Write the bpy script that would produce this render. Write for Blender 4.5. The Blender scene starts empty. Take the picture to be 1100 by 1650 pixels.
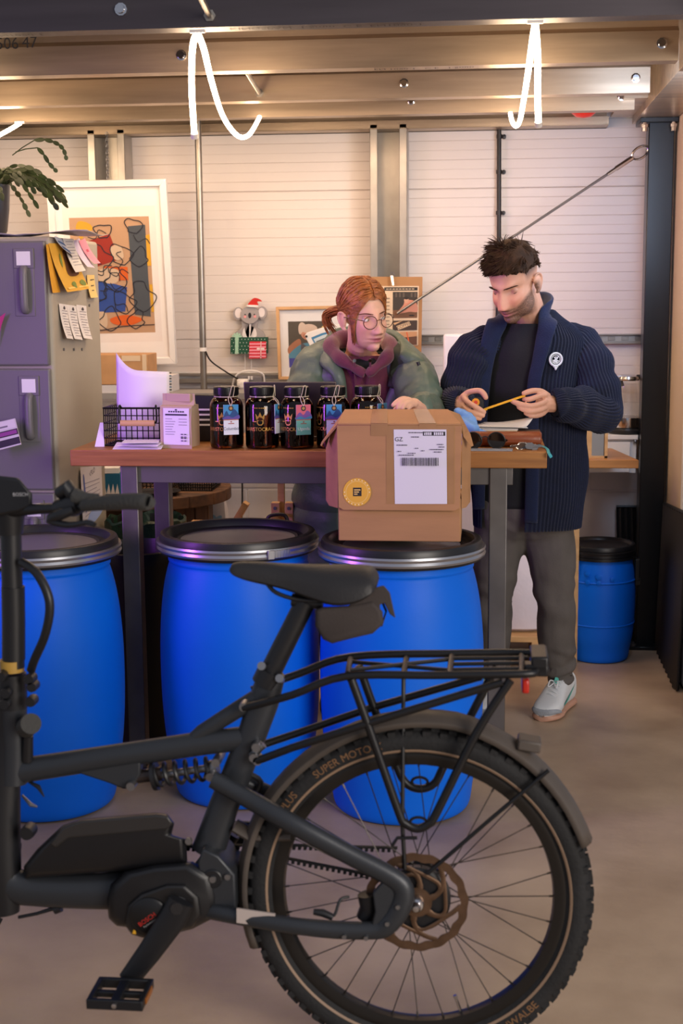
import bpy, bmesh, math, random
import numpy as np
from mathutils import Vector, Matrix, Euler, noise as mnoise
random.seed(7); np.random.seed(7)
S = bpy.context.scene; COL = S.collection; PI = math.pi
# ------------------------------------------------------------------ camera
F, H = 2270.0, 1.53
YAW, PIT, ROL = math.radians(5.9), math.radians(9.0), .0078
_f = Vector((-math.sin(YAW)*math.cos(PIT), math.cos(YAW)*math.cos(PIT), -math.sin(PIT)))
_r0 = Vector((math.cos(YAW), math.sin(YAW), 0)); _u0 = _r0.cross(_f)
_r = _r0*math.cos(ROL) - _u0*math.sin(ROL); _u = _r0*math.sin(ROL) + _u0*math.cos(ROL)
cd = bpy.data.cameras.new('camera'); cam = bpy.data.objects.new('camera', cd); COL.objects.link(cam)
cd.sensor_fit = 'HORIZONTAL'; cd.sensor_width = 24; cd.lens = 24*F/1100; cd.clip_start = .05
cam.matrix_world = Matrix(((_r.x, _u.x, -_f.x, 0), (_r.y, _u.y, -_f.y, 0), (_r.z, _u.z, -_f.z, H), (0, 0, 0, 1)))
cd.dof.use_dof = True; cd.dof.focus_distance = 4.55; cd.dof.aperture_fstop = 5.0
S.camera = cam
S.view_settings.view_transform = 'Standard'; S.view_settings.look = 'None'
S.view_settings.gamma = 1; S.view_settings.use_curve_mapping = False; S.view_settings.exposure = 0.0
# ------------------------------------------------------------------ world and big lights
w = bpy.data.worlds.new('world'); S.world = w; w.use_nodes = True
w.node_tree.nodes['Background'].inputs[0].default_value = (.80, .84, 1, 1)
w.node_tree.nodes['Background'].inputs[1].default_value = .37
def area(name, loc, target, size, power, col, sy=None):
    d = bpy.data.lights.new(name, 'AREA'); d.energy = power; d.color = col; d.size = size
    if sy: d.shape = 'RECTANGLE'; d.size_y = sy
    o = bpy.data.objects.new(name, d); COL.objects.link(o); o.location = loc
    o.rotation_euler = (Vector(target)-Vector(loc)).to_track_quat('-Z', 'Y').to_euler(); return o
area('doorway_daylight', (3.2, -.9, 2.1), (.0, 4.5, .7), 2.6, 220, (1, .90, .80), 2.0)
q_ = area('purple_wall_wash', (-2.35, 3.1, 1.5), (-.75, 4.3, 1.1), .3, 5.0, (.48, .10, 1), 1.1); q_.data.spread = math.radians(66)
area('right_cool_fill', (.62, 4.7, 1.95), (.25, 6.3, 1.75), .4, 9, (.60, .74, 1), .7)  # added lamp without a visible source, cools the right of the back wall
for _x in (-2.0, -1.25, -.5):
    for _y in (5.0, 5.75):
        area('loft_strip_glow', (_x, _y, 2.14), (_x, _y+.35, 0), .5, 2.7, (1, .66, .42), .08)
# ------------------------------------------------------------------ helpers
def P(x, y, Y=None, Z=None):
    d = _f + _r*((x-550)/F) - _u*((y-825)/F)
    t = Y/d.y if Y is not None else (Z-H)/d.z
    return Vector((0, 0, H)) + d*t
def lin(c):
    if isinstance(c, str): c = [int(c[i:i+2], 16) for i in (0, 2, 4)]
    c = [x/255 for x in c[:3]]
    return tuple(x/12.92 if x <= .04045 else ((x+.055)/1.055)**2.4 for x in c) + (1,)
MATS = {}
def mat(name, col, rough=.5, metal=0, var=0, vs=8, bump=0, bs=60, stretch=(1, 1, 1), col2=None, spec=None, trans=0, emit=0, alpha=1, coat=0, ior=None, attr=None, det=4, sheen=0):
    m = bpy.data.materials.new(name); m.use_nodes = True; nt = m.node_tree; N = nt.nodes; L = nt.links
    b = N['Principled BSDF']; c = lin(col); b.inputs['Base Color'].default_value = c
    b.inputs['Roughness'].default_value = rough; b.inputs['Metallic'].default_value = metal
    if spec is not None: b.inputs['Specular IOR Level'].default_value = spec
    if ior: b.inputs['IOR'].default_value = ior
    b.inputs['Transmission Weight'].default_value = trans; b.inputs['Alpha'].default_value = alpha
    if coat: b.inputs['Coat Weight'].default_value = coat; b.inputs['Coat Roughness'].default_value = .1
    if sheen: b.inputs['Sheen Weight'].default_value = sheen
    if emit: b.inputs['Emission Color'].default_value = c; b.inputs['Emission Strength'].default_value = emit
    tc = N.new('ShaderNodeTexCoord'); mp = N.new('ShaderNodeMapping'); mp.inputs['Scale'].default_value = stretch
    L.new(tc.outputs['Object'], mp.inputs[0])
    src = None
    if attr:
        a = N.new('ShaderNodeAttribute'); a.attribute_name = attr; src = a.outputs['Color']; L.new(src, b.inputs['Base Color'])
    if var or col2:
        n = N.new('ShaderNodeTexNoise'); n.inputs['Scale'].default_value = vs; n.inputs['Detail'].default_value = det; L.new(mp.outputs[0], n.inputs[0])
        r = N.new('ShaderNodeValToRGB'); r.color_ramp.elements[0].position = .32; r.color_ramp.elements[1].position = .68
        d = lin(col2) if col2 else tuple(x*(1-var) for x in c[:3])+(1,)
        e = c if col2 else tuple(min(1, x*(1+var*.6)) for x in c[:3])+(1,)
        r.color_ramp.elements[0].color = d; r.color_ramp.elements[1].color = e
        L.new(n.outputs[0], r.inputs[0])
        if src:
            mx = N.new('ShaderNodeMix'); mx.data_type = 'RGBA'; mx.blend_type = 'MULTIPLY'; mx.inputs[0].default_value = 1
            r.color_ramp.elements[0].color = (1-var,)*3+(1,); r.color_ramp.elements[1].color = (1, 1, 1, 1)
            L.new(src, mx.inputs[6]); L.new(r.outputs[0], mx.inputs[7]); L.new(mx.outputs[2], b.inputs['Base Color'])
        else: L.new(r.outputs[0], b.inputs['Base Color'])
    if bump:
        n2 = N.new('ShaderNodeTexNoise'); n2.inputs['Scale'].default_value = bs; n2.inputs['Detail'].default_value = 3; L.new(mp.outputs[0], n2.inputs[0])
        bp = N.new('ShaderNodeBump'); bp.inputs['Strength'].default_value = bump; bp.inputs['Distance'].default_value = .01
        L.new(n2.outputs[0], bp.inputs['Height']); L.new(bp.outputs[0], b.inputs['Normal'])
    MATS[name] = m; return m
def frame(t, ref=None):
    t = Vector(t).normalized(); ref = Vector(ref) if ref else (Vector((0, 0, 1)) if abs(t.z) < .9 else Vector((0, 1, 0)))
    a = ref.cross(t).normalized(); return a, t.cross(a).normalized(), t
def cat(pts, k=8, closed=False):
    """Catmull-Rom resample; works on tuples of any length."""
    p = [np.array(q, float) for q in pts]; n = len(p); out = []
    for i in range(n if closed else n-1):
        if closed: a, b, c, d = p[i-1], p[i], p[(i+1) % n], p[(i+2) % n]
        else: a, b, c, d = p[max(i-1, 0)], p[i], p[i+1], p[min(i+2, n-1)]
        for j in range(k):
            t = j/k; out.append(.5*((2*b)+(-a+c)*t+(2*a-5*b+4*c-d)*t*t+(-a+3*b-3*c+d)*t**3))
    if not closed: out.append(p[-1])
    return out
class G:
    def __init__(s): s.v = []; s.f = []; s.mi = []; s.sm = []; s.T = None
    def add(s, V, Fc, m=0, smooth=True):
        o = len(s.v)
        if s.T is not None: V = [s.T @ Vector(p) for p in V]
        s.v += [tuple(map(float, p)) for p in V]
        for f in Fc: s.f.append(tuple(i+o for i in f)); s.mi.append(m); s.sm.append(smooth)
        return s
    def box(s, c, d, m=0, R=None):
        c = Vector(c); V = []
        for z in (-.5, .5):
            for x, y in ((-.5, -.5), (.5, -.5), (.5, .5), (-.5, .5)):
                q = Vector((x*d[0], y*d[1], z*d[2])); V.append(c + (R @ q if R else q))
        return s.add(V, [(3, 2, 1, 0), (4, 5, 6, 7), (0, 1, 5, 4), (1, 2, 6, 5), (2, 3, 7, 6), (3, 0, 4, 7)], m, True)
    def bb(s, x0, x1, y0, y1, z0, z1, m=0): return s.box(((x0+x1)/2, (y0+y1)/2, (z0+z1)/2), (x1-x0, y1-y0, z1-z0), m)
    def prism(s, poly, vec, m=0, smooth=True):
        n = len(poly); vec = Vector(vec); A = [Vector(p) for p in poly]; V = A + [p+vec for p in A]
        return s.add(V, [tuple(range(n-1, -1, -1)), tuple(range(n, 2*n))]+[(i, (i+1) % n, n+(i+1) % n, n+i) for i in range(n)], m, smooth)
    def poly(s, pts, m=0): return s.add(pts, [tuple(range(len(pts)))], m, False)
    def rings(s, R, m=0, wrap=True, caps=True, smooth=True, loop=False):
        n = len(R[0]); V = [p for r in R for p in r]; Fc = []
        k = len(R)
        for i in range(k if loop else k-1):
            a, b = i*n, ((i+1) % k)*n
            for j in range(n if wrap else n-1): Fc.append((a+j, a+(j+1) % n, b+(j+1) % n, b+j))
        if caps and not loop: Fc.append(tuple(range(n-1, -1, -1))); Fc.append(tuple(range((k-1)*n, k*n)))
        return s.add(V, Fc, m, smooth)
    def tube(s, pts, r, n=10, m=0, caps=True, closed=False, asp=None, ref=None):
        p = [Vector(q[:3]) for q in pts]; k = len(p); rr = r if hasattr(r, '__len__') else [r]*k; R = []; a = None
        for i in range(k):
            if closed: t = p[(i+1) % k]-p[i-1]
            else: t = p[min(i+1, k-1)]-p[max(i-1, 0)]
            if t.length < 1e-9: t = Vector((0, 0, 1))
            t.normalize()
            if ref: a, b, _ = frame(t, ref)
            else:
                if a is None: a, b, _ = frame(t)
                else: a = (a-t*a.dot(t)).normalized(); b = t.cross(a)
            ax, ay = asp if asp else (1, 1)
            R.append([p[i]+a*(math.cos(2*PI*j/n)*rr[i]*ax)+b*(math.sin(2*PI*j/n)*rr[i]*ay) for j in range(n)])
        return s.rings(R, m, True, caps, True, closed)
    def lathe(s, prof, n=40, c=(0, 0, 0), ax=(0, 0, 1), m=0, caps=True, ms=None):
        a, b, t = frame(ax); c = Vector(c)
        R = [[c+t*z+a*(r*math.cos(2*PI*j/n))+b*(r*math.sin(2*PI*j/n)) for j in range(n)] for r, z in prof]
        if ms:
            for i in range(len(R)-1): s.rings(R[i:i+2], ms[i], True, False)
            return s
        return s.rings(R, m, True, caps)
    def ell(s, c, r, m=0, R=None, nu=20, nv=12):
        c = Vector(c); r = r if hasattr(r, '__len__') else (r, r, r); V = []
        for i in range(nv+1):
            a = PI*i/nv
            for j in range(nu):
                q = Vector((r[0]*math.sin(a)*math.cos(2*PI*j/nu), r[1]*math.sin(a)*math.sin(2*PI*j/nu), -r[2]*math.cos(a))); V.append(c+(R @ q if R else q))
        return s.add(V, [(i*nu+j, i*nu+(j+1) % nu, (i+1)*nu+(j+1) % nu, (i+1)*nu+j) for i in range(nv) for j in range(nu)], m)
    def rect(s, c, ux, uz, w, h, m=0, off=0):
        c = Vector(c); ux = Vector(ux).normalized(); uz = Vector(uz).normalized(); nn = ux.cross(uz); c = c+nn*off
        return s.poly([c-ux*w/2-uz*h/2, c+ux*w/2-uz*h/2, c+ux*w/2+uz*h/2, c-ux*w/2+uz*h/2], m)
    def text(s, t, c, ux, uz, size, m=0, ext=0, wrap=None, sx=1):
        cu = bpy.data.curves.new('t', 'FONT'); cu.body = t; cu.size = size; cu.align_x = 'CENTER'; cu.align_y = 'CENTER'; cu.resolution_u = 3; cu.extrude = ext
        o = bpy.data.objects.new('t', cu); COL.objects.link(o); dg = bpy.context.evaluated_depsgraph_get(); dg.update()
        me = bpy.data.meshes.new_from_object(o.evaluated_get(dg)); bpy.data.objects.remove(o)
        c = Vector(c); ux = Vector(ux).normalized(); uz = Vector(uz).normalized(); nn = ux.cross(uz)
        V = [(wrap(v.co.x*sx, v.co.y) if wrap else c+ux*(v.co.x*sx)+uz*v.co.y+nn*v.co.z) for v in me.vertices]
        s.add(V, [tuple(p.vertices) for p in me.polygons], m, False); bpy.data.meshes.remove(me); return s
    def mesh(s, name):
        me = bpy.data.meshes.new(name); me.from_pydata(s.v, [], s.f)
        me.polygons.foreach_set('material_index', s.mi); me.polygons.foreach_set('use_smooth', s.sm); return me
    def build(s, name, mats, parent=None, bevel=0, seg=2, sub=0, sharp=38, norm=True, solid=0):
        me = s.mesh(name)
        if norm:
            b = bmesh.new(); b.from_mesh(me); bmesh.ops.recalc_face_normals(b, faces=b.faces); b.to_mesh(me); b.free()
        for m in (mats if isinstance(mats, (list, tuple)) else [mats]): me.materials.append(m)
        if sharp: me.set_sharp_from_angle(angle=math.radians(sharp))
        o = bpy.data.objects.new(name, me); COL.objects.link(o)
        if solid: q = o.modifiers.new('solid', 'SOLIDIFY'); q.thickness = solid; q.offset = -1
        if bevel: q = o.modifiers.new('bevel', 'BEVEL'); q.width = bevel; q.segments = seg; q.limit_method = 'ANGLE'; q.angle_limit = math.radians(40)
        if sub: q = o.modifiers.new('sub', 'SUBSURF'); q.levels = sub; q.render_levels = sub
        if parent is not None: attach(o, parent)
        return o
def attach(o, parent):
    o.parent = parent; r = parent
    while r.parent: r = r.parent
    if parent is r: o.matrix_parent_inverse = Matrix.Translation(r.location).inverted() @ Matrix.Identity(4) if r.type == 'EMPTY' else Matrix.Identity(4)
def tag(o, label, catg, group=None, kind=None):
    if label: o['label'] = label
    if catg: o['category'] = catg
    if group: o['group'] = group
    if kind: o['kind'] = kind
    return o
def thing(name, label, catg, loc=(0, 0, 0), group=None):
    o = bpy.data.objects.new(name, None); COL.objects.link(o); o.location = loc; o.empty_display_size = .05
    return tag(o, label, catg, group)
def struct(o): o['kind'] = 'structure'; return o
def dup(root, loc, label=None, group=None, rz=0):
    def cp(o, par):
        c = o.copy(); COL.objects.link(c); c.parent = par
        for k in o.children: cp(k, c)
        return c
    c = cp(root, None); c.location = loc; c.rotation_euler = (0, 0, rz)
    if label: c['label'] = label
    if group: c['group'] = group
    return c
def nz(p, s=1.0, seed=0): return mnoise.noise(Vector((p[0]*s+seed*7.3, p[1]*s+seed*3.1, p[2]*s)))
def remesh(g, voxel, name='r'):
    """one continuous closed surface out of overlapping closed pieces"""
    me = g.mesh(name); o = bpy.data.objects.new(name, me); COL.objects.link(o)
    q = o.modifiers.new('r', 'REMESH'); q.mode = 'VOXEL'; q.voxel_size = voxel
    q = o.modifiers.new('s', 'SMOOTH'); q.factor = .5; q.iterations = 2
    dg = bpy.context.evaluated_depsgraph_get(); dg.update()
    m2 = bpy.data.meshes.new_from_object(o.evaluated_get(dg)); bpy.data.objects.remove(o)
    m2.polygons.foreach_set('use_smooth', [True]*len(m2.polygons)); return m2
def link_mesh(me, name, mats, parent=None):
    me.materials.clear()
    for m in (mats if isinstance(mats, (list, tuple)) else [mats]): me.materials.append(m)
    o = bpy.data.objects.new(name, me); COL.objects.link(o)
    if parent is not None: attach(o, parent)
    return o
X3, Y3, Z3 = Vector((1, 0, 0)), Vector((0, 1, 0)), Vector((0, 0, 1))
# ================================================================== SETTING
m_floor = mat('concrete', 'bfa88e', .42, col2='947d66', vs=2.2, bump=.12, bs=25, det=8)
m_panel = mat('white_panel', 'ded6d2', .38)
m_block = mat('painted_block', 'd8d2d0', .6, bump=.15, bs=30)
m_galv = mat('galvanised', '9a948c', .36, .85, var=.18, vs=14)
m_galvw = mat('galvanised_wall', 'aaa6a0', .38, .7, var=.12, vs=10)
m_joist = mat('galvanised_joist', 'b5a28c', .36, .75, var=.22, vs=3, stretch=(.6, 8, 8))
m_joistf = mat('shaded_joist', '4c464a', .45, .6, var=.15, vs=3, stretch=(.6, 8, 8))  # darker copy of the joist steel, shade of the nearest face put into colour
m_deck = mat('deck', '4a4440', .7)
m_wallr = mat('plaster_cream', 'd8bfa4', .6)
m_black = mat('black_plastic', '141416', .45)
m_blackm = mat('black_steel', '16181b', .3, .3, var=.2, vs=6, stretch=(4, 4, .5))
m_dark = mat('dark_rubber', '17171a', .75)
m_white = mat('white_paint', 'e6e4e4', .45)
m_paper = mat('paper', 'e9e7ea', .8)
m_ink = mat('ink', '2b2a30', .7)
m_chrome = mat('chrome', 'c8c8cc', .15, 1)
m_steel = mat('brushed_steel', '8d8d90', .35, .9)
m_kraft = mat('kraft_card', 'b98d62', .8, var=.08, vs=20)
WY = 6.3; XR = .765
g = G(); g.bb(-4.6, 4.4, -3.6, 6.6, -.2, 0); struct(g.build('floor', m_floor))
# the upper wall: ribbed metal-faced panels, a joint every 1.1 m or so; below it painted blockwork
g = G(); prof = []; z = .745; k = 0
while z < 2.75:
    joint = (k % 16 == 13)
    d = .008 if joint else (.003 if k % 2 == 0 else .0012)
    prof += [(WY, z), (WY, z+.0405-(.006 if joint else .0035)), (WY+d, z+.0405-.0015)]
    z += .0405; k += 1
prof.append((WY, z))
R = [[(x, y, zz) for y, zz in prof] for x in (-4.6, XR)]
g.rings(R, 0, False, False, False); g.bb(-4.6, XR, WY+.02, WY+.2, .7, 2.8)
struct(g.build('wall_back', m_panel, sharp=10, norm=False))
g = G(); z = -.01
for i in range(4):
    hh = .215 if i < 3 else .1
    x = -4.6+(.22 if i % 2 else 0)
    while x < XR:
        g.bb(x+.003, min(x+.437, XR+.02), WY-.02, WY+.15, z+.003, z+hh-.003); x += .44
    z += hh
g.bb(-4.6, XR, WY-.016, WY+.15, 0, .745)
struct(g.build('wall_back_base', m_block, bevel=.004, seg=1))
g = G(); g.bb(XR, XR+.15, 4.9, 6.6, 0, 2.8); struct(g.build('wall_right', m_wallr))
g = G(); g.bb(-4.6, XR+.6, 3.55, 6.6, 2.47, 2.55); struct(g.build('ceiling', m_deck))
# rails and sill on the back wall
g = G(); g.bb(-.48, XR-.01, WY-.035, WY+.005, 1.285, 1.292); g.bb(-.48, XR-.01, WY-.02, WY+.005, 1.292, 1.322); g.bb(-.48, XR-.01, WY-.038, WY+.005, 1.322, 1.327)
for i in range(20): g.bb(-.46+i*.058, -.43+i*.058, WY-.024, WY, 1.298, 1.316, 1)
struct(g.build('trim_1', [m_galvw, m_galv], bevel=.001, seg=1))
g = G(); g.bb(-2.6, -.3, WY-.06, WY, 1.118, 1.135); g.bb(-2.6, -.3, WY-.05, WY, 1.150, 1.160); g.bb(-2.6, -.3, WY-.02, WY, 1.09, 1.165, 1)
struct(g.build('trim_2', [m_galvw, m_white], bevel=.001, seg=1))
# wall columns: open channels with lips
def channel(n, x0, x1, z0, z1):
    g = G(); y0, y1 = 6.16, 6.295; t = .004; l = .032
    g.bb(x0, x1, y1-t, y1, z0, z1); 
    for a, s in ((x0, 1), (x1, -1)):
        g.bb(min(a, a+s*t), max(a, a+s*t), y0, y1, z0, z1); g.bb(min(a, a+s*l), max(a, a+s*l), y0, y0+t, z0, z1)
    struct(g.build('trim_%d' % n, m_galvw, bevel=.0015, seg=1))
channel(3, -1.735, -1.571, 1.17, 2.22); channel(4, -.503, -.345, .75, 2.22)
# mezzanine: back eaves beam, joists, side beam
g = G(); g.bb(-4.6, .5, 6.16, 6.3, 2.20, 2.205); g.bb(-4.6, .5, 6.27, 6.3, 2.2, 2.47); g.bb(-4.6, .5, 6.16, 6.164, 2.2, 2.235); tag(g.build('eaves_beam', m_joist), 'long steel edge beam along the very top of the white wall', 'beam')
JP = [(0, .07), (0, .062), (.002, .058), (.0, .0), (.062, 0), (.062, .003), (.004, .004), (.004, .07), (.022, .088), (.022, .10), (.022, .19), (.0, .205), (0, .25), (.065, .25), (.065, .254), (-.004, .254), (-.004, .203), (.018, .188), (.018, .09), (-.002, .072)]
JPf = [(0, 0), (.07, 0), (.07, .004), (.004, .004), (.004, .085), (.024, .10), (.024, .175), (.004, .19), (.004, .25), (.07, .25), (.07, .256), (0, .256), (0, .188), (.02, .173), (.02, .102), (0, .087)]
def joist(y, xe, lab, writing=()):
    g = G(); x0 = -3.2
    g.prism([(x0, y+a, 2.2+b) for a, b in JPf], (xe-x0, 0, 0))
    for t, x, zz, sz, fl in writing:
        if fl: g.text(t, (x, y+.03, 2.1985), (1, 0, 0), (0, 1, 0), sz, 1)
        else: g.text(t, (x, y-.0015, zz), (1, 0, 0), (0, 0, 1), sz, 1)
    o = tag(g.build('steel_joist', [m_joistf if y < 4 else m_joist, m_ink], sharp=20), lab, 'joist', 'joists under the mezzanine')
    for x in (xe-.05, -.95 if y < 4.6 else -.3):
        b = G(); b.lathe([(0, -.014), (.011, -.014), (.012, -.006), (.0165, -.005), (.0165, 0), (0, .003)], 10, (x, y, 2.23+.02), (0, 1, 0), 0); b.build('bolt', m_chrome, o)
def mid(px, py, Y): return P(px, py, Y=Y)
joist(3.735, .72, 'steel joist nearest the viewer, front face coloured as if in shade, printed lower flange', [('KINGSPAN  1.5mm  C E  EN1090-1', -.42, 0, .034, 1), ('KINGSPAN  1.5mm  C E  EN1090-1', -1.42, 0, .034, 1)])
joist(4.47, .565, 'second steel joist from the front, hand marked 506 47 at its left', [('506', P(12, 71, Y=4.47).x, P(12, 71, Y=4.47).z, .05, 0), ('47', P(48, 69, Y=4.47).x, P(48, 69, Y=4.47).z, .05, 0), ('EN 1090-1   C E   1.5mm', -.2, 0, .03, 1)])
joist(5.18, .56, 'third steel joist from the front, behind the one marked 506 47')
joist(5.66, .555, 'last steel joist before the white wall, beside the red beacon')
g = G(); bx = .66
g.bb(bx-.06, bx-.054, 3.5, 6.2, 2.215, 2.47); g.bb(bx-.06, bx+.10, 3.5, 6.2, 2.205, 2.217); g.bb(bx-.06, bx+.10, 3.5, 6.2, 2.455, 2.468)
g.bb(.51, .605, 5.6, 6.2, 2.235, 2.245, 0)
tag(g.build('side_beam', m_joist), 'steel side beam the joists end on, resting on the black column', 'beam')
def rod(a, b, Y1, Y2, lab):
    g = G(); A, B = P(*a, Y=Y1), P(*b, Y=Y2); g.tube([A, B], .008, 8); g.tube([B-(B-A).normalized()*.01, B+(B-A).normalized()*.012], .016, 6)
    tag(g.build('tie_rod', m_galv), lab, 'rod', 'short tie rods between joists')
rod((322, -6), (338, 26), 3.5, 3.74, 'thin tie rod at the top edge of the frame above the looped light')
rod((398, 117), (418, 150), 4.60, 5.18, 'thin tie rod between second and third joist right of the looped light')
# black column
g = G(); g.bb(.648, .752, 6.0, 6.104, 0, 2.2)
c = tag(g.build('steel_column', m_blackm, bevel=.004), 'tall black square steel column at the right edge by the wall', 'column')
g = G(); g.bb(.6, .76, 5.93, 6.16, 0, .015); g.build('base_plate', m_blackm, c, bevel=.002, seg=1)
g = G(); g.bb(.61, .762, 5.96, 6.15, 2.185, 2.205); g.build('cap_plate', m_blackm, c, bevel=.002, seg=1)
for x, y in ((.628, 5.97), (.742, 5.97)):
    b = G(); b.lathe([(0, 2.15), (.012, 2.15), (.012, 2.165), (.017, 2.166), (.017, 2.178), (.009, 2.18), (.009, 2.23), (0, 2.23)], 8, (x, y, 0)); b.build('bolt', m_chrome, c)
    b = G(); b.lathe([(0, .034), (.010, .034), (.010, .025), (.017, .024), (.017, .014), (0, .014)], 8, (x, y-.02, 0)); b.build('bolt', m_steel, c)
# floor joint
g = G(); a, b = P(1056, 1043, Z=.0), P(1112, 1125, Z=.0)
d = (b-a).normalized(); n = Vector((d.y, -d.x, 0))*.004
g.prism([a-n+Z3*.0005, b-n+Z3*.0005, b+n+Z3*.0005, a+n+Z3*.0005], (0, 0, .001)); struct(g.build('trim_5', mat('joint_filler', '4a4038', .8)))
# ------------------------------------------------------------------ right side: door panel, pipe
g = G(); g.bb(XR-.010, XR-.001, 4.92, 5.44, .02, 2.1); g.bb(XR-.014, XR-.001, 5.44, 5.50, 0, 2.14)
struct(g.build('door_1', m_white, bevel=.003))
g = G(); g.tube([(XR-.012, 6.2, .78), (XR-.012, 6.2, .98), (XR-.012, 6.2, 2.2)], .006, 8)
tag(g.build('wall_pipe', mat('teal_pipe', '6f9aa0', .4)), 'thin pale teal pipe running up just right of the black column', 'pipe')
# ------------------------------------------------------------------ lights: hanging rope
m_rope = mat('rope_light', 'ffe0bc', .4, emit=26)
m_ropecap = mat('rope_cap', 'd8cfc8', .4)
def rope(name_label, paths):
    g = G(); ends = []
    for p in paths: g.tube(cat(p, 7), .0085, 8)
    o = g.build('rope_light', m_rope); tag(o, name_label, 'light', 'looped rope lights under the joists')
    e = G(); q = [Vector(x) for x in paths[0][:2]]; d = (q[0]-q[1]).normalized(); e.tube([q[0], q[0]+d*.014], .0105, 10); e.build('end_cap', m_ropecap, o)
    k = G(); kp = Vector(paths[0][-1]); k.box(kp+Vector((0, 0, .004)), (.04, .012, .008)); k.build('clip', m_ropecap, o)
    for q in paths[1:] or paths:
        for t in (.3, .75):
            c = cat(q, 7); c = Vector(c[int(t*(len(c)-1))]); d = bpy.data.lights.new('rope_glow', 'POINT'); d.energy = 5.0; d.color = (1, .70, .42); d.shadow_soft_size = .10; l = bpy.data.objects.new('rope_glow', d); COL.objects.link(l); l.location = c+Vector((0, -.03, -.05))
    return o
rope('looped white rope light hanging left of centre over the grey pipe', [[P(313, 215, Y=4.0), P(309, 150, Y=3.95), P(309, 95, Y=3.86), P(312, 66, Y=3.80), P(318, 53, Y=3.745)], [P(318, 53, Y=3.745), P(328, 78, Y=3.83), P(340, 128, Y=4.1), P(356, 180, Y=4.5), P(372, 208, Y=4.9), P(388, 221, Y=5.2), P(403, 215, Y=5.45), P(418, 189, Y=5.66)]])
rope('looped white rope light hanging at right above the dark-haired man', [[P(867, 196, Y=4.0), P(866, 150, Y=3.95), P(866, 95, Y=3.86), P(864, 60, Y=3.80), P(862, 38, Y=3.745)], [P(862, 38, Y=3.745), P(857, 70, Y=3.85), P(850, 120, Y=4.2), P(842, 170, Y=4.7), P(837, 195, Y=5.1), P(831, 203, Y=5.35), P(825, 196, Y=5.55), P(822, 183, Y=5.66)]])
rope('white rope light end above the potted plant at the left edge', [[P(-240, 60, Y=3.9), P(-150, 150, Y=4.6), P(-60, 244, Y=5.2), P(0, 217, Y=5.5), P(32, 199, Y=5.66)]])
# red beacon
g = G(); c = P(940, 180, Y=5.95); g.lathe([(0, -.055), (.03, -.05), (.055, -.03), (.068, 0), (.068, .02)], 24, c+Vector((0, 0, .03)))
o = g.build('alarm_beacon', mat('red_lens', 'd02a1c', .3, emit=.25)); tag(o, 'red alarm beacon under the last joist at the top right', 'beacon')
b = G(); b.lathe([(.072, 0), (.072, .02), (.05, .022), (.05, .05), (.02, .052), (.02, 2.47-c.z-.045), (0, 2.47-c.z-.045)], 24, c+Vector((0, 0, .045))); b.build('base', m_white, o)
# conduit pipe at left of centre
g = G(); a, b = P(319, 216, Y=6.11), P(326, 655, Y=6.11); X = a.x
g.tube([(X, 6.11, .0), (X, 6.11, 2.25)], .0145, 14)
o = tag(g.build('conduit_pipe', m_galv), 'vertical grey steel pipe below the left loop of light', 'pipe')
g = G(); zz = P(324, 563, Y=6.11).z; g.tube([(X, 6.11, zz-.008), (X, 6.11, zz+.008)], .0165, 14); g.build('tape_band', m_white, o)
# loose dark cable from pipe to laptop socket
g = G(); g.tube(cat([P(331, 566, Y=6.09), P(340, 582, Y=6.1), P(362, 598, Y=6.13), P(385, 612, Y=6.2), P(402, 625, Y=6.22)], 8), .0035, 6)
tag(g.build('power_cable', m_black), 'thin black cable looping from the grey pipe to the socket', 'cable')
# dark conduit with clips
g = G(); X = P(803, 300, Y=6.27).x; g.tube([(X, 6.27, 1.2), (X+.004, 6.27, 1.75), (X, 6.27, 2.22)], .0095, 10)
o = tag(g.build('armoured_cable', m_black), 'thick black vertical cable clipped to the wall above the man', 'cable')
for py in (220, 277, 343, 405):
    b = G(); zz = P(803, py, Y=6.27).z; b.tube([(X+.002, 6.27, zz-.008), (X+.002, 6.27, zz+.008)], .013, 10); b.lathe([(0, -.014), (.009, -.012), (.009, .02), (0, .02)], 10, (X+.022, 6.28, zz), (0, 1, 0)); b.build('cable_clip', m_black, o)
# bracing wire with turnbuckle
A, B = P(1043, 238, Y=6.02), P(640, 505, Y=6.12)
g = G(); d = (B-A).normalized(); g.tube([A+d*.14, B], .0055, 8)
o = tag(g.build('bracing_wire', m_steel), 'thin steel bracing wire slanting from the black column behind the man', 'wire')
g = G(); g.tube([A+d*.07, A+d*.15], .010, 8); g.tube([A+d*.15, A+d*.19], .0075, 8); g.build('turnbuckle', m_chrome, o)
g = G(); cc = A+d*.035; sd = d.cross(Y3).normalized()
g.tube([cc+d*(math.cos(t)*.036)+sd*(math.sin(t)*.022) for t in [2*PI*i/20 for i in range(20)]], .005, 8, closed=True); g.build('eye', m_chrome, o)
# ================================================================== FURNITURE
def wood(name, a, b, st=(1.2, 14, 14), rough=.5): return mat(name, a, rough, var=0, vs=2.2, col2=b, stretch=st, bump=.08, bs=8, det=6)
m_bench = wood('bench_wood', 'aa7238', '7e4e22')
m_bench2 = wood('counter_wood', 'c08548', 'a06a34', rough=.35)
m_old = wood('old_wood', '6e4a30', '3c281c', (1.5, 9, 9), .7)
m_oldv = wood('old_stave', '75502f', '402b1d', (9, 9, 1.2), .7)
m_pine = wood('pine', 'cfa878', 'b98f60', (1.5, 10, 10), .6)
m_tsteel = mat('table_steel', '6e6a68', .42, .7, var=.2, vs=7)
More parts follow.
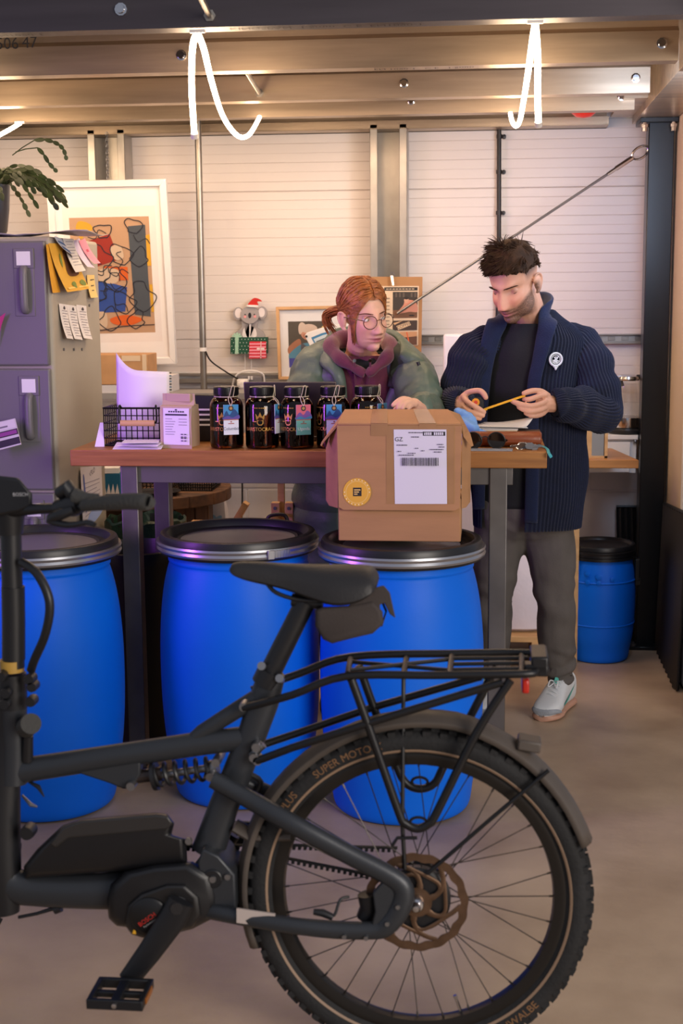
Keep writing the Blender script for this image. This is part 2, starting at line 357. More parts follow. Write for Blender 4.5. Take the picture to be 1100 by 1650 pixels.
# ---- workbench
TX0, TX1, TY0, TY1, TZ = -1.278, .182, 4.22, 4.76, 1.045
o = thing('workbench', 'high workbench with thick wooden top on grey steel legs', 'table', ((TX0+TX1)/2, (TY0+TY1)/2, 0))
g = G(); g.bb(TX0, TX1, TY0, TY1, TZ-.05, TZ); g.build('tabletop', m_bench, o, bevel=.003)
g = G()
for y in (TY0+.03, TY1-.09): g.bb(TX0+.15, TX1-.10, y, y+.035, TZ-.105, TZ-.05)
for x in (TX0+.16, TX1-.15): g.bb(x, x+.04, TY0+.06, TY1-.09, TZ-.10, TZ-.05)
g.build('rail', m_tsteel, o, bevel=.002)
for x in (P(195, 800, Y=TY0+.02).x, P(788, 800, Y=TY0+.02).x):
    for y in (TY0+.02, TY1-.09):
        g = G(); g.bb(x, x+.054, y, y+.054, .02, TZ-.05); l = g.build('leg', m_tsteel, o, bevel=.003)
        g = G(); g.lathe([(0, 0), (.024, 0), (.024, .006), (.008, .009), (.008, .025), (0, .025)], 14, (x+.027, y+.027, 0)); g.build('levelling_foot', m_black, l)
# ---- blue drums
m_blue = mat('drum_blue', '0068e4', .5, var=.06, vs=3, bump=.03, bs=120, spec=.25)
m_lid = mat('drum_lid', '17181c', .38)
m_band = mat('band_steel', 'b0b2b8', .28, .9)
def drum(lab, loc, s=1.0, group='blue drums at the bench', band=True):
    o = thing('blue_drum', lab, 'drum', loc, group)
    T = Matrix.Translation(loc) @ Matrix.Scale(s, 4)
    g = G(); g.T = T
    pr = [(0, .012), (.17, .010), (.188, .003), (.199, .010), (.206, .03), (.214, .09), (.229, .17), (.2375, .26), (.241, .34), (.242, .42), (.2405, .50), (.235, .58), (.226, .65), (.215, .70), (.208, .725), (.211, .732), (.211, .740), (.206, .746), (.206, .77), (0, .77)]
    g.lathe([tuple(p) for p in cat(pr[1:17], 3)] + pr[17:], 72); g.build('body', m_blue, o, sharp=50)
    g = G(); g.T = T
    g.lathe([(.208, .757), (.2345, .757), (.238, .763), (.238, .775), (.232, .779), (.236, .783), (.236, .803), (.232, .812), (.224, .815), (.213, .813), (.205, .804), (.200, .794), (.188, .792), (.180, .796), (.172, .792), (.06, .788), (0, .788)], 72); l = g.build('lid', m_lid, o, sharp=35)
    if not band: return o
    g = G(); g.T = T
    g.lathe([(.236, .768), (.2435, .766), (.2455, .772), (.2425, .7795), (.2455, .787), (.2435, .793), (.236, .792)], 72); b = g.build('clamp_ring', m_band, o, sharp=35)
    return o
def clasp(o, loc, ang):
    g = G(); a = [ang+i*.035 for i in range(9)]
    for i in range(8):
        p = Vector(loc)+Vector((math.cos(a[i])*.2475, math.sin(a[i])*.2475, .779)); g.box(p, (.006, .0095, .022), 0, Matrix.Rotation(a[i], 3, 'Z'))
    p = Vector(loc)+Vector((math.cos(a[0])*.25, math.sin(a[0])*.25, .779)); g.box(p, (.008, .02, .026), 0, Matrix.Rotation(a[0], 3, 'Z'))
    g.build('lever', m_band, o, bevel=.001, seg=1)
D1 = (-.742, 4.135, 0); D2 = (-.243, 4.05, 0); D0 = (-1.315, 3.985, 0)
d = drum('blue drum in the middle of three, closed black lid with nothing on it', D1); clasp(d, D1, math.radians(-58))
g = G(); random.seed(3)
for i in range(7):
    x, y = D1[0]+random.uniform(-.06, .07), D1[1]+random.uniform(-.05, .03); g.box((x, y, .7905), (random.uniform(.03, .07), random.uniform(.006, .02), .002), 0, Matrix.Rotation(random.uniform(-1, 1), 3, 'Z'))
g.build('label_scraps', mat('scraps', '9a979c', .8), d)
d = drum('blue drum carrying the open cardboard box', D2)
d = drum('blue drum at the left edge behind the handlebar', D0)
SD = (.475, 5.81, 0); d = drum('small blue drum with black lid on the floor beside the black column', SD, .60, None, False)
g = G(); g.T = Matrix.Translation(SD) @ Matrix.Scale(.6, 4)
g.lathe([(.2, .716), (.218, .716), (.224, .724), (.226, .757), (.2, .757)], 48)
for z in (.675, .70): g.lathe([(.20, z-.012+.05), (.232, z-.010+.05), (.232, z+.010+.05), (.2, z+.012+.05)], 48)
g.build('lid_ribs', m_lid, d)
g = G()
for zz in (.34, .16): g.lathe([(.1435, zz-.004), (.1458, zz), (.1435, zz+.004)], 48, SD)
for a_, z_, r_ in ((-2.0, .38, .011), (-2.0, .345, .011), (-1.68, .37, .013), (-1.68, .345, .010), (-1.3, .36, .01)):
    g.lathe([(r_*.75, .0), (r_, .003), (r_*.75, .004)], 14, Vector(SD)+Vector((math.cos(a_)*.1445, math.sin(a_)*.1445, z_)), (math.cos(a_), math.sin(a_), 0))
g.build('embossing', m_blue, d)
g = G(); g.box(Vector(SD)+Vector((.148, -.02, .38)), (.02, .04, .09)); g.box(Vector(SD)+Vector((.152, -.02, .33)), (.025, .03, .03)); g.build('latch', m_black, d, bevel=.003)
# ---- filing cabinet
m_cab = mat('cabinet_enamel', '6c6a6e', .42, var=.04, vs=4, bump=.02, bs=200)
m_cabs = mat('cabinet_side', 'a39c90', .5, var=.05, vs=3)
CX0, CX1, CY0, CY1, CZ = -1.885, -1.405, 4.5, 5.08, 1.705
o = thing('filing_cabinet', 'tall grey steel filing cabinet at the left edge with papers on it', 'cabinet', ((CX0+CX1)/2, (CY0+CY1)/2, 0))
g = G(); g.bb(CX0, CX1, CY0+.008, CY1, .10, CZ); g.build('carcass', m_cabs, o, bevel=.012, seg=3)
for i in range(4):
    z1 = 1.690-i*.410; z0 = z1-.400
    g = G(); g.bb(CX0+.012, CX1-.012, CY0-.012, CY0+.012, z0, z1); dr = g.build('drawer', m_cab, o, bevel=.006, seg=2)
    for hx in (-1.500,):
        g = G(); x = -1.487; zc = z1-.155
        g.bb(x-.035, x+.032, CY0-.0145, CY0-.011, zc-.085, zc+.09)
        g.build('handle_plate', m_cab, dr, bevel=.003)
        g = G(); g.tube(cat([(x, CY0-.012, zc+.068), (x, CY0-.026, zc+.06), (x, CY0-.030, zc), (x, CY0-.026, zc-.06), (x, CY0-.012, zc-.068)], 5), .0135, 10, asp=(1.0, .8)); g.build('handle', m_cab, dr)
        g = G(); zl = z1-.055; g.bb(x-.034, x+.034, CY0-.017, CY0-.011, zl-.032, zl+.032); h = g.build('label_holder', m_cab, dr, bevel=.002)
        g = G(); g.bb(x-.023, x+.023, CY0-.0185, CY0-.0165, zl-.022, zl+.022); g.build('label_card', m_paper, h)
for x in (CX0+.03, CX1-.03):
    for y in (CY0+.05, CY1-.04):
        g = G(); g.bb(x-.018, x+.018, y-.018, y+.018, 0, .11); g.build('foot', m_cabs, o, bevel=.003)
g = G()
for py, px in ((563, 102), (563, 118), (563, 131), (492, 143)):
    q = P(px, py, Y=4.5); t = (CX1-0)/q.x; q = Vector((0, 0, H))+(q-Vector((0, 0, H)))*(CX1/q.x); g.lathe([(0, .0), (.005, .0), (.005, .005), (0, .006)], 8, q, (1, 0, 0))
g.build('magnets', m_steel, o)
# ---- cable reel table
o = thing('cable_reel_table', 'old wooden cable reel used as a table behind the workbench', 'table', (-1.38, 5.52, 0))
RC = (-1.38, 5.52, 0); RZ = .70
for z0 in (RZ, .07):
    g = G(); R_ = .36; k = 7
    for i in range(k):
        y0 = -R_+2*R_*i/k+.003; y1 = -R_+2*R_*(i+1)/k-.003; pts = []
        for t in np.linspace(y0, y1, 6): pts.append((RC[0]+math.sqrt(max(R_*R_-t*t, 1e-4)), RC[1]+t, z0))
        for t in np.linspace(y1, y0, 6): pts.append((RC[0]-math.sqrt(max(R_*R_-t*t, 1e-4)), RC[1]+t, z0))
        g.prism(pts, (0, 0, .048))
    g.build('flange' if z0 < .5 else 'top', m_old, o, bevel=.004)
g = G()
for i in range(18):
    a = 2*PI*i/18; g.box((RC[0]+math.cos(a)*.27, RC[1]+math.sin(a)*.27, .41), (.022, .092, .58), 0, Matrix.Rotation(a, 3, 'Z'))
g.build('drum_staves', m_oldv, o, bevel=.003, seg=1)
# ---- counters at the back
pa, pb = P(1029, 742, Z=.85), P(985, 722, Z=.85)
g = G(); g.prism([(-.25, pa.y, .818), (pa.x, pa.y, .818), (pb.x, pb.y-.02, .818), (-.25, pb.y-.02, .818)], (0, 0, .034))
o = tag(g.build('wooden_counter', m_bench2, bevel=.003), 'varnished wooden counter top behind the man at elbow height', 'counter')
for x, y in ((-.22, 5.68), (-.22, 6.0), (.335, 5.70)):
    g = G(); g.bb(x, x+.045, y, y+.045, 0, .818); g.build('leg', m_pine, o)
g = G(); g.bb(.30, .64, 6.09, 6.29, .74, .885); o = tag(g.build('white_cabinet', m_white, bevel=.002), 'shallow white wall cabinet the kettle stands on', 'cabinet')
g = G(); g.bb(.295, .645, 6.07, 6.29, .885, .905); g.build('worktop', m_white, o, bevel=.003)
g = G(); g.bb(.305, .612, 6.075, 6.092, .745, .875); dd = g.build('door', m_white, o, bevel=.002)
g = G(); g.lathe([(0, 0), (.008, 0), (.006, -.01), (0, -.012)], 12, P(1023, 711, Y=6.076), (0, 1, 0)); g.build('knob', m_steel, dd)
# left wall shelf
g = G(); g.bb(-1.72, -.56, 5.86, 6.09, 1.075, 1.10); o = tag(g.build('wall_shelf', mat('shelf_grey', '8f8c8c', .5)), 'grey shelf along the white wall behind the row of jars', 'shelf')
for x in (-1.6, -.75):
    g = G(); g.bb(x, x+.03, 6.03, 6.06, .0, 1.075); g.build('support', m_galv, o)
# ================================================================== THINGS ON THE BACK WALL
def glazing(name):
    m = bpy.data.materials.new(name); m.use_nodes = True; nt = m.node_tree; N = nt.nodes; L = nt.links; N.remove(N['Principled BSDF'])
    t = N.new('ShaderNodeBsdfTransparent'); gl = N.new('ShaderNodeBsdfGlossy'); gl.inputs['Roughness'].default_value = .015; fr = N.new('ShaderNodeMath'); fr.operation = 'MULTIPLY_ADD'; fr.inputs[1].default_value = .95; fr.inputs[2].default_value = .045
    ge = N.new('ShaderNodeNewGeometry'); dt = N.new('ShaderNodeVectorMath'); dt.operation = 'DOT_PRODUCT'; ab = N.new('ShaderNodeMath'); ab.operation = 'ABSOLUTE'; om = N.new('ShaderNodeMath'); om.operation = 'SUBTRACT'; om.inputs[0].default_value = 1; pw = N.new('ShaderNodeMath'); pw.operation = 'POWER'; pw.inputs[1].default_value = 5
    L.new(ge.outputs['Normal'], dt.inputs[0]); L.new(ge.outputs['Incoming'], dt.inputs[1]); L.new(dt.outputs['Value'], ab.inputs[0]); L.new(ab.outputs[0], om.inputs[1]); L.new(om.outputs[0], pw.inputs[0]); L.new(pw.outputs[0], fr.inputs[0])
    mx = N.new('ShaderNodeMixShader'); L.new(fr.outputs[0], mx.inputs[0]); L.new(t.outputs[0], mx.inputs[1]); L.new(gl.outputs[0], mx.inputs[2]); L.new(mx.outputs[0], N['Material Output'].inputs[0]); return m
m_glz = glazing('picture_glass')
m_beech = mat('beech', 'c99e70', .5, var=.1, vs=20, stretch=(1, 1, 1))
flat = {}
def fm(h, rough=.7):
    if h not in flat: flat[h] = mat('colour_'+h, h, rough)
    return flat[h]
class Panel:
    """a flat picture: p(u,v) on a quad of corners (BL,BR,TR,TL), layers lifted towards the viewer"""
    def __init__(s, BL, BR, TR, TL): s.c = [Vector(q) for q in (BL, BR, TR, TL)]; s.n = (s.c[1]-s.c[0]).cross(s.c[3]-s.c[0]).normalized(); s.g = G(); s.m = []; s.W = (s.c[1]-s.c[0]).length; s.Hh = (s.c[3]-s.c[0]).length; s.k = 0
    def p(s, u, v, off=0): a, b, c, d = s.c; return (a*(1-u)+b*u)*(1-v)+(d*(1-u)+c*u)*v+s.n*off
    def mi(s, m):
        m = fm(m) if isinstance(m, str) else m
        if m not in s.m: s.m.append(m)
        return s.m.index(m)
    def poly(s, uv, m): s.k += 1; s.g.poly([s.p(u, v, .0004+.00012*s.k) for u, v in uv], s.mi(m))
    def rect(s, u0, v0, u1, v1, m): s.poly([(u0, v0), (u1, v0), (u1, v1), (u0, v1)], m)
    def disc(s, u, v, ru, rv, m, n=20, rot=0): s.poly([(u+ru*math.cos(t)*math.cos(rot)-rv*math.sin(t)*math.sin(rot), v+rv*math.sin(t)*math.cos(rot)+ru*math.cos(t)*math.sin(rot)) for t in [2*PI*i/n for i in range(n)]], m)
    def blob(s, pts, m): s.poly([tuple(q) for q in cat(pts, 5, True)], m)
    def line(s, pts, w, m, closed=False, k=6):
        s.k += 1; q = [s.p(u, v, .0004+.00012*s.k) for u, v in cat(pts, k, closed)]; n = len(q); V = []
        for i in range(n):
            t = (q[(i+1) % n]-q[i-1]) if closed else (q[min(i+1, n-1)]-q[max(i-1, 0)]); sd = s.n.cross(t).normalized()*w/2; V += [q[i]-sd, q[i]+sd]
        s.g.add(V, [(2*i, 2*i+1, 2*((i+1) % n)+1, 2*((i+1) % n)) for i in range(n if closed else n-1)], s.mi(m), False)
    def text(s, t, u, v, size, m, rot=0, sx=1):
        s.k += 1; ux = (s.c[1]-s.c[0]).normalized(); uz = (s.c[3]-s.c[0]).normalized(); c, q = math.cos(rot), math.sin(rot)
        s.g.text(t, s.p(u, v, .0004+.00012*s.k), ux*c+uz*q, uz*c-ux*q, size, s.mi(m), sx=sx)
    def back(s, th, m): s.g.prism([s.p(0, 0), s.p(1, 0), s.p(1, 1), s.p(0, 1)], -s.n*th, s.mi(m))
    def build(s, name, parent=None): return s.g.build(name, s.m, parent, norm=False)
def picframe(pn, w, d, m, parent, name='frame'):
    g = G(); a, b, c, e = pn.c; n = pn.n; ux = (b-a).normalized(); uz = (e-a).normalized(); q = [a, b, c, e]; ins = [a+ux*w+uz*w, b-ux*w+uz*w, c-ux*w-uz*w, e+ux*w-uz*w]
    for i in range(4): j = (i+1) % 4; g.prism([q[i]-n*.004, q[j]-n*.004, ins[j]-n*.004, ins[i]-n*.004], n*d)
    g.build(name, m, parent, bevel=.0015, seg=1)
    g = G(); g.poly([x+n*(d*.55) for x in ins]); g.build('glass', m_glz, parent, norm=False)
# ---- large framed print hung on a chain (plain abstract stand-in)
C = [P(94, 590, Y=6.13), P(285, 585, Y=6.13), P(268, 288, Y=6.02), P(76, 292, Y=6.02)]
o = thing('framed_print', 'large white framed abstract print hung askew on a chain beside the cabinet', 'picture', (C[0]+C[1])/2)
pn = Panel(*C); pn.back(.008, 'f0eaea'); pn.rect(.07, .05, .93, .955, 'f6f1ef')
u0, u1, v0, v1 = .165, .835, .175, .805
pn.rect(.11, .125, .89, .86, 'efe7e4'); pn.rect(u0, v0, u1, v1, 'c09a7a')
pp = Panel(pn.p(u0, v0, .002), pn.p(u1, v0, .002), pn.p(u1, v1, .002), pn.p(u0, v1, .002))
pp.blob([(.08, .90), (.12, .97), (.25, .95), (.29, .90), (.2, .87), (.14, .82)], 'd9a52c')
pp.poly([(.22, .80), (.50, .86), (.60, .64), (.33, .585), (.23, .62)], '9c2a1a'); pp.poly([(.40, .585), (.70, .575), (.70, .46), (.42, .465)], 'd8601c')
pp.poly([(.18, .46), (.43, .45), (.68, .40), (.64, .19), (.18, .18)], '2a4a9a')
pp.poly([(.735, .92), (.95, .93), (.955, .14), (.76, .16)], '48505a')
pp.poly([(.95, .84), (1, .85), (1, .58), (.95, .58)], 'd9a52c'); pp.poly([(.96, .42), (1, .42), (1, .18), (.97, .18)], 'd9a52c'); pp.blob([(.45, .13), (.65, .16), (.85, .12), (.7, .07), (.5, .08)], 'd8601c')
for uv in ([(.34, .46), (.55, .44), (.58, .55), (.36, .56)], [(.28, .18), (.4, .18), (.4, .06), (.3, .05)], [(.5, .74), (.62, .76), (.66, .66), (.55, .64)]): pp.blob(uv, 'cdb59c')
random.seed(11); K = '1d2030'
for cx, cy, rr, ph in ((.42, .88, .10, 0), (.62, .68, .13, 1), (.35, .66, .14, 2), (.55, .47, .12, 3), (.86, .66, .10, 4), (.30, .36, .13, 5), (.62, .27, .13, 1.5), (.86, .32, .15, 2.5), (.45, .13, .12, 3.5), (.78, .12, .10, 4.4), (.80, .92, .10, .7)):
    pp.line([(cx+rr*(1+.35*math.sin(3*t+ph))*math.cos(t), cy+rr*.72*(1+.3*math.cos(2*t+ph))*math.sin(t)) for t in [2*PI*i/9 for i in range(9)]], .0042, K, True)
for i in range(13):
    x, y = random.uniform(.2, .8), random.uniform(.12, .85); a = random.uniform(0, 6.3)
    pp.line([(x, y), (x+.10*math.cos(a), y+.07*math.sin(a)), (x+.16*math.cos(a+.7), y+.12*math.sin(a+.7)), (x+.24*math.cos(a+.4), y+.14*math.sin(a+.4))], .0036, K)
pp.line([(0, .06), (.3, .03), (.6, .06), (1, .07)], .004, K)
pn.build('mount', o); pp.build('print', o); picframe(pn, .028, .022, m_white, o)
g = G(); a, b = P(172, 214, Y=6.10), P(174, 290, Y=6.03); n_ = 15
for i in range(n_):
    q = a.lerp(b, (i+.5)/n_); R = Matrix.Rotation(PI/2*(i % 2), 3, 'Z'); L = (b-a).length/n_*.72
    g.tube([q+R @ Vector((.0055*math.cos(t), 0, 0))+Vector((0, 0, L*math.sin(t))) for t in [2*PI*k/10 for k in range(10)]], .0018, 5, closed=True)
tag(g.build('hanging_chain', m_steel), 'small steel chain the large framed print hangs from', 'chain')
# ---- koala decoration
o = thing('koala_decoration', 'flat painted wooden koala in a red santa hat sitting on presents', 'decoration', P(402, 575, Y=6.28))
def kp(x, y): return (340+x*.1152, 470+y*.1152)
def ext(pts, Y, th, m, name, extra=(), k=5, sm=True):
    q = cat(pts, k, True) if sm else pts; g = G(); ms = [m]
    g.prism([P(*kp(x, y), Y=Y) for x, y in q], (0, th, 0), 0)
    for shp, mm in extra:
        if mm not in ms: ms.append(mm)
        g.poly([P(*kp(x, y), Y=Y-.0015) for x, y in shp], ms.index(mm))
    return g.build(name, [fm(x, .45) for x in ms], o)
def el(cx, cy, rx, ry, n=18): return [(cx+rx*math.cos(2*PI*i/n), cy+ry*math.sin(2*PI*i/n)) for i in range(n)]
ext([(440, 400), (430, 500), (330, 580), (330, 650), (720, 650), (720, 560), (640, 500), (640, 400)], 6.262, .016, 'a09a9c', 'body', [(cat([(530, 450), (455, 520), (450, 635), (625, 635), (620, 520), (555, 450)], 4, True), 'e6e0e2'), (cat([(480, 440), (470, 520), (500, 630), (530, 630), (530, 450)], 4, True), '8f898b'), (cat([(565, 450), (555, 540), (550, 630), (590, 630), (615, 470)], 4, True), '8f898b')])
ext(el(375, 305, 68, 88), 6.262, .014, '9d979a', 'ear', [(el(382, 300, 50, 70), 'e4dcde')]); ext(el(715, 295, 66, 88), 6.262, .014, '9d979a', 'ear', [(el(705, 290, 48, 66), 'e4dcde')])
ext(el(540, 325, 128, 122), 6.252, .018, 'a39d9f', 'head', [(el(540, 333, 22, 40), '1a1a22'), (el(476, 322, 10, 11), '26262c'), (el(604, 320, 10, 11), '26262c'), (el(474, 350, 20, 20), 'e8a0a4'), (el(612, 346, 20, 20), 'e8a0a4')])
ext([(515, 190), (560, 120), (605, 88), (660, 100), (705, 135), (640, 140), (650, 195)], 6.246, .016, 'c9241e', 'hat', k=3); ext([(510, 185), (645, 190), (648, 215), (512, 210)], 6.242, .018, 'eeeaea', 'hat_trim', k=3)
ext([(270, 640), (788, 636), (785, 865), (270, 872)], 6.246, .03, '14503c', 'green_present', [(el(290+46*(i % 11)+(23 if j % 2 else 0), 665+48*j, 6, 6, 8), 'e8efe8') for i in range(11) for j in range(5) if 290+46*i < 770] + [([(335, 640), (385, 640), (380, 870), (335, 870)], 'a9d6bd')]+[(cat([(360, 640), (360+60*math.cos(a-.25), 630+50*math.sin(a-.25)), (360+70*math.cos(a), 630+58*math.sin(a)), (360+60*math.cos(a+.25), 630+50*math.sin(a+.25))], 2, True), 'a9d6bd') for a in (-2.9, -2.2, -1.5, -.8, -.1)], sm=False)
ext([(538, 697), (768, 697), (764, 932), (528, 936)], 6.238, .03, 'd81f34', 'red_present', [([(534, 720+44*i), (768, 718+44*i), (768, 740+44*i), (533, 743+44*i)], 'f09ab0') for i in range(5)]+[([(692, 697), (702, 697), (700, 934), (690, 934)], 'f2e4e4')]+[(el(692+s*30, 800, 26, 16), 'f2e4e4') for s in (-1, 1)], sm=False)
g = G()
for x in (475, 562): g.tube([P(*kp(x, 860), Y=6.27), P(*kp(x, 1180), Y=6.275)], .0022, 6)
g.build('dangling_leg', m_white, o)
# ---- socket, adapter and white lead
g = G(); c = P(404, 620, Y=6.235); g.box(c, (.115, .05, .085)); o = tag(g.build('wall_socket', mat('socket_grey', '77757a', .5), bevel=.006), 'grey double wall socket below the koala decoration', 'socket')
for px in (401, 405.5):
    g = G(); g.box(P(px, 609, Y=6.207), (.009, .008, .016)); g.build('switch', m_white, o, bevel=.001, seg=1)
g = G(); c = P(391, 620, Y=6.185); g.lathe([(0, -.02), (.015, -.02), (.022, -.012), (.022, .024), (0, .024)], 20, c, (0, 1, 0)); g.box(c+Vector((0, .005, .005)), (.05, .036, .042))
tag(g.build('white_plug', m_white, bevel=.006), 'chunky white plug in the grey wall socket', 'plug')
g = G(); g.tube(cat([P(374, 632, Y=6.21), P(376, 614, Y=6.2), P(384, 602, Y=6.19), P(398, 597.5, Y=6.19), P(414, 598.5, Y=6.19), P(424, 604, Y=6.2), P(426, 616, Y=6.21)], 6), .0042, 8)
tag(g.build('white_cable', m_white), 'white cable arching over the wall socket', 'cable')
# ---- framed photograph of a child
C = [P(449, 612, Y=6.2), P(556, 612, Y=6.2), P(555, 493, Y=6.24), P(445, 495, Y=6.24)]
o = thing('framed_photo', 'beech framed photo of a toddler in blue behind the woman', 'picture', (C[0]+C[1])/2)
pn = Panel(*C); pn.back(.006, 'e6e4e6'); pn.rect(.03, .03, .97, .97, 'dcdce0')
a0, a1, b0, b1 = .165, .78, .17, .80
pp = Panel(pn.p(a0, b0, .001), pn.p(a1, b0, .001), pn.p(a1, b1, .001), pn.p(a0, b1, .001)); pp.rect(0, 0, 1, 1, '4a4134')
pp.blob([(0, .45), (.25, .62), (.3, .5), (.2, .35), (0, .3)], 'a06a4c'); pp.blob([(.02, .30), (.35, .52), (.6, .45), (.62, 0), (.1, 0), (.02, .12)], '4c86a8'); pp.blob([(.3, .5), (.45, .45), (.62, .42), (.6, .0), (.35, .0)], '51525c'); pp.rect(0, 0, .22, .2, '3b3a9c')
pp.disc(.52, .74, .22, .16, 'c08a72'); pp.disc(.5, .84, .2, .10, 'c8b4a6'); pp.disc(.40, .68, .05, .05, 'b0755c'); pp.disc(.9, .85, .1, .06, 'd2b06a'); pp.blob([(.26, .92), (.34, .98), (.42, .9), (.3, .72), (.25, .78)], 'c9b6a8')
pn.build('mount', o); pp.build('photo', o); picframe(pn, .014, .02, m_beech, o)
# ---- white tilted board behind the woman's shoulder
o = thing('tilted_sign', 'tilted white sign board with curved blue inner border behind the woman', 'sign', P(520, 560, Y=6.05))
g = G(); sp = [(505, 569), (490.5, 541), (494, 536), (515, 529), (535, 524), (552, 521.5), (575, 522), (580, 562), (572, 640), (540, 640), (538, 566)]
sp = sp[1:]+sp[:1]
g.prism([(q.x, q.y, max(q.z, 1.10)) for q in [P(x, y, Y=6.02) for x, y in sp]], (0, .012, 0)); g.build('board', m_white, o, bevel=.002)
g = G(); sp = [(513, 566), (501, 544), (518, 537), (536, 532.5), (552, 530.5), (575, 531), (578, 562)]; g.prism([P(x, y, Y=6.0195) for x, y in sp], (0, .002, 0), 0)
sp = [(516, 567), (505, 546.5), (520, 540), (537, 535.5), (552, 533.5), (573, 534), (576, 562)]; g.prism([P(x, y, Y=6.019) for x, y in sp], (0, .002, 0), 1)
for t in range(3): g.prism([P(x, y+t*5, Y=6.0185) for x, y in ((509, 550), (530, 541.5), (545, 538), (545, 540), (530, 543.5), (510, 552.5))], (0, .001, 0), 2)
g.build('border', [fm('3f7fae'), fm('c9d6dd'), fm('5a6672')], o)
g = G()
for x, y in ((493.5, 542),): g.lathe([(0, -.006), (.005, -.004), (.006, .004)], 10, P(x, y, Y=6.02), (0, 1, 0))
g.build('bolt', m_black, o)
# ---- kraft board with press photos
C = [P(586, 577, Y=6.12), P(678.5, 574, Y=6.12), P(680.5, 446, Y=6.15), P(585, 446, Y=6.15)]
o = thing('kraft_board', 'kraft card board with a COFFEE press sheet clipped to it', 'board', (C[0]+C[1])/2)
pn = Panel(*C); pn.back(.006, 'a87c50'); pn.build('card', o)
q = lambda x, y: ((x-585)/95.5, (576-y)/130)
us, vs = q(606, 558); ue, ve = q(675, 461); pp = Panel(pn.p(us, vs, .002), pn.p(ue, vs, .002), pn.p(ue, ve, .002), pn.p(us, ve, .002)); pp.rect(0, 0, 1, 1, 'd8c0a4')
f = lambda x, y: ((x-606)/69, (558-y)/97)
def rr(x0, y0, x1, y1, m): a, b = f(x0, y1); c, d = f(x1, y0); pp.rect(a, b, c, d, m)
rr(619, 463, 673, 468.5, '2f2b28'); [rr(622+k*5.2, 465, 622+k*5.2+3.9, 466.8, 'b9a58c') for k in range(9)]
rr(633, 470.5, 673, 513, '3a332e'); rr(633, 500, 673, 513, '6e4c36')
pp.blob([f(*k) for k in ((650, 492), (653, 485), (664, 484), (672, 490), (673, 503), (660, 503), (641, 506), (642, 502))], 'c98a74'); pp.disc(*f(655, 484), .055, .05, 'c79a80'); pp.disc(*f(655, 480.5), .06, .025, '2a211d')
for x in (637, 643, 649, 662, 668): rr(x, 472, x+3, 479, '5c5148')
pp.disc(*f(664, 509), .07, .012, '1e1a18')
rr(633, 517, 673, 533, '3c2e2a'); pp.poly([f(*k) for k in ((639, 526), (660, 518.5), (663, 524.5), (642, 532.5))], 'd0b493'); pp.text('COFFEE', *f(651, 525.3), .018, '2a2422', rot=.35); pp.poly([f(*k) for k in ((634, 521), (650, 517), (636, 524))], 'c8a27c')
rr(633, 535.5, 673, 557, '5a3b2c'); pp.poly([f(*k) for k in ((633, 535.5), (673, 535.5), (673, 543), (633, 546))], 'b98b66'); pp.poly([f(*k) for k in ((655, 536), (657, 536), (661, 553), (659, 553))], 'c85c34'); pp.poly([f(*k) for k in ((643, 536), (645, 536), (646, 546), (644, 546))], 'd8b088')
for i in range(8): rr(609, 480+i*6, 628, 481.5+i*6, '8d7a66')
pp.build('press_sheet', o)
g = G(); c = P(631.5, 452, Y=6.13); g.prism([P(629, 444, Y=6.13), P(633, 444, Y=6.13), P(635, 460, Y=6.12), P(632, 460, Y=6.12)], (0, -.006, 0)); g.tube([P(632, 443+i*.0, Y=6.13)+Vector((.007*math.cos(t), 0, .008*math.sin(t)+.003)) for i, t in enumerate([2*PI*k/12 for k in range(12)])], .0015, 6, closed=True); g.build('clip', m_chrome, o)
# ---- white panel and little crate right of the woman
g = G(); c = P(735, 590, Y=5.95); g.box(c, (.11, .03, .27)); o = tag(g.build('white_monitor', m_white, bevel=.012, seg=3), 'white rounded monitor back half hidden behind the man\'s arm', 'monitor')
g = G(); g.bb(c.x-.015, c.x+.015, 5.955, 5.985, .87, c.z-.1); g.bb(c.x-.08, c.x+.08, 5.9, 6.03, .854, .87); g.build('stand', m_white, o)
g = G(); a, b = P(688, 655, Y=6.0), P(707, 622, Y=6.0); g.bb(a.x-.02, b.x, 5.99, 6.03, a.z, b.z); g.bb(a.x-.02, b.x, 5.96, 6.06, a.z-.012, a.z); o = tag(g.build('wooden_crate', m_pine, bevel=.002), 'small pale wooden crate on the back counter between the two people', 'crate')
g = G(); g.bb(a.x-.04, b.x+.0, 5.99, 6.09, .852, a.z-.012); tag(g.build('white_box', m_white, bevel=.003), 'white box under the small wooden crate between the people', 'box')
# ---- shelf clutter
sz = 1.10
g = G(); a, b = P(140, 612, Y=5.875), P(237, 571, Y=5.875); g.bb(a.x, b.x, 5.875, 6.05, sz+.035, b.z)
o = tag(g.build('shipping_box', m_kraft, bevel=.003), 'closed brown cardboard box below the large framed print', 'box')
g = G(); g.bb(b.x-.11, b.x-.03, 5.8735, 5.875, b.z-.028, b.z-.005); g.bb(b.x-.022, b.x-.004, 5.8738, 5.875, sz+.05, b.z); g.build('tape', mat('clear_tape', 'd9c2a6', .2), o)
g = G(); g.bb(a.x, b.x+.01, 5.87, 6.06, sz, sz+.033); o = tag(g.build('book_stack', fm('c9c6cc')), 'pale flat stack of paper under the cardboard box on the shelf', 'paper')
g = G(); a, b = P(243, 626, Y=6.0), P(282, 611, Y=6.0)
g.bb(a.x, b.x, 5.94, 6.08, sz, b.z+.02)
for i in range(7): g.bb(a.x+.002, b.x-.002, 5.938, 5.94, sz+.006+i*.012, sz+.011+i*.012, 1 if i % 2 else 2)
tag(g.build('magazine_stack', [fm('d6d4d8'), fm('4c6f94'), fm('2c2c33')]), 'stack of magazines on the shelf right of the cardboard box', 'magazine')
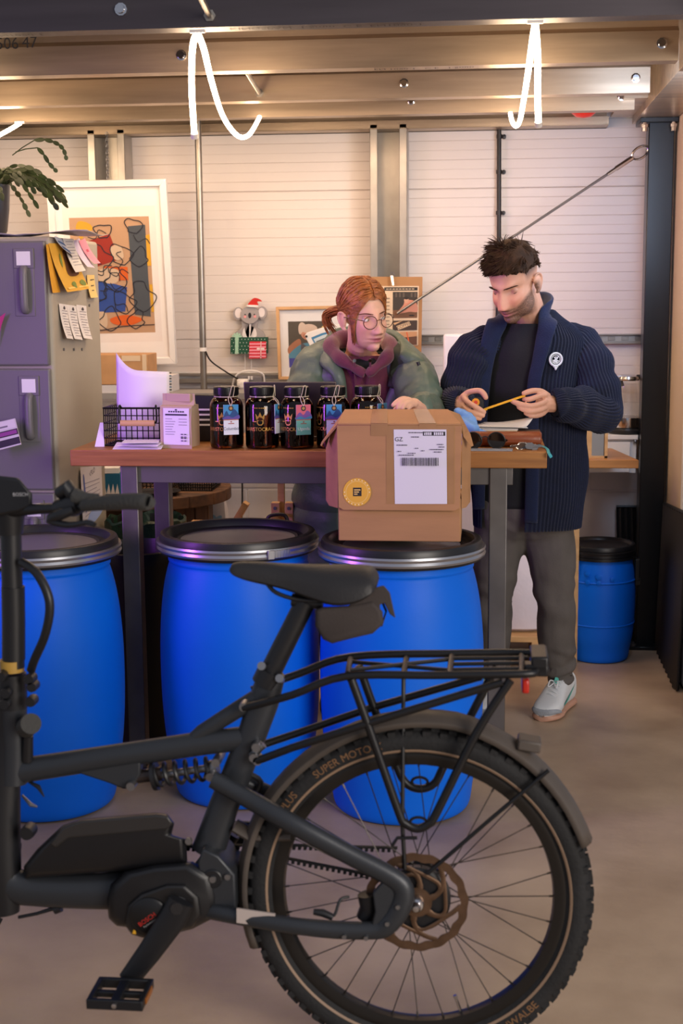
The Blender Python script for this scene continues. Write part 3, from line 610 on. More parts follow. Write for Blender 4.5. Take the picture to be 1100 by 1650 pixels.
# ================================================================== ON THE BENCH
TT = TZ
m_amber = mat('amber_glass', '2a1206', .06, coat=1, spec=.6)
m_gold = mat('gold_print', 'c79a45', .35, .5)
m_jlid = mat('jar_lid', '121214', .3)
m_string = mat('string', 'cdbfa8', .9)
def amber():
    m = mat('amber_clear', '7a3408', .03, trans=1, ior=1.45); return m
m_amb = amber(); m_beans = mat('coffee_beans', '170c07', .5, var=.5, vs=90, bump=.6, bs=110)
def crown(g, cx, cz, s, w, m):
    pts = [(-.5, 0), (.5, 0), (.62, .78), (.27, .35), (0, .95), (-.27, .35), (-.62, .78)]
    g.add([w(cx+x*s, cz+z*s) for x, z in pts], [(0, 1, 3), (1, 2, 3), (0, 3, 5), (3, 4, 5), (0, 5, 6)], m, False)
    c = [(-.42, -.06), (.42, -.06), (.42, -.5), (.2, -.74), (-.2, -.74), (-.42, -.5)]; c2 = [(-.3, -.16), (.3, -.16), (.3, -.46), (.14, -.62), (-.14, -.62), (-.3, -.46)]
    g.add([w(cx+x*s, cz+z*s) for x, z in c+c2], [(i, (i+1) % 6, 6+(i+1) % 6, 6+i) for i in range(6)], m, False)
    for sx in (-1,): g.add([w(cx+x*s, cz+z*s) for x, z in ((-.95, -.3), (-.5, -.3), (-.5, -.2), (-.95, -.2))], [(0, 1, 2, 3)], m, False)
def jar(px, Y, rot, lab, tagang=None, kind=None, word=''):
    b = P(px, 727, Y=Y); loc = Vector((b.x, Y, TT)); o = thing('coffee_jar', lab, 'jar', loc, 'amber coffee jars along the front of the bench')
    g = G(); g.lathe([(0, .003), (.044, .0), (.050, .004), (.052, .012), (.052, .128), (.050, .140), (.043, .152), (.036, .157), (.0345, .172), (.0315, .172), (.033, .157), (.040, .150), (.047, .139), (.0495, .128), (.0495, .012), (0, .008)], 40, loc); g.build('glass', m_amb, o)
    g = G(); g.lathe([(0, .009), (.049, .011), (.049, .128), (.044, .136), (0, .139)], 32, loc); g.build('coffee', m_beans, o)
    g = G(); g.lathe([(0, .163), (.037, .163), (.0385, .165), (.0385, .188), (.036, .1905), (.03, .189), (0, .189)], 40, loc)
    for i in range(48): a = 2*PI*i/48; g.box(loc+Vector((.0386*math.cos(a), .0386*math.sin(a), .176)), (.0012, .002, .018), 0, Matrix.Rotation(a, 3, 'Z'))
    g.build('lid', m_jlid, o)
    W = lambda x, z: loc+Vector((.0524*math.sin(x/.0524+rot), -.0524*math.cos(x/.0524+rot), z))
    g = G(); crown(g, 0, .092, .024, W, 0); g.text('BARISTOCRACY', (0, 0, 0), X3, Z3, .0155, 0, wrap=lambda x, y: W(x*.93, y+.062)); [g.add([W(x_, .126), W(x_+.0042, .126), W(x_+.0042, .1285), W(x_, .1285)], [(0, 1, 2, 3)], 0, False) for x_ in (-.018, -.0115, -.004, .002, .008, .014)]
    g.build('logo', m_gold, o, norm=False)
    if tagang is not None:
        c = loc+Vector((math.sin(tagang)*.058, -math.cos(tagang)*.058, 0)); ux = Vector((math.cos(tagang), math.sin(tagang), 0)); w, h = .047, .092; top = .138
        if kind == 'edge': w, h = .047, .09
        bl = c-ux*w/2+Z3*(top-h); pn = Panel(bl, bl+ux*w, bl+ux*w+Z3*h, bl+Z3*h); pn.back(.0012, 'e6e6ea'); 
        up, lo = (('3f8fc0', 'dfe6ec') if kind != 'pink' else ('d4647c', '6fb8ac'))
        pn.rect(0, .5, 1, 1, up); pn.rect(0, 0, 1, .5, lo)
        if kind == 'pink': pn.blob([(0, .62), (.25, .75), (.5, .66), (.75, .8), (1, .7), (1, .54), (0, .54)], '7a4fa0'); pn.blob([(0, .55), (.3, .62), (.6, .56), (1, .62), (1, .52), (0, .52)], '3c7fb0')
        else: pn.blob([(0, .62), (.2, .8), (.4, .66), (.7, .85), (1, .68), (1, .56), (0, .56)], '1f4a80'); pn.blob([(0, .57), (.3, .63), (.6, .57), (1, .65), (1, .52), (0, .52)], '5a4a9a')
        pn.rect(0, .485, 1, .515, 'b06a4a'); pn.disc(.5, .88, .17, .09, '2b2433'); pn.disc(.5, .88, .10, .05, 'b08a50'); pn.text(word, .5, .2, .013, '2b3a5a' if kind != 'pink' else 'eef4f2'); pn.rect(.3, .36, .7, .385, 'a04a3a'); pn.disc(.5, .43, .06, .022, 'a04a3a')
        tg = pn.build('tag', o)
        g = G(); q = c+Z3*(top-.004); nk = loc+Vector((math.sin(tagang)*.036, -math.cos(tagang)*.036, .160)); d = Vector((math.sin(tagang), -math.cos(tagang), 0))
        g.tube(cat([q+d*.002, (q+nk)/2+d*.006+ux*.006, nk+d*.003+ux*.004], 5), .0011, 5); g.tube(cat([q+d*.002, (q+nk)/2+d*.006-ux*.005, nk+d*.003-ux*.003], 5), .0011, 5)
        g.tube([loc+Vector((.0368*math.cos(t), .0368*math.sin(t), .160)) for t in [2*PI*i/28 for i in range(28)]], .0013, 5, closed=True)
        g.tube(cat([nk+d*.003, nk+d*.006+Z3*.018+ux*.004, nk+d*.002+Z3*.033+ux*.010, nk+d*.001+Z3*.03+ux*.018, nk+d*.004+ux*.012], 5), .0011, 5)
        g.build('string', m_string, tg)
jar(366, 4.30, -.10, 'leftmost amber coffee jar, blue and white tag saying Columbia on its front', .42, 'blue', 'Columbia')
jar(423, 4.30, .04, 'second amber coffee jar from the left, gold crown facing front, tag edge-on', 1.22, 'edge', '')
jar(479, 4.30, -.42, 'middle amber coffee jar with a pink and teal tag saying Uganda', .48, 'pink', 'Uganda')
jar(537, 4.315, -.85, 'amber coffee jar with a blue tag, right before the open box', .16, 'blue', '')
jar(592, 4.335, .3, 'rightmost amber coffee jar, lower half hidden behind the open cardboard box', 1.0, 'edge', '')
# ---- wire basket
m_wire = mat('black_wire', '101012', .4, .4)
bx0, bx1, by0, by1, bz = P(168, 700, Y=4.33).x, P(257, 700, Y=4.33).x, 4.33, 4.55, TT+.002
o = thing('wire_basket', 'black wire basket with a wooden handle, a curled paper sheet standing in it', 'basket', ((bx0+bx1)/2, (by0+by1)/2, TT))
g = G(); hB = .118
def seg(a, b, r=.0018): g.tube([a, b], r, 6)
for i in range(11):
    x = bx0+(bx1-bx0)*i/10
    for y in (by0, by1): seg((x, y, bz), (x, y, bz+hB))
    seg((x, by0, bz), (x, by1, bz))
for i in range(11):
    y = by0+(by1-by0)*i/10
    for x in (bx0, bx1): seg((x, y, bz), (x, y, bz+hB))
    seg((bx0, y, bz), (bx1, y, bz))
for k in range(6):
    z = bz+hB*k/5; r = .0035 if k in (0, 5) else .0018
    for a, b in (((bx0, by0), (bx1, by0)), ((bx1, by0), (bx1, by1)), ((bx1, by1), (bx0, by1)), ((bx0, by1), (bx0, by0))): seg((*a, z), (*b, z), r)
g.build('wire_cage', m_wire, o)
hx0, hx1, hz = P(194, 682, Y=4.31).x, P(249, 682, Y=4.31).x, P(220, 682, Y=4.31).z
g = G(); g.tube([(hx0, 4.312, hz), (hx1, 4.312, hz)], .0095, 12); h = g.build('handle_grip', m_pine, o)
g = G()
for x in (hx0, hx1): g.tube(cat([(x, 4.312, hz), (x+(-.006 if x == hx0 else .006), 4.312, hz+.01), (x+(-.004 if x == hx0 else .004), 4.318, bz+hB+.008), (x, 4.328, bz+hB)], 4), .003, 6)
g.build('handle_wire', m_wire, o)
# curled sheet standing in the basket
g = G(); V = []; nu, nv = 18, 10; xa, xb = P(183, 640, Y=4.42).x, P(268, 640, Y=4.42).x
zt = P(220, 600, Y=4.44).z
for j in range(nv+1):
    for i in range(nu+1):
        u, v = i/nu, j/nv; top = zt+.006+.05*max(0, 1-u*2.2)**2-.012*u
        V.append((xa+(xb-xa)*u, 4.45-.035*math.sin(PI*u)+.02*v, bz+.006+(top-bz)*v))
g.add(V, [(j*(nu+1)+i, j*(nu+1)+i+1, (j+1)*(nu+1)+i+1, (j+1)*(nu+1)+i) for j in range(nv) for i in range(nu)])
m_sheet = mat('white_sheet', 'e8e2ee', .6); tag(g.build('paper_sheet', m_sheet, solid=.0008), 'large curled white paper sheet standing up in the wire basket', 'paper')
g = G(); a = P(185, 720, Y=4.27); b = P(262, 720, Y=4.27)
for i, (sx, rz) in enumerate(((0, .05), (.012, -.08), (.02, .14))): g.box(((a.x+b.x)/2+sx*.4, 4.272, TT+.008+i*.007), (b.x-a.x-.02*i, .07, .0012), 0, Matrix.Rotation(rz, 3, 'Z') @ Matrix.Rotation(.08*(1-i)+.12, 3, 'X'))
tag(g.build('folded_papers', m_sheet), 'folded white papers lying in front of the wire basket', 'paper')
g = G(); g.prism([P(152, 722, Y=4.31), P(168, 722, Y=4.31), P(167, 681, Y=4.36), P(161, 681, Y=4.36)], (0, .004, 0)); tag(g.build('leaflet', m_sheet), 'upright white leaflet at the left end of the wire basket', 'leaflet')
# ---- paper coffee bag
m_bag = mat('kraft_bag', 'b9a28c', .75, bump=.1, bs=30)
A = [P(259, 726, Y=4.28), P(309, 727, Y=4.26)]; Bk = [P(322, 722, Y=4.37), P(270, 722, Y=4.39)]
for q in A+Bk: q.z = TT
tz = P(290, 634, Y=4.33).z; o = thing('coffee_bag', 'kraft paper coffee bag with a white printed label beside the wire basket', 'bag', (A[0]+A[1])/2)
g = G(); m0, m1 = (A[0]+Bk[1])/2, (A[1]+Bk[0])/2
def rg(z, t, ins=0): return [Vector((q.x, q.y, z)).lerp(Vector((c.x, c.y, z)), t) for q, c in zip(A+Bk, (m0, m1, m1, m0))]
R = [rg(TT, 0), rg(TT+.09, -.02), rg(TT+.13, .15), rg(tz-.035, .75), rg(tz-.02, .93), rg(tz, .95)]
g.rings([[*r[:2], (r[1]+r[2])/2+Vector((-.012 if i < 3 else -.003, 0, 0)), *r[2:], ] for i, r in enumerate(R)]); g.build('pouch', m_bag, o, sharp=25)
fb = lambda u, v: (A[0].lerp(A[1], u)+Z3*v)
n = (A[1]-A[0]).cross(Z3).normalized(); sl = Vector((0, .045, .15))
c0, c1 = fb(.12, .012)+n*.004, fb(.95, .012)+n*.004; c2, c3 = fb(.95, .125)+Y3*.006+n*.005, fb(.12, .125)+Y3*.006+n*.005
pn = Panel(c0, c1, c2, c3); pn.rect(0, 0, 1, 1, 'e4dfe8'); [pn.rect(.2+.09*k, .885, .27+.09*k, .925, '3a3648') for k in range(7)]; pn.disc(.5, .955, .05, .02, '3a3648'); pn.rect(.08, .80, .92, .845, '3a3648')
for k in range(7): pn.rect(.08, .70-k*.07, .35+.12*((k*7) % 4)/3, .715-k*.07, '8a8496')
for k in range(3): pn.rect(.6, .70-k*.08, .92, .715-k*.08, '8a8496')
for i in range(6):
    for j in range(6):
        if (i*5+j*3+i*j) % 3: pn.rect(.64+i*.045, .10+j*.035, .64+i*.045+.04, .10+j*.035+.03, '4a4560')
pn.build('label', o)
g = G(); c = m0.lerp(m1, .5); g.box(Vector((c.x, c.y-.006, tz-.012)), (.085, .006, .026), 0, Matrix.Rotation(-.28, 3, 'Z')); g.build('rolled_top', m_bag, o, bevel=.002)
g = G(); c = P(328, 726, Y=4.5); c.z = TT
g.rings([[(c.x-.045, c.y-.03, TT), (c.x+.045, c.y-.03, TT), (c.x+.045, c.y+.03, TT), (c.x-.045, c.y+.03, TT)], [(c.x-.05, c.y-.032, TT+.05), (c.x+.05, c.y-.032, TT+.05), (c.x+.05, c.y+.032, TT+.05), (c.x-.05, c.y+.032, TT+.05)], [(c.x-.045, c.y-.004, TT+.15), (c.x+.045, c.y-.004, TT+.15), (c.x+.045, c.y+.004, TT+.15), (c.x-.045, c.y+.004, TT+.15)]])
o = tag(g.build('black_pouch', mat('pouch_black', '141315', .4), bevel=.004), 'black coffee pouch between the kraft bag and the first jar', 'bag')
g = G()
for k in range(4): g.box((c.x+.01, c.y-.034+.0045*k, TT+.055+k*.016), (.05-.008*(k % 2), .001, .006), 0, Matrix.Rotation(-.28, 3, 'X'))
g.build('print', m_paper, o)
# ---- laptop
m_lap = mat('laptop_grey', '5d5653', .38, .6)
a, b = P(401, 612, Y=4.54), P(547, 611, Y=4.54); th = .022
o = thing('laptop', 'open dark grey laptop seen from behind its lid behind the jars', 'laptop', ((a.x+b.x)/2, 4.54, TT))
g = G(); g.T = Matrix.Translation(((a.x+b.x)/2, 4.48, TT+.018)) @ Matrix.Rotation(math.radians(14), 4, 'X'); hh = (a.z-TT-.018)/math.cos(math.radians(14)); g.box((0, 0, hh/2), (b.x-a.x, .006, hh)); g.build('lid', m_lap, o, bevel=.0025, seg=2)
g = G(); g.bb(a.x, b.x, 4.485, 4.70, TT+.003, TT+.016); g.build('base', m_lap, o, bevel=.003)
g = G(); g.T = Matrix.Translation(((a.x+b.x)/2, 4.48, TT+.018)) @ Matrix.Rotation(math.radians(14), 4, 'X'); g.box((0, .0035, hh/2), (b.x-a.x-.012, .001, hh-.014)); g.build('screen', mat('screen', '8fa0b8', .3, emit=.3), o)
# ---- cardboard box on the middle-right drum
m_card = mat('box_card', 'ae8058', .8, var=.06, vs=6, bump=.05, bs=50, stretch=(1, 1, 6)); m_tape = mat('brown_tape', 'a57c54', .22, var=.1, vs=10)
fy = 3.965; zb = .815
L0, R0 = P(545, 850, Y=fy).x, P(742, 850, Y=fy).x; zt = P(640, 685, Y=fy).z; zm = P(640, 819, Y=fy).z; by = fy+.20
o = thing('cardboard_box', 'open brown cardboard box with upside-down address label standing on a blue drum', 'box', ((L0+R0)/2, fy+.09, zb))
g = G(); g.bb(L0, R0, fy, by, zb, zm+.03); g.bb(L0+.004, R0-.004, fy+.004, by, zm, zt-.002); g.build('body', m_card, o, bevel=.003)
g = G(); fl = .006
g.prism([(L0-.002, fy-.004, zt), (R0+.002, fy-.004, zt), (R0-.002, fy-.016, zm+.004), (R0-.016, fy-.0175, zm-.004), (L0+.016, fy-.0175, zm-.004), (L0+.002, fy-.016, zm+.004)], (0, fl*.7, 0)); ff = g.build('front_flap', m_card, o, bevel=.0015, seg=1)
a, b, c, d = P(526, 707, Y=fy+.07), P(526, 808, Y=fy+.07), P(536, 818, Y=fy+.03), None
g = G(); g.prism([(L0-.001, fy+.002, zt-.004), P(532, 700, Y=fy+.10), P(525, 722, Y=fy+.10), P(525, 806, Y=fy+.10), P(530, 815, Y=fy+.09), (L0-.001, fy+.002, zm-.002)], (-.001, .006, 0)); g.build('left_flap', m_card, o, bevel=.001, seg=1)
g = G(); g.prism([(R0+.002, fy+.000, zt-.002), (R0+.002, fy+.000, zm), P(750, 818, Y=fy+.04), P(757, 809, Y=fy+.05), P(758, 712, Y=fy+.06), P(752, 690, Y=fy+.06)], (.001, .006, 0)); g.build('right_flap', m_card, o, bevel=.001, seg=1)
# lid strip: top board tilted towards the viewer
g = G(); tl, tr = P(555, 662, Y=by), P(722, 662, Y=by)
g.prism([(L0, fy-.004, zt), (R0, fy-.004, zt), tuple(tr), tuple(tl)], (0, 0, .005)); tp = g.build('top_panel', m_card, o, bevel=.001, seg=1)
g = G(); g.prism([(L0, fy-.003, zt+.003), tuple(tl+Z3*.003), P(541, 682, Y=by-.03), P(516, 717, Y=fy+.04), P(518, 712, Y=fy+.04)], (.003, 0, -.004)); g.build('left_top_flap', m_card, o)
g = G(); g.prism([(R0, fy-.003, zt+.003), P(746, 703, Y=fy), P(757, 717.5, Y=fy), P(761, 716, Y=fy+.01), P(756, 697, Y=fy+.02), P(740, 667, Y=by-.03), tuple(tr+Z3*.003)], (.003, 0, -.004)); g.build('right_top_flap', m_card, o)
g = G()
for x0, x1 in ((.27, .41), (.66, .80)):
    q = lambda u, v, e=.0058: Vector((L0, fy-.0045, zt)).lerp(Vector((R0, fy-.0045, zt)), u).lerp(tl.lerp(tr, u), v)+Z3*e
    g.poly([q(x0, 0), q(x1, 0), q(x1, 1), q(x0, 1)]); z1 = zt-.03
    g.poly([(L0+(R0-L0)*x0, fy-.0068, z1), (L0+(R0-L0)*x1, fy-.0068, z1), (L0+(R0-L0)*x1, fy-.0058, zt+.004), (L0+(R0-L0)*x0, fy-.0058, zt+.004)])
def ffp(px, py, off=.0012): # point on the sloping front flap
    t = (P(px, py, Y=fy).z-zm)/(zt-zm); return P(px, py, Y=fy-.016+.012*t-off)
g.poly([ffp(622, 812), ffp(731, 812), ffp(731, 686), ffp(622, 686)]); g.build('tape', m_tape, o, norm=False)
lb = Panel(ffp(636, 812, .002), ffp(720, 812, .002), ffp(719, 692, .002), ffp(634, 692, .002)); lb.rect(0, 0, 1, 1, 'dcd8e6')
lb.rect((682-635)/85, (812-702)/120, (718-635)/85, (812-695.5)/120, '26252c'); [lb.rect((684+k*3.2+(k > 3)*3-635)/85, (812-701)/120, (684+k*3.2+(k > 3)*3+2.3-635)/85, (812-696.6)/120, 'dcd8e6') for k in range(10) if k != 9]; lb.text('GZ', (643-635)/85, (812-708)/120, .0165, '33323c')
for w_, x, y in ((26, 672, 697), (14, 670, 704), (17, 648, 717), (10, 710, 716), (9, 712, 720), (22, 704, 724), (12, 706, 728), (5, 682, 726), (5, 672, 722), (12, 664, 730), (24, 655, 733), (6, 644, 727)):
    x_ = x-w_/2
    while x_ < x+w_/2-1: q_ = 1.6+(x_*7 % 3); lb.rect((x_-635)/85, (812-y-.7)/120, (min(x_+q_, x+w_/2)-635)/85, (812-y+.7)/120, '4a4854'); x_ += q_+.7
random.seed(5); x = 648.0
while x < 706:
    w_ = random.choice((.5, .9, 1.4)); lb.rect((x-635)/85, (812-750)/120, (x+w_-635)/85, (812-737)/120, '26252c'); x += w_+random.choice((.5, .8, 1.2))
lb.build('address_label', o)
st = Panel(ffp(552, 816, .002), ffp(598, 816, .002), ffp(598, 770, .002), ffp(552, 770, .002)); st.disc(.5, .5, .49, .49, 'e0a93c', 36); st.disc(.5, .5, .40, .40, 'e8c070', 36); st.disc(.5, .5, .375, .375, 'e0a93c', 36); st.rect(.36, .36, .66, .66, '231f20')
for k in range(3): st.rect(.40, .56-k*.075, .62-.05*k, .60-k*.075, 'e8c070')
for k in range(22):
    a = 2*PI*k/22
    if k % 11 < 8: st.disc(.5+.44*math.cos(a), .5+.44*math.sin(a), .018, .03, 'fbe9b8', 6, a)
st.build('round_sticker', o)
# ---- right end of the bench
m_leather = mat('tan_leather', '84411f', .38, var=.15, vs=12, bump=.08, bs=90)
a, b = P(757, 713, Y=4.36), P(872, 711.5, Y=4.36); r = .0235; a.z = b.z = TT+r
o = thing('leather_roll', 'tan brown leather tool roll lying at the right end of the bench', 'roll', ((a.x+b.x)/2, 4.36, TT))
g = G(); g.tube([a, a+X3*.004, b-X3*.008, b-X3*.003, b], [r*.9, r, r, r*.95, r*.8], 28); g.build('roll', m_leather, o)
g = G(); g.box(((a.x+b.x)/2+.04, 4.36-r*.9, TT+r*.75), (.14, .004, .004), 0); g.build('seam', m_leather, o)
g = G(); g.tube(cat([b+Vector((-.012, -.01, -.015)), P(880, 722, Y=4.30), P(884, 730, Y=4.205), P(888, 737, Y=4.2)], 5), .003, 6, asp=(1.6, .5)); tag(g.build('teal_strap', mat('teal', '3fa3b4', .6)), 'thin teal strap hanging over the right corner of the bench', 'strap')
a, b = P(757, 703, Y=4.50), P(833, 703, Y=4.50); zt = P(800, 691, Y=4.5).z
o = thing('notebook', 'thick cream notebook behind the leather roll under loose papers', 'book', ((a.x+b.x)/2, 4.55, TT))
g = G(); g.bb(a.x-.05, b.x, 4.49, 4.66, TT+.003, zt-.003); g.build('pages', mat('cream_pages', 'd8c9a8', .8, var=.1, vs=150, stretch=(.2, .2, 3)), o)
g = G(); g.bb(a.x-.052, b.x+.002, 4.488, 4.662, zt-.003, zt); g.bb(a.x-.052, b.x+.002, 4.488, 4.662, TT, TT+.003); g.build('cover', m_white, o)
for i, (dx, rz, lab, cu) in enumerate(((0, .05, 'lower white sheet on the cream notebook', .01), (.01, -.22, 'upper white sheet with a lifted corner on the cream notebook', .03))):
    g = G(); c = P(806, 688, Y=4.56); R = Matrix.Rotation(rz, 3, 'Z'); V = []
    for j in range(7):
        for k in range(9):
            u, v = k/8-.5, j/6-.5; q = R @ Vector((u*.165, v*.17, 0)); V.append((c.x+q.x+dx, 4.57+q.y, zt+.002+i*.004+cu*max(0, u+v-.2)**1.5+.01*max(0, -.3-v)))
    g.add(V, [(j*9+k, j*9+k+1, (j+1)*9+k+1, (j+1)*9+k) for j in range(6) for k in range(8)]); tag(g.build('paper_sheet', m_white, solid=.0006), lab, 'paper')
g = G(); a = P(851, 703, Y=4.55); g.box((a.x, 4.55, TT+.016), (.075, .05, .032)); tag(g.build('wooden_block', m_old, bevel=.003), 'small dark brown block behind the end of the leather roll', 'block')
# sunglasses
m_lens = mat('dark_lens', '0c0c0e', .05, coat=1); o = thing('sunglasses', 'black round sunglasses lying folded in front of the leather roll', 'sunglasses', P(785, 720, Y=4.29))
for px in (762, 799.5):
    c = P(px, 716, Y=4.29); c.z = TT+.0265; a, b, t = frame(Vector((-.25, -1, -.12)))
    g = G(); g.tube([c+a*(.0265*math.cos(s))+b*(.0245*math.sin(s)) for s in [2*PI*k/28 for k in range(28)]], .0022, 8, closed=True); f_ = g.build('rim', m_black, o)
    g = G(); g.add([c+t*.002]+[c+a*(.026*math.cos(s))+b*(.024*math.sin(s)) for s in [2*PI*k/28 for k in range(28)]], [(0, 1+k, 1+(k+1) % 28) for k in range(28)]); g.build('lens', m_lens, f_)
g = G(); c = P(781, 714, Y=4.285); c.z = TT+.035; g.tube(cat([c+Vector((-.012, 0, 0)), c+Vector((0, -.003, .004)), c+Vector((.012, 0, 0))], 4), .0018, 6)
for px, s in ((748, -1), (813, 1)): q = P(px, 716, Y=4.29); q.z = TT+.03; g.tube(cat([q, q+Vector((s*.006, .03, -.008)), q+Vector((-s*.03, .045, -.02))], 4), .002, 6)
g.build('temples', m_black, o)
# keys
o = thing('key_bunch', 'bunch of steel keys on a ring before the leather roll', 'keys', P(845, 724, Y=4.275)); kc = P(838, 722, Y=4.28); kc.z = TT+.008
g = G(); g.tube([kc+Vector((.012*math.cos(s), .006*math.sin(s), .008*math.sin(s))) for s in [2*PI*k/16 for k in range(16)]], .0014, 6, closed=True); g.build('ring', m_chrome, o)
for i, (ang, tilt) in enumerate(((-.4, .15), (.1, .35), (.7, .2), (-2.8, .1), (-.1, .1))):
    g = G(); R = Matrix.Rotation(ang, 3, 'Z') @ Matrix.Rotation(-tilt+PI/2*.75, 3, 'X'); p0 = kc+Vector((.006*i-.005, -.004*i+.006, 0)); ol = [(0, -.010), (.016, -.011), (.02, -.004), (.045, -.004), (.047, 0), (.043, .004), (.034, .003), (.03, .0045), (.02, .004), (.016, .011), (0, .010), (-.005, 0)]
    V = [R @ Vector((x, y, 0)) for x, y in ol]; mz = min(v.z for v in V); g.prism([p0+v+Vector((0, 0, -mz-.006)) for v in V], R @ Vector((0, 0, .002))); g.build('key', m_steel, o)
g = G(); g.box(P(862, 722, Y=4.27)*1.0, (.016, .006, .022), 0, Matrix.Rotation(.6, 3, 'Y')); g.build('key_fob', m_steel, o, bevel=.002)
g = G(); c = P(792, 726, Y=4.26); g.box((c.x, 4.262, TT+.0012), (.125, .06, .0016), 0, Matrix.Rotation(-.04, 3, 'Z')); tag(g.build('grey_card', fm('8c93a4')), 'thin grey card lying under the sunglasses', 'card')
# blue gloves
def crump(o_name, lab, blobs, m, vox=.005):
    g = G()
    for p, q, r0, r1 in blobs: g.tube([p, (Vector(p)+Vector(q))/2+Vector((0, 0, .004)), q], [r0, (r0+r1)/2*1.05, r1], 12); g.ell(p, r0); g.ell(q, r1)
    me = remesh(g, vox)
    for v in me.vertices: n_ = nz(v.co, 60)*.004+nz(v.co, 25, 2)*.005; v.co += v.normal*n_
    o = link_mesh(me, o_name, m); return tag(o, lab, 'glove')
m_glove = mat('blue_nitrile', '6f9fe0', .5)
def gp(x, y, Y): return P(x, y, Y=Y)
crump('blue_gloves', 'crumpled pale blue gloves on the bench behind the open box', [(gp(742, 684, 4.42), gp(762, 690, 4.40), .022, .018), (gp(754, 672, 4.44), gp(764, 684, 4.42), .014, .012), (gp(764, 697, 4.42), gp(786, 699, 4.40), .010, .009), (gp(738, 662, 4.45), gp(752, 672, 4.44), .013, .013), (gp(744, 696, 4.42), gp(766, 699, 4.42), .016, .014), (gp(744, 700, 4.42), gp(750, 712, 4.42), .02, .02)], m_glove)
# ---- pale jug-like scraps on the right back: kettle and metal bin
kx = P(1012, 695, Y=6.14).x; kz = .905
o = thing('electric_kettle', 'glass electric kettle with chrome base on the white cabinet beside the black column', 'kettle', (kx, 6.16, kz))
g = G(); g.lathe([(0, 0), (.078, 0), (.083, .006), (.083, .016), (.072, .024), (0, .026)], 32, (kx-.005, 6.16, kz)); g.build('power_base', m_black, o)
g = G(); g.lathe([(0, .026), (.066, .026), (.068, .03), (.066, .07), (.06, .072)], 32, (kx-.005, 6.16, kz)); g.build('chrome_base', m_chrome, o)
g = G(); g.lathe([(.065, .07), (.064, .12), (.058, .19), (.050, .232), (.048, .232), (.056, .19), (.062, .12), (.063, .07)], 32, (kx-.005, 6.16, kz), caps=False); g.build('glass_body', m_glz, o)
g = G(); g.lathe([(.051, .228), (.054, .235), (.05, .245), (.03, .25), (0, .251)], 28, (kx-.005, 6.16, kz)); g.prism([(kx-.055, 6.14, kz+.245), (kx-.055, 6.18, kz+.245), (kx-.04, 6.16, kz+.20)], (.02, 0, .004)); g.build('lid', m_chrome, o)
g = G(); g.tube(cat([(kx+.03, 6.15, kz+.245), (kx+.068, 6.15, kz+.235), (kx+.078, 6.15, kz+.16), (kx+.074, 6.15, kz+.09), (kx+.058, 6.15, kz+.055)], 6), .010, 10, asp=(1.2, .8)); g.build('handle', m_black, o)
a, b = P(950, 752, Y=5.72), P(977, 752, Y=5.72); zt = P(965, 688, Y=5.72).z
o = thing('metal_bin', 'upright grey metal holder with tan wooden edges on the wooden counter', 'holder', ((a.x+b.x)/2-.03, 5.76, .852))
g = G(); g.bb(a.x-.06, b.x-.012, 5.70, 5.82, .852, zt); g.build('body', m_steel, o, bevel=.002)
g = G(); g.bb(b.x-.012, b.x, 5.69, 5.83, .852, zt+.004); g.bb(a.x-.07, a.x+.004, 5.695, 5.70, .852, zt); g.bb(a.x-.07, b.x, 5.69, 5.83, .852, .86); g.build('edging', m_pine, o)
# ================================================================== ELECTRIC BICYCLE
YB = 2.65; KM = 1/829
m_fr = mat('frame_graphite', '34373c', .40, .35, bump=.03, bs=300)
m_frd = mat('frame_black', '15161a', .42)
m_tyre = mat('tyre', '19191b', .8, var=.35, vs=14, bump=.2, bs=120)
m_tan = mat('tan_stripe', '8a715c', .6)
m_rim = mat('rim_black', '24211f', .35, .4)
m_rack = mat('rack_black', '151518', .38, .2)
m_fend = mat('fender_dusty', '4c443e', .55, var=.25, vs=6)
m_spoke = mat('spoke', '4a4542', .35, .8)
m_disc = mat('brake_disc', '6e5644', .4, .75, var=.25, vs=30)
m_seat = mat('saddle', '232122', .55, bump=.1, bs=180)
m_bagc = mat('saddle_bag', '3a3331', .85, bump=.12, bs=250)
m_rubber = mat('grip_rubber', '3b3a38', .8, bump=.3, bs=150)
def bp(x, y, o=0): return P(x, y, Y=YB+o)
HUB = bp(673, 1437); HUB.y = YB
BK = thing('electric_bicycle', 'dark grey electric bicycle with rear rack in the foreground, cut off at the left', 'bicycle', (HUB.x-.4, YB, 0))
def T(pts, r, m, name, o=0, n=12, asp=None, par=None, smoothk=0, ref=None, caps=True):
    """tube through photo points (x,y[,offset]) at the bicycle's plane; r in photo pixels"""
    q = [bp(p[0], p[1], (p[2] if len(p) > 2 else o)) for p in pts]
    rr = [x*KM/2 for x in r] if hasattr(r, '__len__') else [r*KM/2]*len(q)
    if smoothk:
        z = cat([(*a, b) for a, b in zip(q, rr)], smoothk); q = [Vector(t[:3]) for t in z]; rr = [t[3] for t in z]
    g = G(); g.tube(q, rr, n, asp=asp, ref=ref, caps=caps)
    return g.build(name, m, par or BK)
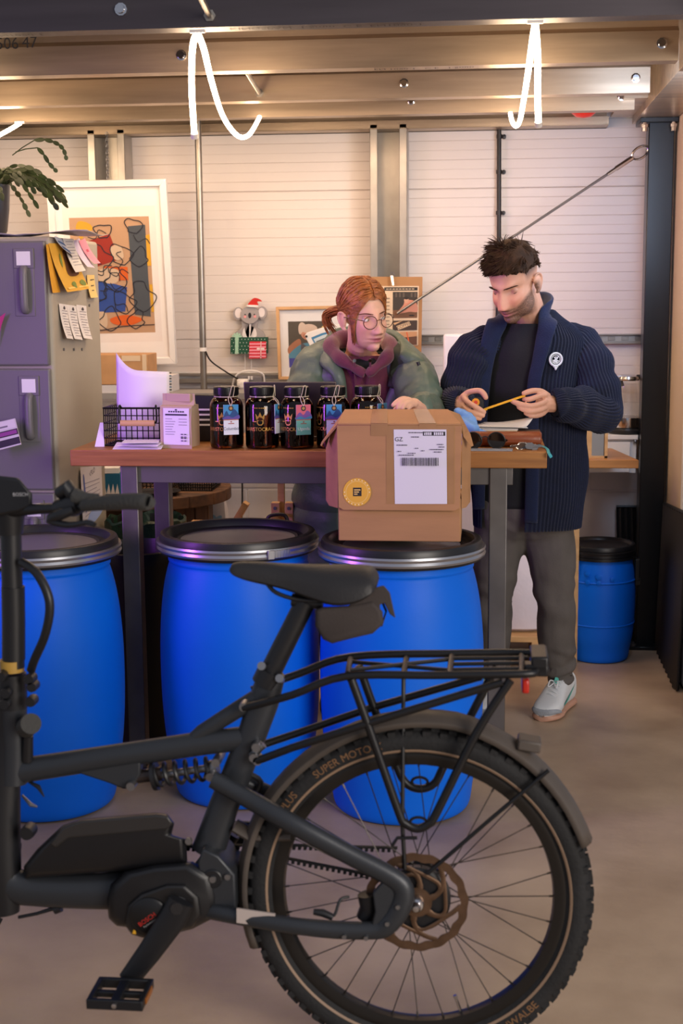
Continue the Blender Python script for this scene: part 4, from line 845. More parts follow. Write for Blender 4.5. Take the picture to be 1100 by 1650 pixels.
def wheel(C, name, front=False):
    Yv = (0, 1, 0); R0 = .345
    g = G(); g.lathe([(.268, -.013), (.281, -.016), (.290, -.0165), (.296, -.014), (.292, -.011), (.283, -.008), (.283, .008), (.292, .011), (.296, .014), (.290, .0165), (.281, .016), (.268, .013), (.265, 0), (.268, -.013)], 96, C, Yv, caps=False); W = g.build(name, m_rim, BK)
    g = G(); pr = [(.288, -.014), (.296, -.022), (.306, -.0275), (.318, -.0295), (.328, -.027), (.336, -.019), (.339, -.008), (.3395, 0)]
    pr = pr+[(a, -b) for a, b in reversed(pr[:-1])]; g.lathe(pr, 110, C, Yv, caps=False)
    for sd in (-1, 1): g.lathe([(.2975, sd*.0242), (.2985, sd*.0250), (.3020, sd*.0268), (.3028, sd*.0262)], 110, C, Yv, 1, caps=False)
    nk = 62
    for i in range(nk):
        for row, (yo, rr, sz, da) in enumerate(((-.021, .333, (.012, .011, .014), 0), (.021, .333, (.012, .011, .014), .5), (-.008, .3395, (.011, .011, .016), .5), (.008, .3395, (.011, .011, .016), 0))):
            a = 2*PI*(i+da)/nk; Rm = Matrix.Rotation(-a, 3, 'Y') @ Matrix.Rotation((yo > 0)*-.0+(.6 if abs(yo) > .02 else 0)*(-1 if yo < 0 else 1), 3, 'X')
            g.box(C+Vector((math.cos(a)*rr, yo, math.sin(a)*rr)), (sz[0], sz[1], sz[2]), 0, Matrix.Rotation(-a+PI/2, 3, 'Y') @ Matrix.Rotation(.75*(1 if yo < 0 else -1) if abs(yo) > .02 else 0, 3, 'X') if False else Matrix.Rotation(-a, 3, 'Y') @ Matrix.Diagonal((1, 1, 1)))
    def tw(t, ang, size, rad=.3165):
        def w(x, y):
            a = ang-x/rad; r = rad+y; yy = -.0302 if abs(y) < .004 else -.0296; return C+Vector((math.cos(a)*r, yy, math.sin(a)*r))
        g.text(t, C, X3, Z3, size, 2, wrap=w)
    if not front: tw('SUPER MOTO-X', math.radians(116), .021); tw('PLUS', math.radians(143), .021)
    if not front:
        def w2(x, y):
            a = math.radians(-52)+x/.3165; r = .3165-y; return C+Vector((math.cos(a)*r, -.0300, math.sin(a)*r))
        g.text('SCHWALBE', C, X3, Z3, .022, 2, wrap=w2)
    g.build('tyre', [m_tyre, m_tan, mat('tyre_print'+name, '7d5a3a', .7)], W, norm=False)
    g = G(); g.lathe([(0, -.05), (.012, -.05), (.013, -.046), (.03, -.045), (.03, -.034), (.022, -.03), (.022, .03), (.03, .034), (.03, .045), (.012, .05), (0, .05)], 32, C, Yv); g.build('hub', m_frd, W)
    for i in range(32):
        sd = -1 if i % 2 else 1; a = 2*PI*i/32; b = a+(1 if (i//2) % 2 else -1)*1.15
        p = C+Vector((math.cos(b)*.029, sd*.036, math.sin(b)*.029)); q = C+Vector((math.cos(a)*.270, sd*.003, math.sin(a)*.270))
        s = G(); s.tube([p, q], .0012, 5); s.tube([q-(q-p).normalized()*.012, q], .0022, 5); s.build('spoke', m_spoke, W)
    return W
W = wheel(HUB, 'rear_wheel')
# brake disc
DY = -.048; n = 140; g = G(); V = []
for i in range(n):
    a = 2*PI*i/n; ro = .1005+.0012*math.sin(a*16); ri = .084+.002*math.sin(a*16+1)
    for r, y in ((ro, DY-.001), (ri, DY-.001), (ri, DY+.001), (ro, DY+.001)): V.append(HUB+Vector((math.cos(a)*r, y, math.sin(a)*r)))
g.add(V, [(4*i+k, 4*i+(k+1) % 4, 4*((i+1) % n)+(k+1) % 4, 4*((i+1) % n)+k) for i in range(n) for k in range(4)])
for i in range(6):
    a = 2*PI*i/6+.3; q = cat([(math.cos(a+t)*r, DY, math.sin(a+t)*r) for r, t in ((.024, 0), (.045, .12), (.066, .36), (.086, .70))], 5); g.tube([HUB+Vector(x) for x in q], [.0065]*4+[.005]*(len(q)-4), 6, asp=(1, .25), ref=(0, 1, 0))
    q = cat([(math.cos(a+t)*r, DY, math.sin(a+t)*r) for r, t in ((.050, .16), (.058, .5), (.068, .36+1.047))], 5); g.tube([HUB+Vector(x) for x in q], .0036, 6, asp=(1, .3), ref=(0, 1, 0))
g.lathe([(.016, DY-.0015), (.030, DY-.0015), (.030, DY+.0015), (.016, DY+.0015), (.016, DY-.0015)], 32, HUB, (0, 1, 0), caps=False)
g.build('brake_disc', m_disc, W)
g = G(); g.lathe([(0, -.041), (.060, -.041), (.066, -.036), (.066, -.020), (.05, -.016), (0, -.016)], 40, HUB, (0, 1, 0)); g.build('hub_shell', m_frd, W)
g = G(); g.lathe([(0, -.082), (.006, -.081), (.009, -.076), (.009, -.066), (.013, -.065), (.016, -.06), (.016, -.05), (0, -.05)], 16, HUB, (0, 1, 0)); g.build('axle', m_chrome, W)
g = G()
for i in range(22):
    a = 2*PI*i/22; g.box(HUB+Vector((math.cos(a)*.046, .052, math.sin(a)*.046)), (.008, .014, .006), 0, Matrix.Rotation(-a, 3, 'Y'))
g.lathe([(0, .046), (.044, .046), (.044, .058), (0, .058)], 32, HUB, (0, 1, 0)); g.build('belt_sprocket', m_frd, W)
# valve
a = math.radians(-52); g = G(); q0 = HUB+Vector((math.cos(-1.24)*.265, 0, math.sin(-1.24)*.265)); d = (HUB-q0).normalized(); g.tube([q0, q0+d*.03], .003, 6); g.tube([q0+d*.03, q0+d*.036], .0042, 6); g.build('valve', m_chrome, W)
# front wheel stands beyond the frame edge, turned to the left
FC = Vector((HUB.x-1.13, YB, HUB.z))
kids0 = set(BK.children); WF = wheel(Vector((0, 0, 0)), 'front_wheel', True)
WF.matrix_parent_inverse = Matrix.Translation(-BK.location); WF.location = FC; WF.rotation_euler = (0, 0, math.radians(50))
# ---- swing arm, near and far side
for sd, nm in ((-.085, 'near'), (.085, 'far')):
    T([(343, 1256, sd*.55), (400, 1287, sd*.7), (470, 1327, sd), (560, 1376, sd), (632, 1414, sd), (650, 1436, sd), (642, 1466, sd), (622, 1492, sd), (600, 1499, sd), (540, 1498, sd), (470, 1491, sd), (385, 1477, sd*.8), (330, 1466, sd*.5)], [30, 32, 33, 33, 34, 36, 36, 34, 30, 30, 28, 28, 28], m_fr, 'swing_arm', smoothk=4, asp=(.8, 1))
g = G(); sd = -.085
g.prism([bp(x, y, sd-.008) for x, y in ((600, 1440), (628, 1410), (655, 1430), (648, 1468), (626, 1498), (596, 1500), (604, 1470))], (0, .016, 0)); dp = g.build('dropout', m_fr, BK, bevel=.003)
for x, y in ((641, 1459), (624, 1486), (590, 1509), (555, 1507)):
    g = G(); g.lathe([(0, -.010), (.0045, -.010), (.005, 0), (0, 0)], 10, bp(x, y, sd-.010), (0, 1, 0)); g.build('bolt', m_steel, dp)
g = G(); g.prism([bp(x, y, -.085) for x, y in ((381, 1464), (443, 1473), (443, 1495), (381, 1487))], (0, .004, 0)); g.build('stay_protector', mat('silver_sticker', 'b5a8a2', .4), BK)
# caliper under the hub area, cable
T([(592, 1440, -.05), (596, 1462, -.05), (590, 1480, -.05)], 34, m_frd, 'brake_caliper', n=10)
T([(505, 1468, -.07), (525, 1470, -.07), (538, 1475, -.07), (548, 1450, -.06), (562, 1445, -.05)], 5, m_frd, 'brake_hose', smoothk=5)
T([(505, 1469, -.07), (520, 1471, -.07), (536, 1478, -.07)], [10, 13, 11], m_frd, 'hose_joint')
# belt
g = G()
for a, b in (((478, 1362, .05), (640, 1366, .05)), ((458, 1382, .05), (560, 1402, .05)), ((560, 1402, .05), (640, 1420, .05)), ((290, 1362, .05), (478, 1362, .05)), ((290, 1362, .05), (458, 1382, .05))):
    A, B = bp(*a), bp(*b); g.tube([A, B], .0035, 6, asp=(.8, 1.6), ref=(0, 1, 0)); k = int((B-A).length/.011)
    for i in range(k): g.box(A.lerp(B, (i+.5)/k)+Vector((0, 0, -.005)), (.006, .011, .006))
g.build('drive_belt', m_tyre, BK)
# ---- mudguard
g = G(); R = []
prof = [(-.036, -.014), (-.034, -.004), (-.022, .006), (0, .010), (.022, .006), (.034, -.004), (.036, -.014)]
for i in range(41):
    a = math.radians(20+(200-20)*i/40); rr = .352+.016*max(0, 1-abs(a-math.radians(78))/.9)
    R.append([HUB+Vector((math.cos(a)*(rr+dz), yy, math.sin(a)*(rr+dz))) for yy, dz in prof])
g.rings(R, 0, False, False); md = g.build('mudguard', m_fend, BK, solid=.003)
c = bp(852, 1197, -.01); g = G(); g.box(c, (.045, .05, .022), 0, Matrix.Rotation(.15, 3, 'Y')); g.build('light_bracket', m_fend, md, bevel=.004)
for sd in (-.04, .04):
    T([(688, 1408, sd*1.3), (790, 1320, sd*1.2), (884, 1241, sd)], 7, m_rack, 'mudguard_stay', n=8)
T([(650, 1085, -.0), (648, 1330, -.05), (652, 1400, -.05)], 7, m_rack, 'mudguard_stay', n=8)
T([(672, 1350, -.06), (640, 1350, -.06), (632, 1362, -.06)], 6, m_rack, 'stay_bracket', n=8)
# ---- rack
NS, FS = -.065, .065
RK = T([(392, 1141, NS*.6), (470, 1120, NS), (556, 1090, NS), (700, 1088, NS), (840, 1086, NS), (864, 1082, NS*.7), (872, 1070, 0), (868, 1057, FS*.7), (840, 1052, FS), (735, 1053, FS), (566, 1058, FS), (480, 1086, FS), (405, 1112, FS*.6)], 13, m_rack, 'rack', smoothk=5, n=10)
T([(414, 1226, NS*.6), (470, 1205, NS), (600, 1163, NS), (810, 1099, NS)], 13, m_rack, 'rack_strut', par=RK)
T([(414, 1203, FS*.6), (480, 1181, FS), (600, 1140, FS), (775, 1090, FS)], 13, m_rack, 'rack_strut', par=RK)
for sd, dx, dy, k in ((NS, 0, 0, 1), (FS, 12, -62, 0)):
    pts = [(566, 1094), (597, 1180), (642, 1308), (652, 1326), (672, 1335), (691, 1327), (704, 1308), (768, 1180), (822, 1096)] if k else [(578, 1072), (602, 1140), (634, 1222), (652, 1260), (676, 1271), (700, 1262), (716, 1232), (760, 1150), (800, 1072)]
    T([(x, y, sd) for x, y in pts], 14, m_rack, 'pannier_loop', smoothk=4, par=RK)
    cx, cy = (674, 1325) if k else (676, 1260); g = G(); c = bp(cx, cy, sd); g.tube([c+Vector((.016*math.cos(t), 0, .010*math.sin(t))) for t in [2*PI*i/18 for i in range(18)]], .003, 6, closed=True); g.build('loop_eye', m_rack, RK)
for a, b in (((560, 1086, NS), (565, 1060, FS)), ((724, 1087, NS), (728, 1055, FS)), ((650, 1088, NS), (655, 1058, FS)), ((840, 1085, NS), (840, 1054, FS))):
    T([a, ((a[0]+b[0])/2, (a[1]+b[1])/2-1, 0), b], 10, m_rack, 'cross_bar', par=RK, n=8)
for a, b in (((562, 1080, NS*.5), (726, 1062, FS*.5)), ((562, 1066, FS*.5), (726, 1080, NS*.5)), ((728, 1070, 0), (850, 1068, 0)), ((728, 1079, NS*.5), (850, 1077, NS*.5)), ((728, 1061, FS*.5), (850, 1060, FS*.5))):
    T([a, b], 7, m_rack, 'deck_wire', par=RK, n=6)
c = bp(868, 1062, 0); g = G(); g.box(c, (.032, .10, .034)); g.box(c+Vector((-.006, -.035, -.01)), (.045, .03, .024)); g.build('end_plate', m_rack, RK, bevel=.004)
c = bp(846, 1100, .01); g = G(); g.box(c, (.014, .06, .028)); g.build('tail_light', mat('red_reflector', 'b02418', .25), RK, bevel=.004)
# ---- saddle
g = G(); R = []
st = [(371, 914, 918, .012), (376, 907, 926, .018), (395, 904.5, 934, .022), (425, 905, 941, .027), (460, 907.5, 949, .034), (500, 908.5, 962, .050), (540, 909, 972, .066), (575, 910, 968, .070), (598, 914, 955, .066), (606, 924, 946, .055), (609, 932, 938, .03)]
for x, yt, yb, hw in st:
    ct, cb = bp(x, yt), bp(x, yb); h = (ct.z-cb.z); r = []
    for j in range(20):
        a = 2*PI*j/20; s, c_ = math.sin(a), math.cos(a); yy = hw*(abs(c_)**.75)*(1 if c_ > 0 else -1)
        zz = (.5*h)*(abs(s)**.6)*(1 if s > 0 else -1); flare = (yy/hw)**2*h*.30 if s > 0 else 0
        r.append(Vector((ct.x, YB+yy*(1 if s > 0 else .92), cb.z+h/2+zz-flare)))
    R.append(r)
z = [[Vector(q) for q in zip(*[iter(row)]*3)] for row in cat([np.array(r).reshape(-1) for r in R], 3)]
g.rings(z); SDL = g.build('saddle', m_seat, BK, sharp=60)
for sd in (-.022, .022):
    T([(430, 940, sd*.5), (445, 955, sd), (480, 966, sd), (530, 968, sd), (570, 960, sd*1.3)], 7, m_frd, 'saddle_rail', smoothk=4, par=SDL)
T([(470, 966), (520, 972)], 26, m_frd, 'saddle_clamp', par=SDL, asp=(1, .8))
# saddle bag
g = G(); R = []
for t, x0, x1, yt, yb in ((-.042, 0, 0, 0, 0), (-.036, 1, 1, 1, 1), (.036, 1, 1, 1, 1), (.042, 0, 0, 0, 0)):
    e = 0 if x0 else 5
    pl = [(508+e, 982+e), (520, 978+e), (560, 976+e), (600, 968+e), (616-e, 985), (618-e, 1005-e), (600-e, 1021-e), (565, 1029-e), (535, 1037-e), (520+e, 1030-e), (508+e, 1008)]
    R.append([bp(x, y, t) for x, y in pl])
g.rings(R); BG = g.build('saddle_bag', m_bagc, BK, bevel=.004, sharp=50)
g = G(); R = []
pass
for t in (-.036, .036): R.append([bp(x, y, t) for x, y in ((556, 980), (580, 962), (602, 947), (618, 943), (628, 955), (637, 996), (628, 990), (619, 972), (612, 974), (613, 1002), (602, 996), (598, 980), (570, 984))])
g.rings(R); g.build('bag_flap', m_bagc, BG, bevel=.002, sharp=30)
T([(612, 962, -.02), (622, 985, -.02), (615, 1008, -.02)], 7, m_frd, 'bag_strap', asp=(.4, 2.4), ref=(0, 1, 0), par=BG)
# ---- seat post, seat tube
T([(493, 968), (428, 1098)], [34, 36], m_frd, 'seat_post', n=20)
T([(438, 1080), (427, 1102)], 46, m_frd, 'seat_collar', n=20)
for x, y in ((421, 1073), (450, 1093)):
    T([(x, y, -.03), (x+2, y+2, .0)], 14, m_steel, 'collar_bolt', n=10)
FRM = T([(436, 1092), (425, 1130), (398, 1205), (360, 1300), (335, 1372)], [46, 50, 48, 50, 56], m_fr, 'frame', n=20, asp=(1, .8), ref=(0, 1, 0))
T([(12, 1245), (70, 1236), (200, 1216), (330, 1197), (405, 1188)], [44, 42, 40, 40, 40], m_fr, 'top_tube', par=FRM, n=20, asp=(1, .85), ref=(0, 1, 0))
T([(428, 1118), (380, 1145), (325, 1180), (305, 1196)], [34, 28, 26, 22], m_fr, 'gusset_tube', par=FRM, n=14)
g = G(); g.prism([bp(x, y, -.014) for x, y in ((112, 1236), (180, 1224), (226, 1216), (226, 1248), (214, 1272), (198, 1272), (176, 1263), (118, 1244))], (0, .028, 0)); g.build('shock_mount', m_fr, FRM, bevel=.004)
# brace openings in the shock mount are seen as a dark slot
# down tube: from the head, sweeping back to the motor
T([(10, 1130), (12, 1200), (2, 1270), (-4, 1350), (-2, 1420), (4, 1470)], [46, 48, 66, 80, 78, 60], m_frd, 'head_fairing', n=18, smoothk=4, par=FRM, asp=(1, .7), ref=(0, 1, 0))
T([(-5, 1395), (20, 1425), (70, 1434), (160, 1436), (260, 1430), (345, 1425)], [60, 62, 58, 62, 74, 70], m_fr, 'down_tube', n=18, smoothk=4, par=FRM, asp=(1, .75), ref=(0, 1, 0))
T([(30, 1478), (60, 1472), (98, 1460)], [6, 6, 8], m_frd, 'cable_stub', par=FRM)
T([(88, 1466), (98, 1462)], 16, m_frd, 'cable_plug', par=FRM)
# battery
g = G(); R = []
for t, e in ((-.045, 9), (-.036, 2), (-.025, 0), (.025, 0), (.036, 2), (.045, 9)):
    R.append([bp(x, y, t) for x, y in ((38+e, 1396), (60+e, 1368), (100, 1330+e), (130, 1320+e), (250, 1310+e), (270-e*.4, 1312+e), (281-e, 1326+e*.5), (276-e, 1345), (300-e, 1352), (302-e, 1392-e), (200, 1403-e), (40+e, 1416-e))])
g.rings(R); BT = g.build('battery', mat('battery_black', '151518', .4), BK, bevel=.003, sharp=35)
g = G(); R = []
for t, e in ((-.048, 5), (-.036, 0), (.036, 0), (.048, 5)):
    R.append([bp(x, y, t) for x, y in ((80, 1358+e*.5), (102, 1329+e), (130, 1319+e), (250, 1309+e), (270, 1311+e), (280-e*.5, 1326), (270, 1336), (110, 1350), (90, 1366))])
g.rings(R); g.build('battery_cover', mat('battery_cover', '2c2a2a', .38), BT, bevel=.003, sharp=35)
g = G(); g.lathe([(0, -.004), (.007, -.004), (.008, 0), (0, 0)], 14, bp(304, 1355, -.04), (0, 1, 0)); g.build('battery_lock', m_steel, BT)
# motor
def disc(cx, cy, r, y0, y1, m, name, par, n=40, asp=1):
    g = G(); c = bp(cx, cy, y0); r *= KM; pr = [(0, 0), (r*.9, 0), (r, (y1-y0)*.25), (r, (y1-y0)), (0, (y1-y0))]
    g.lathe(pr, n, c, (0, 1, 0)); return g.build(name, m, par)
g = G(); R = []
for t, s in ((-.062, .82), (-.052, .95), (-.03, 1), (.03, 1), (.05, .95)):
    R.append([bp(255+(x-255)*s, 1445+(y-1445)*s, t) for x, y in ((172, 1450), (178, 1425), (200, 1404), (250, 1392), (310, 1388), (345, 1410), (352, 1445), (352, 1475), (310, 1497), (265, 1508), (232, 1510), (205, 1494), (188, 1492), (175, 1480))])
g.rings(R); MT = g.build('motor', m_frd, BK, bevel=.004, sharp=40)
g = G(); R = []
for t, s in ((-.072, .86), (-.066, .97), (-.05, 1)):
    R.append([bp(262+(x-262)*s, 1460+(y-1460)*s, t) for x, y in ((200, 1490), (204, 1458), (225, 1440), (270, 1424), (300, 1424), (322, 1445), (326, 1475), (310, 1495), (270, 1506), (232, 1512), (212, 1506))])
g.rings(R); g.build('motor_cover', mat('motor_cover', '1b1a1b', .4), MT, bevel=.003)
disc(240, 1478, 32, -.078, -.066, mat('motor_badge', '111113', .35), 'motor_badge', MT)
g = G(); c = bp(237, 1482, -.0785); ux, uz = Vector((.8, 0, .6)), Vector((-.6, 0, .8)); g.text('BOSCH', c, ux, uz, .013, 0); g.text('Performance', c-uz*.009, ux, uz, .006, 1); q = bp(216, 1502, -.0785); g.poly([q+Vector((-.004, 0, -.004)), q+Vector((.004, 0, -.004)), q+Vector((.003, 0, .003)), q+Vector((-.001, 0, .005))], 2); g.build('motor_lettering', [fm('c02a20'), fm('a8a4a2'), fm('d8a020')], MT, norm=False)
g = G(); g.prism([bp(x, y, -.052) for x, y in ((326, 1368), (352, 1380), (378, 1410), (380, 1462), (374, 1488), (360, 1486), (342, 1465), (322, 1425), (318, 1390))], (0, .104, 0)); PV = g.build('pivot_plate', m_fr, FRM, bevel=.004)
for x, y, r, m in ((342, 1417, 16, m_frd), (342, 1418, 6, m_steel), (366, 1414, 5.5, m_steel)): disc(x, y, r, -.056-(.004 if r < 10 else 0), -.05, m, 'pivot_bolt', PV, 18)
# crank and pedal
c0, c1 = bp(288, 1462, -.085), bp(203, 1580, -.095)
CK = T([(292, 1452, -.085), (280, 1478, -.085), (240, 1535, -.09), (206, 1580, -.093)], [44, 46, 40, 34], m_frd, 'crank_arm', asp=(1, .45), ref=(0, 1, 0), n=14)
disc(284, 1465, 11, -.098, -.088, m_seat, 'crank_cap', CK, 16)
T([(288, 1460, -.08), (288, 1460, .08)], 30, m_frd, 'crank_axle', par=CK)
T([(288, 1462, .085), (330, 1400, .09), (372, 1342, .093)], [44, 40, 34], m_frd, 'crank_arm', asp=(1, .45), ref=(0, 1, 0), n=14)
def pedal(c, dy):
    PD = G(); x, y, z = c; sx, sy, sz = .050, .042, .010; R3 = Matrix.Rotation(.0, 3, 'Y')
    for a in (-1, 1): PD.box((x, y+a*sy, z), (2*sx, .010, .020)); PD.box((x+a*sx, y, z), (.010, 2*sy+.01, .020))
    PD.box((x, y, z), (.018, 2*sy, .018)); PD.box((x, y, z-.001), (2*sx, .012, .012))
    o = PD.build('pedal', m_frd, BK, bevel=.002)
    g = G(); g.box((x+sx+.006, y, z), (.003, .05, .012)); g.build('reflector', mat('amber_reflector', '9a5a1c', .3), o); 
    g = G(); g.lathe([(0, -.003), (.005, -.002), (.005, .003), (0, .003)], 10, (x, y-sy-.006, z), (0, 1, 0)); g.build('end_cap', m_chrome, o)
pc = bp(194, 1601, -.16); pedal(pc, 0); pc2 = bp(372, 1342, .16); pedal(pc2, 0)
# shock
T([(218, 1252), (262, 1246)], [22, 24], mat('shock_body', '3a3230', .3, .5), 'shock_body', n=18); T([(255, 1250), (345, 1236)], 13, m_steel, 'shock_shaft', n=12)
T([(334, 1240), (350, 1234)], 26, m_steel, 'shock_eye', n=14)
g = G(); A, B = bp(246, 1250), bp(338, 1238); a, b, t = frame(B-A); L = (B-A).length; n = 5.5*20
g.tube([A+t*(L*i/n)+a*(.0215*math.cos(2*PI*i/20))+b*(.0215*math.sin(2*PI*i/20)) for i in range(int(n)+1)], .0042, 8); g.build('coil_spring', m_frd, BK)
T([(247, 1250), (253, 1249)], 50, m_frd, 'spring_collar', n=24)
for x, y in ((210, 1268), (347, 1230), (338, 1253)): disc(x, y, 8, -.03, .03, m_steel, 'shock_bolt', FRM, 14)
# linkage to rack and mudguard bits near seat tube
for x, y in ((392, 1140), (412, 1205), (414, 1227), (408, 1222)): disc(x, y, 8, -.045, -.02, m_steel, 'rack_bolt', RK, 12)
T([(405, 1218, -.03), (425, 1200, -.03)], 12, m_steel, 'rack_lug', par=RK)
T([(385, 1255, .04), (430, 1275, .05), (470, 1300, .06)], 24, m_fr, 'upper_link')
T([(395, 1245, .0), (420, 1260, .02), (405, 1290, .02)], 10, m_frd, 'rear_hose', smoothk=4)
T([(378, 1330), (405, 1345), (470, 1345)], [18, 20, 16], m_fend, 'lower_mudguard_mount', asp=(1, 2.4), ref=(0, 1, 0))
T([(385, 1385, .02), (395, 1440, .02), (388, 1475, .02)], [22, 26, 22], m_frd, 'chain_guard')
# ---- front end: steerer, stem, bar turned to the left
T([(17, 835), (20, 960), (22, 1075)], [34, 34, 36], m_frd, 'steerer_tube', n=20)
T([(21, 945), (22, 1000), (22, 1062)], [38, 38, 38], m_frd, 'steerer_sleeve', n=20)
T([(19, 1063), (19.5, 1081)], 40, mat('yellow_band', 'b08a3c', .5), 'yellow_band', n=20)
HC = T([(20, 1085), (22, 1140)], 46, m_frd, 'steerer_clamp', n=20)
for x, y in ((0, 1092), (46, 1096), (8, 1118), (50, 1108), (6, 1136), (48, 1132)): disc(x, y, 9, -.045, -.02, m_frd, 'clamp_bolt', HC, 12)
T([(22, 1140), (24, 1200), (22, 1260)], [44, 42, 46], m_fr, 'head_tube', n=20)
T([(-180, 1760, 0), (-90, 1500, 0), (0, 1270, 0)], 36, m_frd, 'fork', n=12)
T([(16, 860), (14, 815), (10, 800)], [42, 52, 46], m_frd, 'stem', n=16, smoothk=3)
g = G(); R = []
for x, yt, yb, o in ((-30, 778, 835, -.03), (-5, 766, 832, -.03), (30, 770, 826, -.035), (52, 796, 816, -.035)): R.append([bp(x, yt, -.05), bp(x, yt, .02), bp(x, yb, .02), bp(x, yb, -.05)])
g.rings(R); DS = g.build('display', m_frd, BK, bevel=.006, sharp=30)
g = G(); q = bp(33, 797, -.053); g.text('BOSCH', q, (1, 0, .02), (0, 0, 1), .0095); g.build('display_print', fm('b8b8bc'), DS, norm=False)
bh = lambda x, y, o: bp(x, y, o)
HB = T([(-40, 822, .02), (20, 822, -.02), (60, 820, -.05), (110, 818, -.10), (150, 814, -.15)], [20, 22, 18, 16, 16], m_frd, 'handlebar', n=14, smoothk=4)
T([(135, 815, -.14), (170, 810, -.17), (210, 808, -.20), (237, 809, -.215), (240, 809, -.217)], [18, 23, 25, 26, 18], m_rubber, 'grip', par=HB, n=16, smoothk=3)
T([(92, 818, -.09), (118, 814, -.11), (130, 812, -.12)], [24, 36, 28], m_frd, 'brake_clamp', par=HB, n=14)
T([(95, 795, -.10), (110, 786, -.11), (118, 800, -.11)], [20, 26, 22], m_frd, 'thumb_remote', par=HB, n=12)
T([(118, 822, -.13), (96, 830, -.13), (80, 838, -.12), (110, 846, -.14), (140, 842, -.17), (152, 846, -.18)], [14, 18, 14, 10, 9, 9], m_frd, 'brake_lever', par=HB, n=10, smoothk=3)
T([(122, 800, -.12), (140, 804, -.13), (160, 800, -.13)], [26, 20, 8], m_rubber, 'brake_body', par=HB, n=12)
T([(104, 780, -.11), (112, 782, -.11)], 10, m_steel, 'bell_screw', par=HB)
T([(35, 906, -.02), (58, 922, -.04), (76, 955, -.05), (80, 985, -.05), (72, 1025, -.04), (56, 1062, -.02), (50, 1080, -.01)], 15, m_frd, 'cable_hose', n=10, smoothk=5)
LP = T([(42, 1172, -.02), (50, 1166, -.06)], 34, m_rubber, 'front_lamp', n=20); T([(46, 1185, -.02), (44, 1225, -.01)], [16, 20], m_frd, 'lamp_bracket', par=LP)
T([(44, 1258, 0), (62, 1268, -.02), (71, 1284, -.03)], [4, 8, 2], m_frd, 'cable_tie'); T([(36, 1282, 0), (50, 1297, -.02), (60, 1300, -.02)], [4, 7, 3], m_steel, 'cable_tie')
disc(42, 1344, 12, -.05, -.02, m_frd, 'charge_port', FRM, 18)
# ================================================================== PAPERS ON THE CABINET
def side(px, py, off=0):   # point on the cabinet's right side seen through pixel
    d = P(px, py, Y=1)-Vector((0, 0, H)); t = (CX1+off)/d.x; return Vector((0, 0, H))+d*t
def note(nm, lab, px4, base, extra=(), curl=.012, off=.004, th=.0006, catg='paper'):
    """a paper on the cabinet side: px4 = BL,BR,TR,TL pixels; curls away at the foot"""
    q = [side(x, y, off) for x, y in px4]; g = G(); n = 6; V = []
    for j in range(n+1):
        v = j/n; a = q[0].lerp(q[3], v); b = q[1].lerp(q[2], v); c = X3*(curl*(1-v)**2); V += [a+c, (a+b)/2+c*1.1+X3*.002, b+c*.9]
    g.add(V, [(3*j+k, 3*j+k+1, 3*j+k+4, 3*j+k+3) for j in range(n) for k in range(2)], 0)
    ms = [fm(base, .75)]
    for pts, c in extra:
        m = fm(c, .75)
        if m not in ms: ms.append(m)
        W_ = lambda u, v: q[0].lerp(q[1], u).lerp(q[3].lerp(q[2], u), v)+X3*(curl*(1-v)**2*1.05+.003)
        g.poly([W_(u, v) for u, v in pts], ms.index(m))
    return tag(g.build(nm, ms, norm=False), lab, catg)
def lines(n, u0=.15, u1=.85, v0=.2, v1=.9, c='8d8a94'):
    return [([(u0, v), (u1-.2*(i % 3 == 1), v), (u1-.2*(i % 3 == 1), v+.018), (u0, v+.018)], c) for i, v in enumerate(np.linspace(v0, v1, n))]
bl = lambda pts: cat(pts, 4, True)
note('greeting_card', 'mustard yellow card with a brown and green drawing stuck on the cabinet side', [(94, 471), (132, 465), (118, 392), (78, 392)], 'd3a033', [(bl([(.35, .35), (.55, .3), (.8, .35), (.78, .5), (.6, .58), (.62, .8), (.45, .85), (.4, .6)]), '6b4226'), (bl([(.3, .15), (.45, .2), (.5, .1), (.4, .06)]), '6f7f34'), (bl([(.65, .15), (.8, .22), (.9, .14), (.8, .08)]), '6f7f34'), (bl([(.25, .5), (.32, .65), (.3, .8), (.24, .65)]), '7a8a3c'), ([(.08, .06), (.93, .06), (.93, .09), (.08, .09)], 'e6c46a')], .03)
note('yellow_card_back', 'plain yellow back leaf of the card folded against the cabinet edge', [(82, 472), (95, 471), (79, 393), (74, 394)], 'cf9520', curl=.006, off=.001)
note('blue_print', 'small blue and white print at the top corner of the cabinet side', [(96, 404), (110, 416), (106, 388), (87, 380)], 'b9bfcc', [([(.1, .2), (.9, .2), (.9, .4), (.1, .4)], '4a6698'), ([(.1, .6), (.9, .6), (.9, .75), (.1, .75)], '4a6698')], .02, .012)
note('lined_note', 'white lined note hanging over the yellow card on the cabinet side', [(110, 439), (128, 436), (118, 385), (101, 384)], 'd9d2cc', lines(9), .025, .016)
note('torn_paper', 'pale lilac torn paper beside the pink sticky note on the cabinet side', [(127, 430), (141, 432), (128, 384), (117, 388)], 'cfc0d8', curl=.03, off=.014)
note('pink_sticky_note', 'bright pink sticky note at the top of the cabinet side', [(138, 425), (150, 424), (137, 384), (127, 388)], 'e88aa0', [([(.3, .5), (.6, .5), (.6, .6), (.3, .6)], 'c24a68')], .03, .018)
note('yellow_sticky_note', 'small pale yellow note with handwriting at the back edge of the cabinet side', [(141, 480), (153, 479), (152, 443), (140, 443)], 'd9bc78', [([(.3, .75), (.8, .78), (.8, .82), (.3, .8)], '4a4030'), ([(.3, .5), (.7, .52), (.7, .56), (.3, .55)], '4a4030'), ([(.3, .3), (.6, .3), (.6, .34), (.3, .34)], '4a4030')], .012)
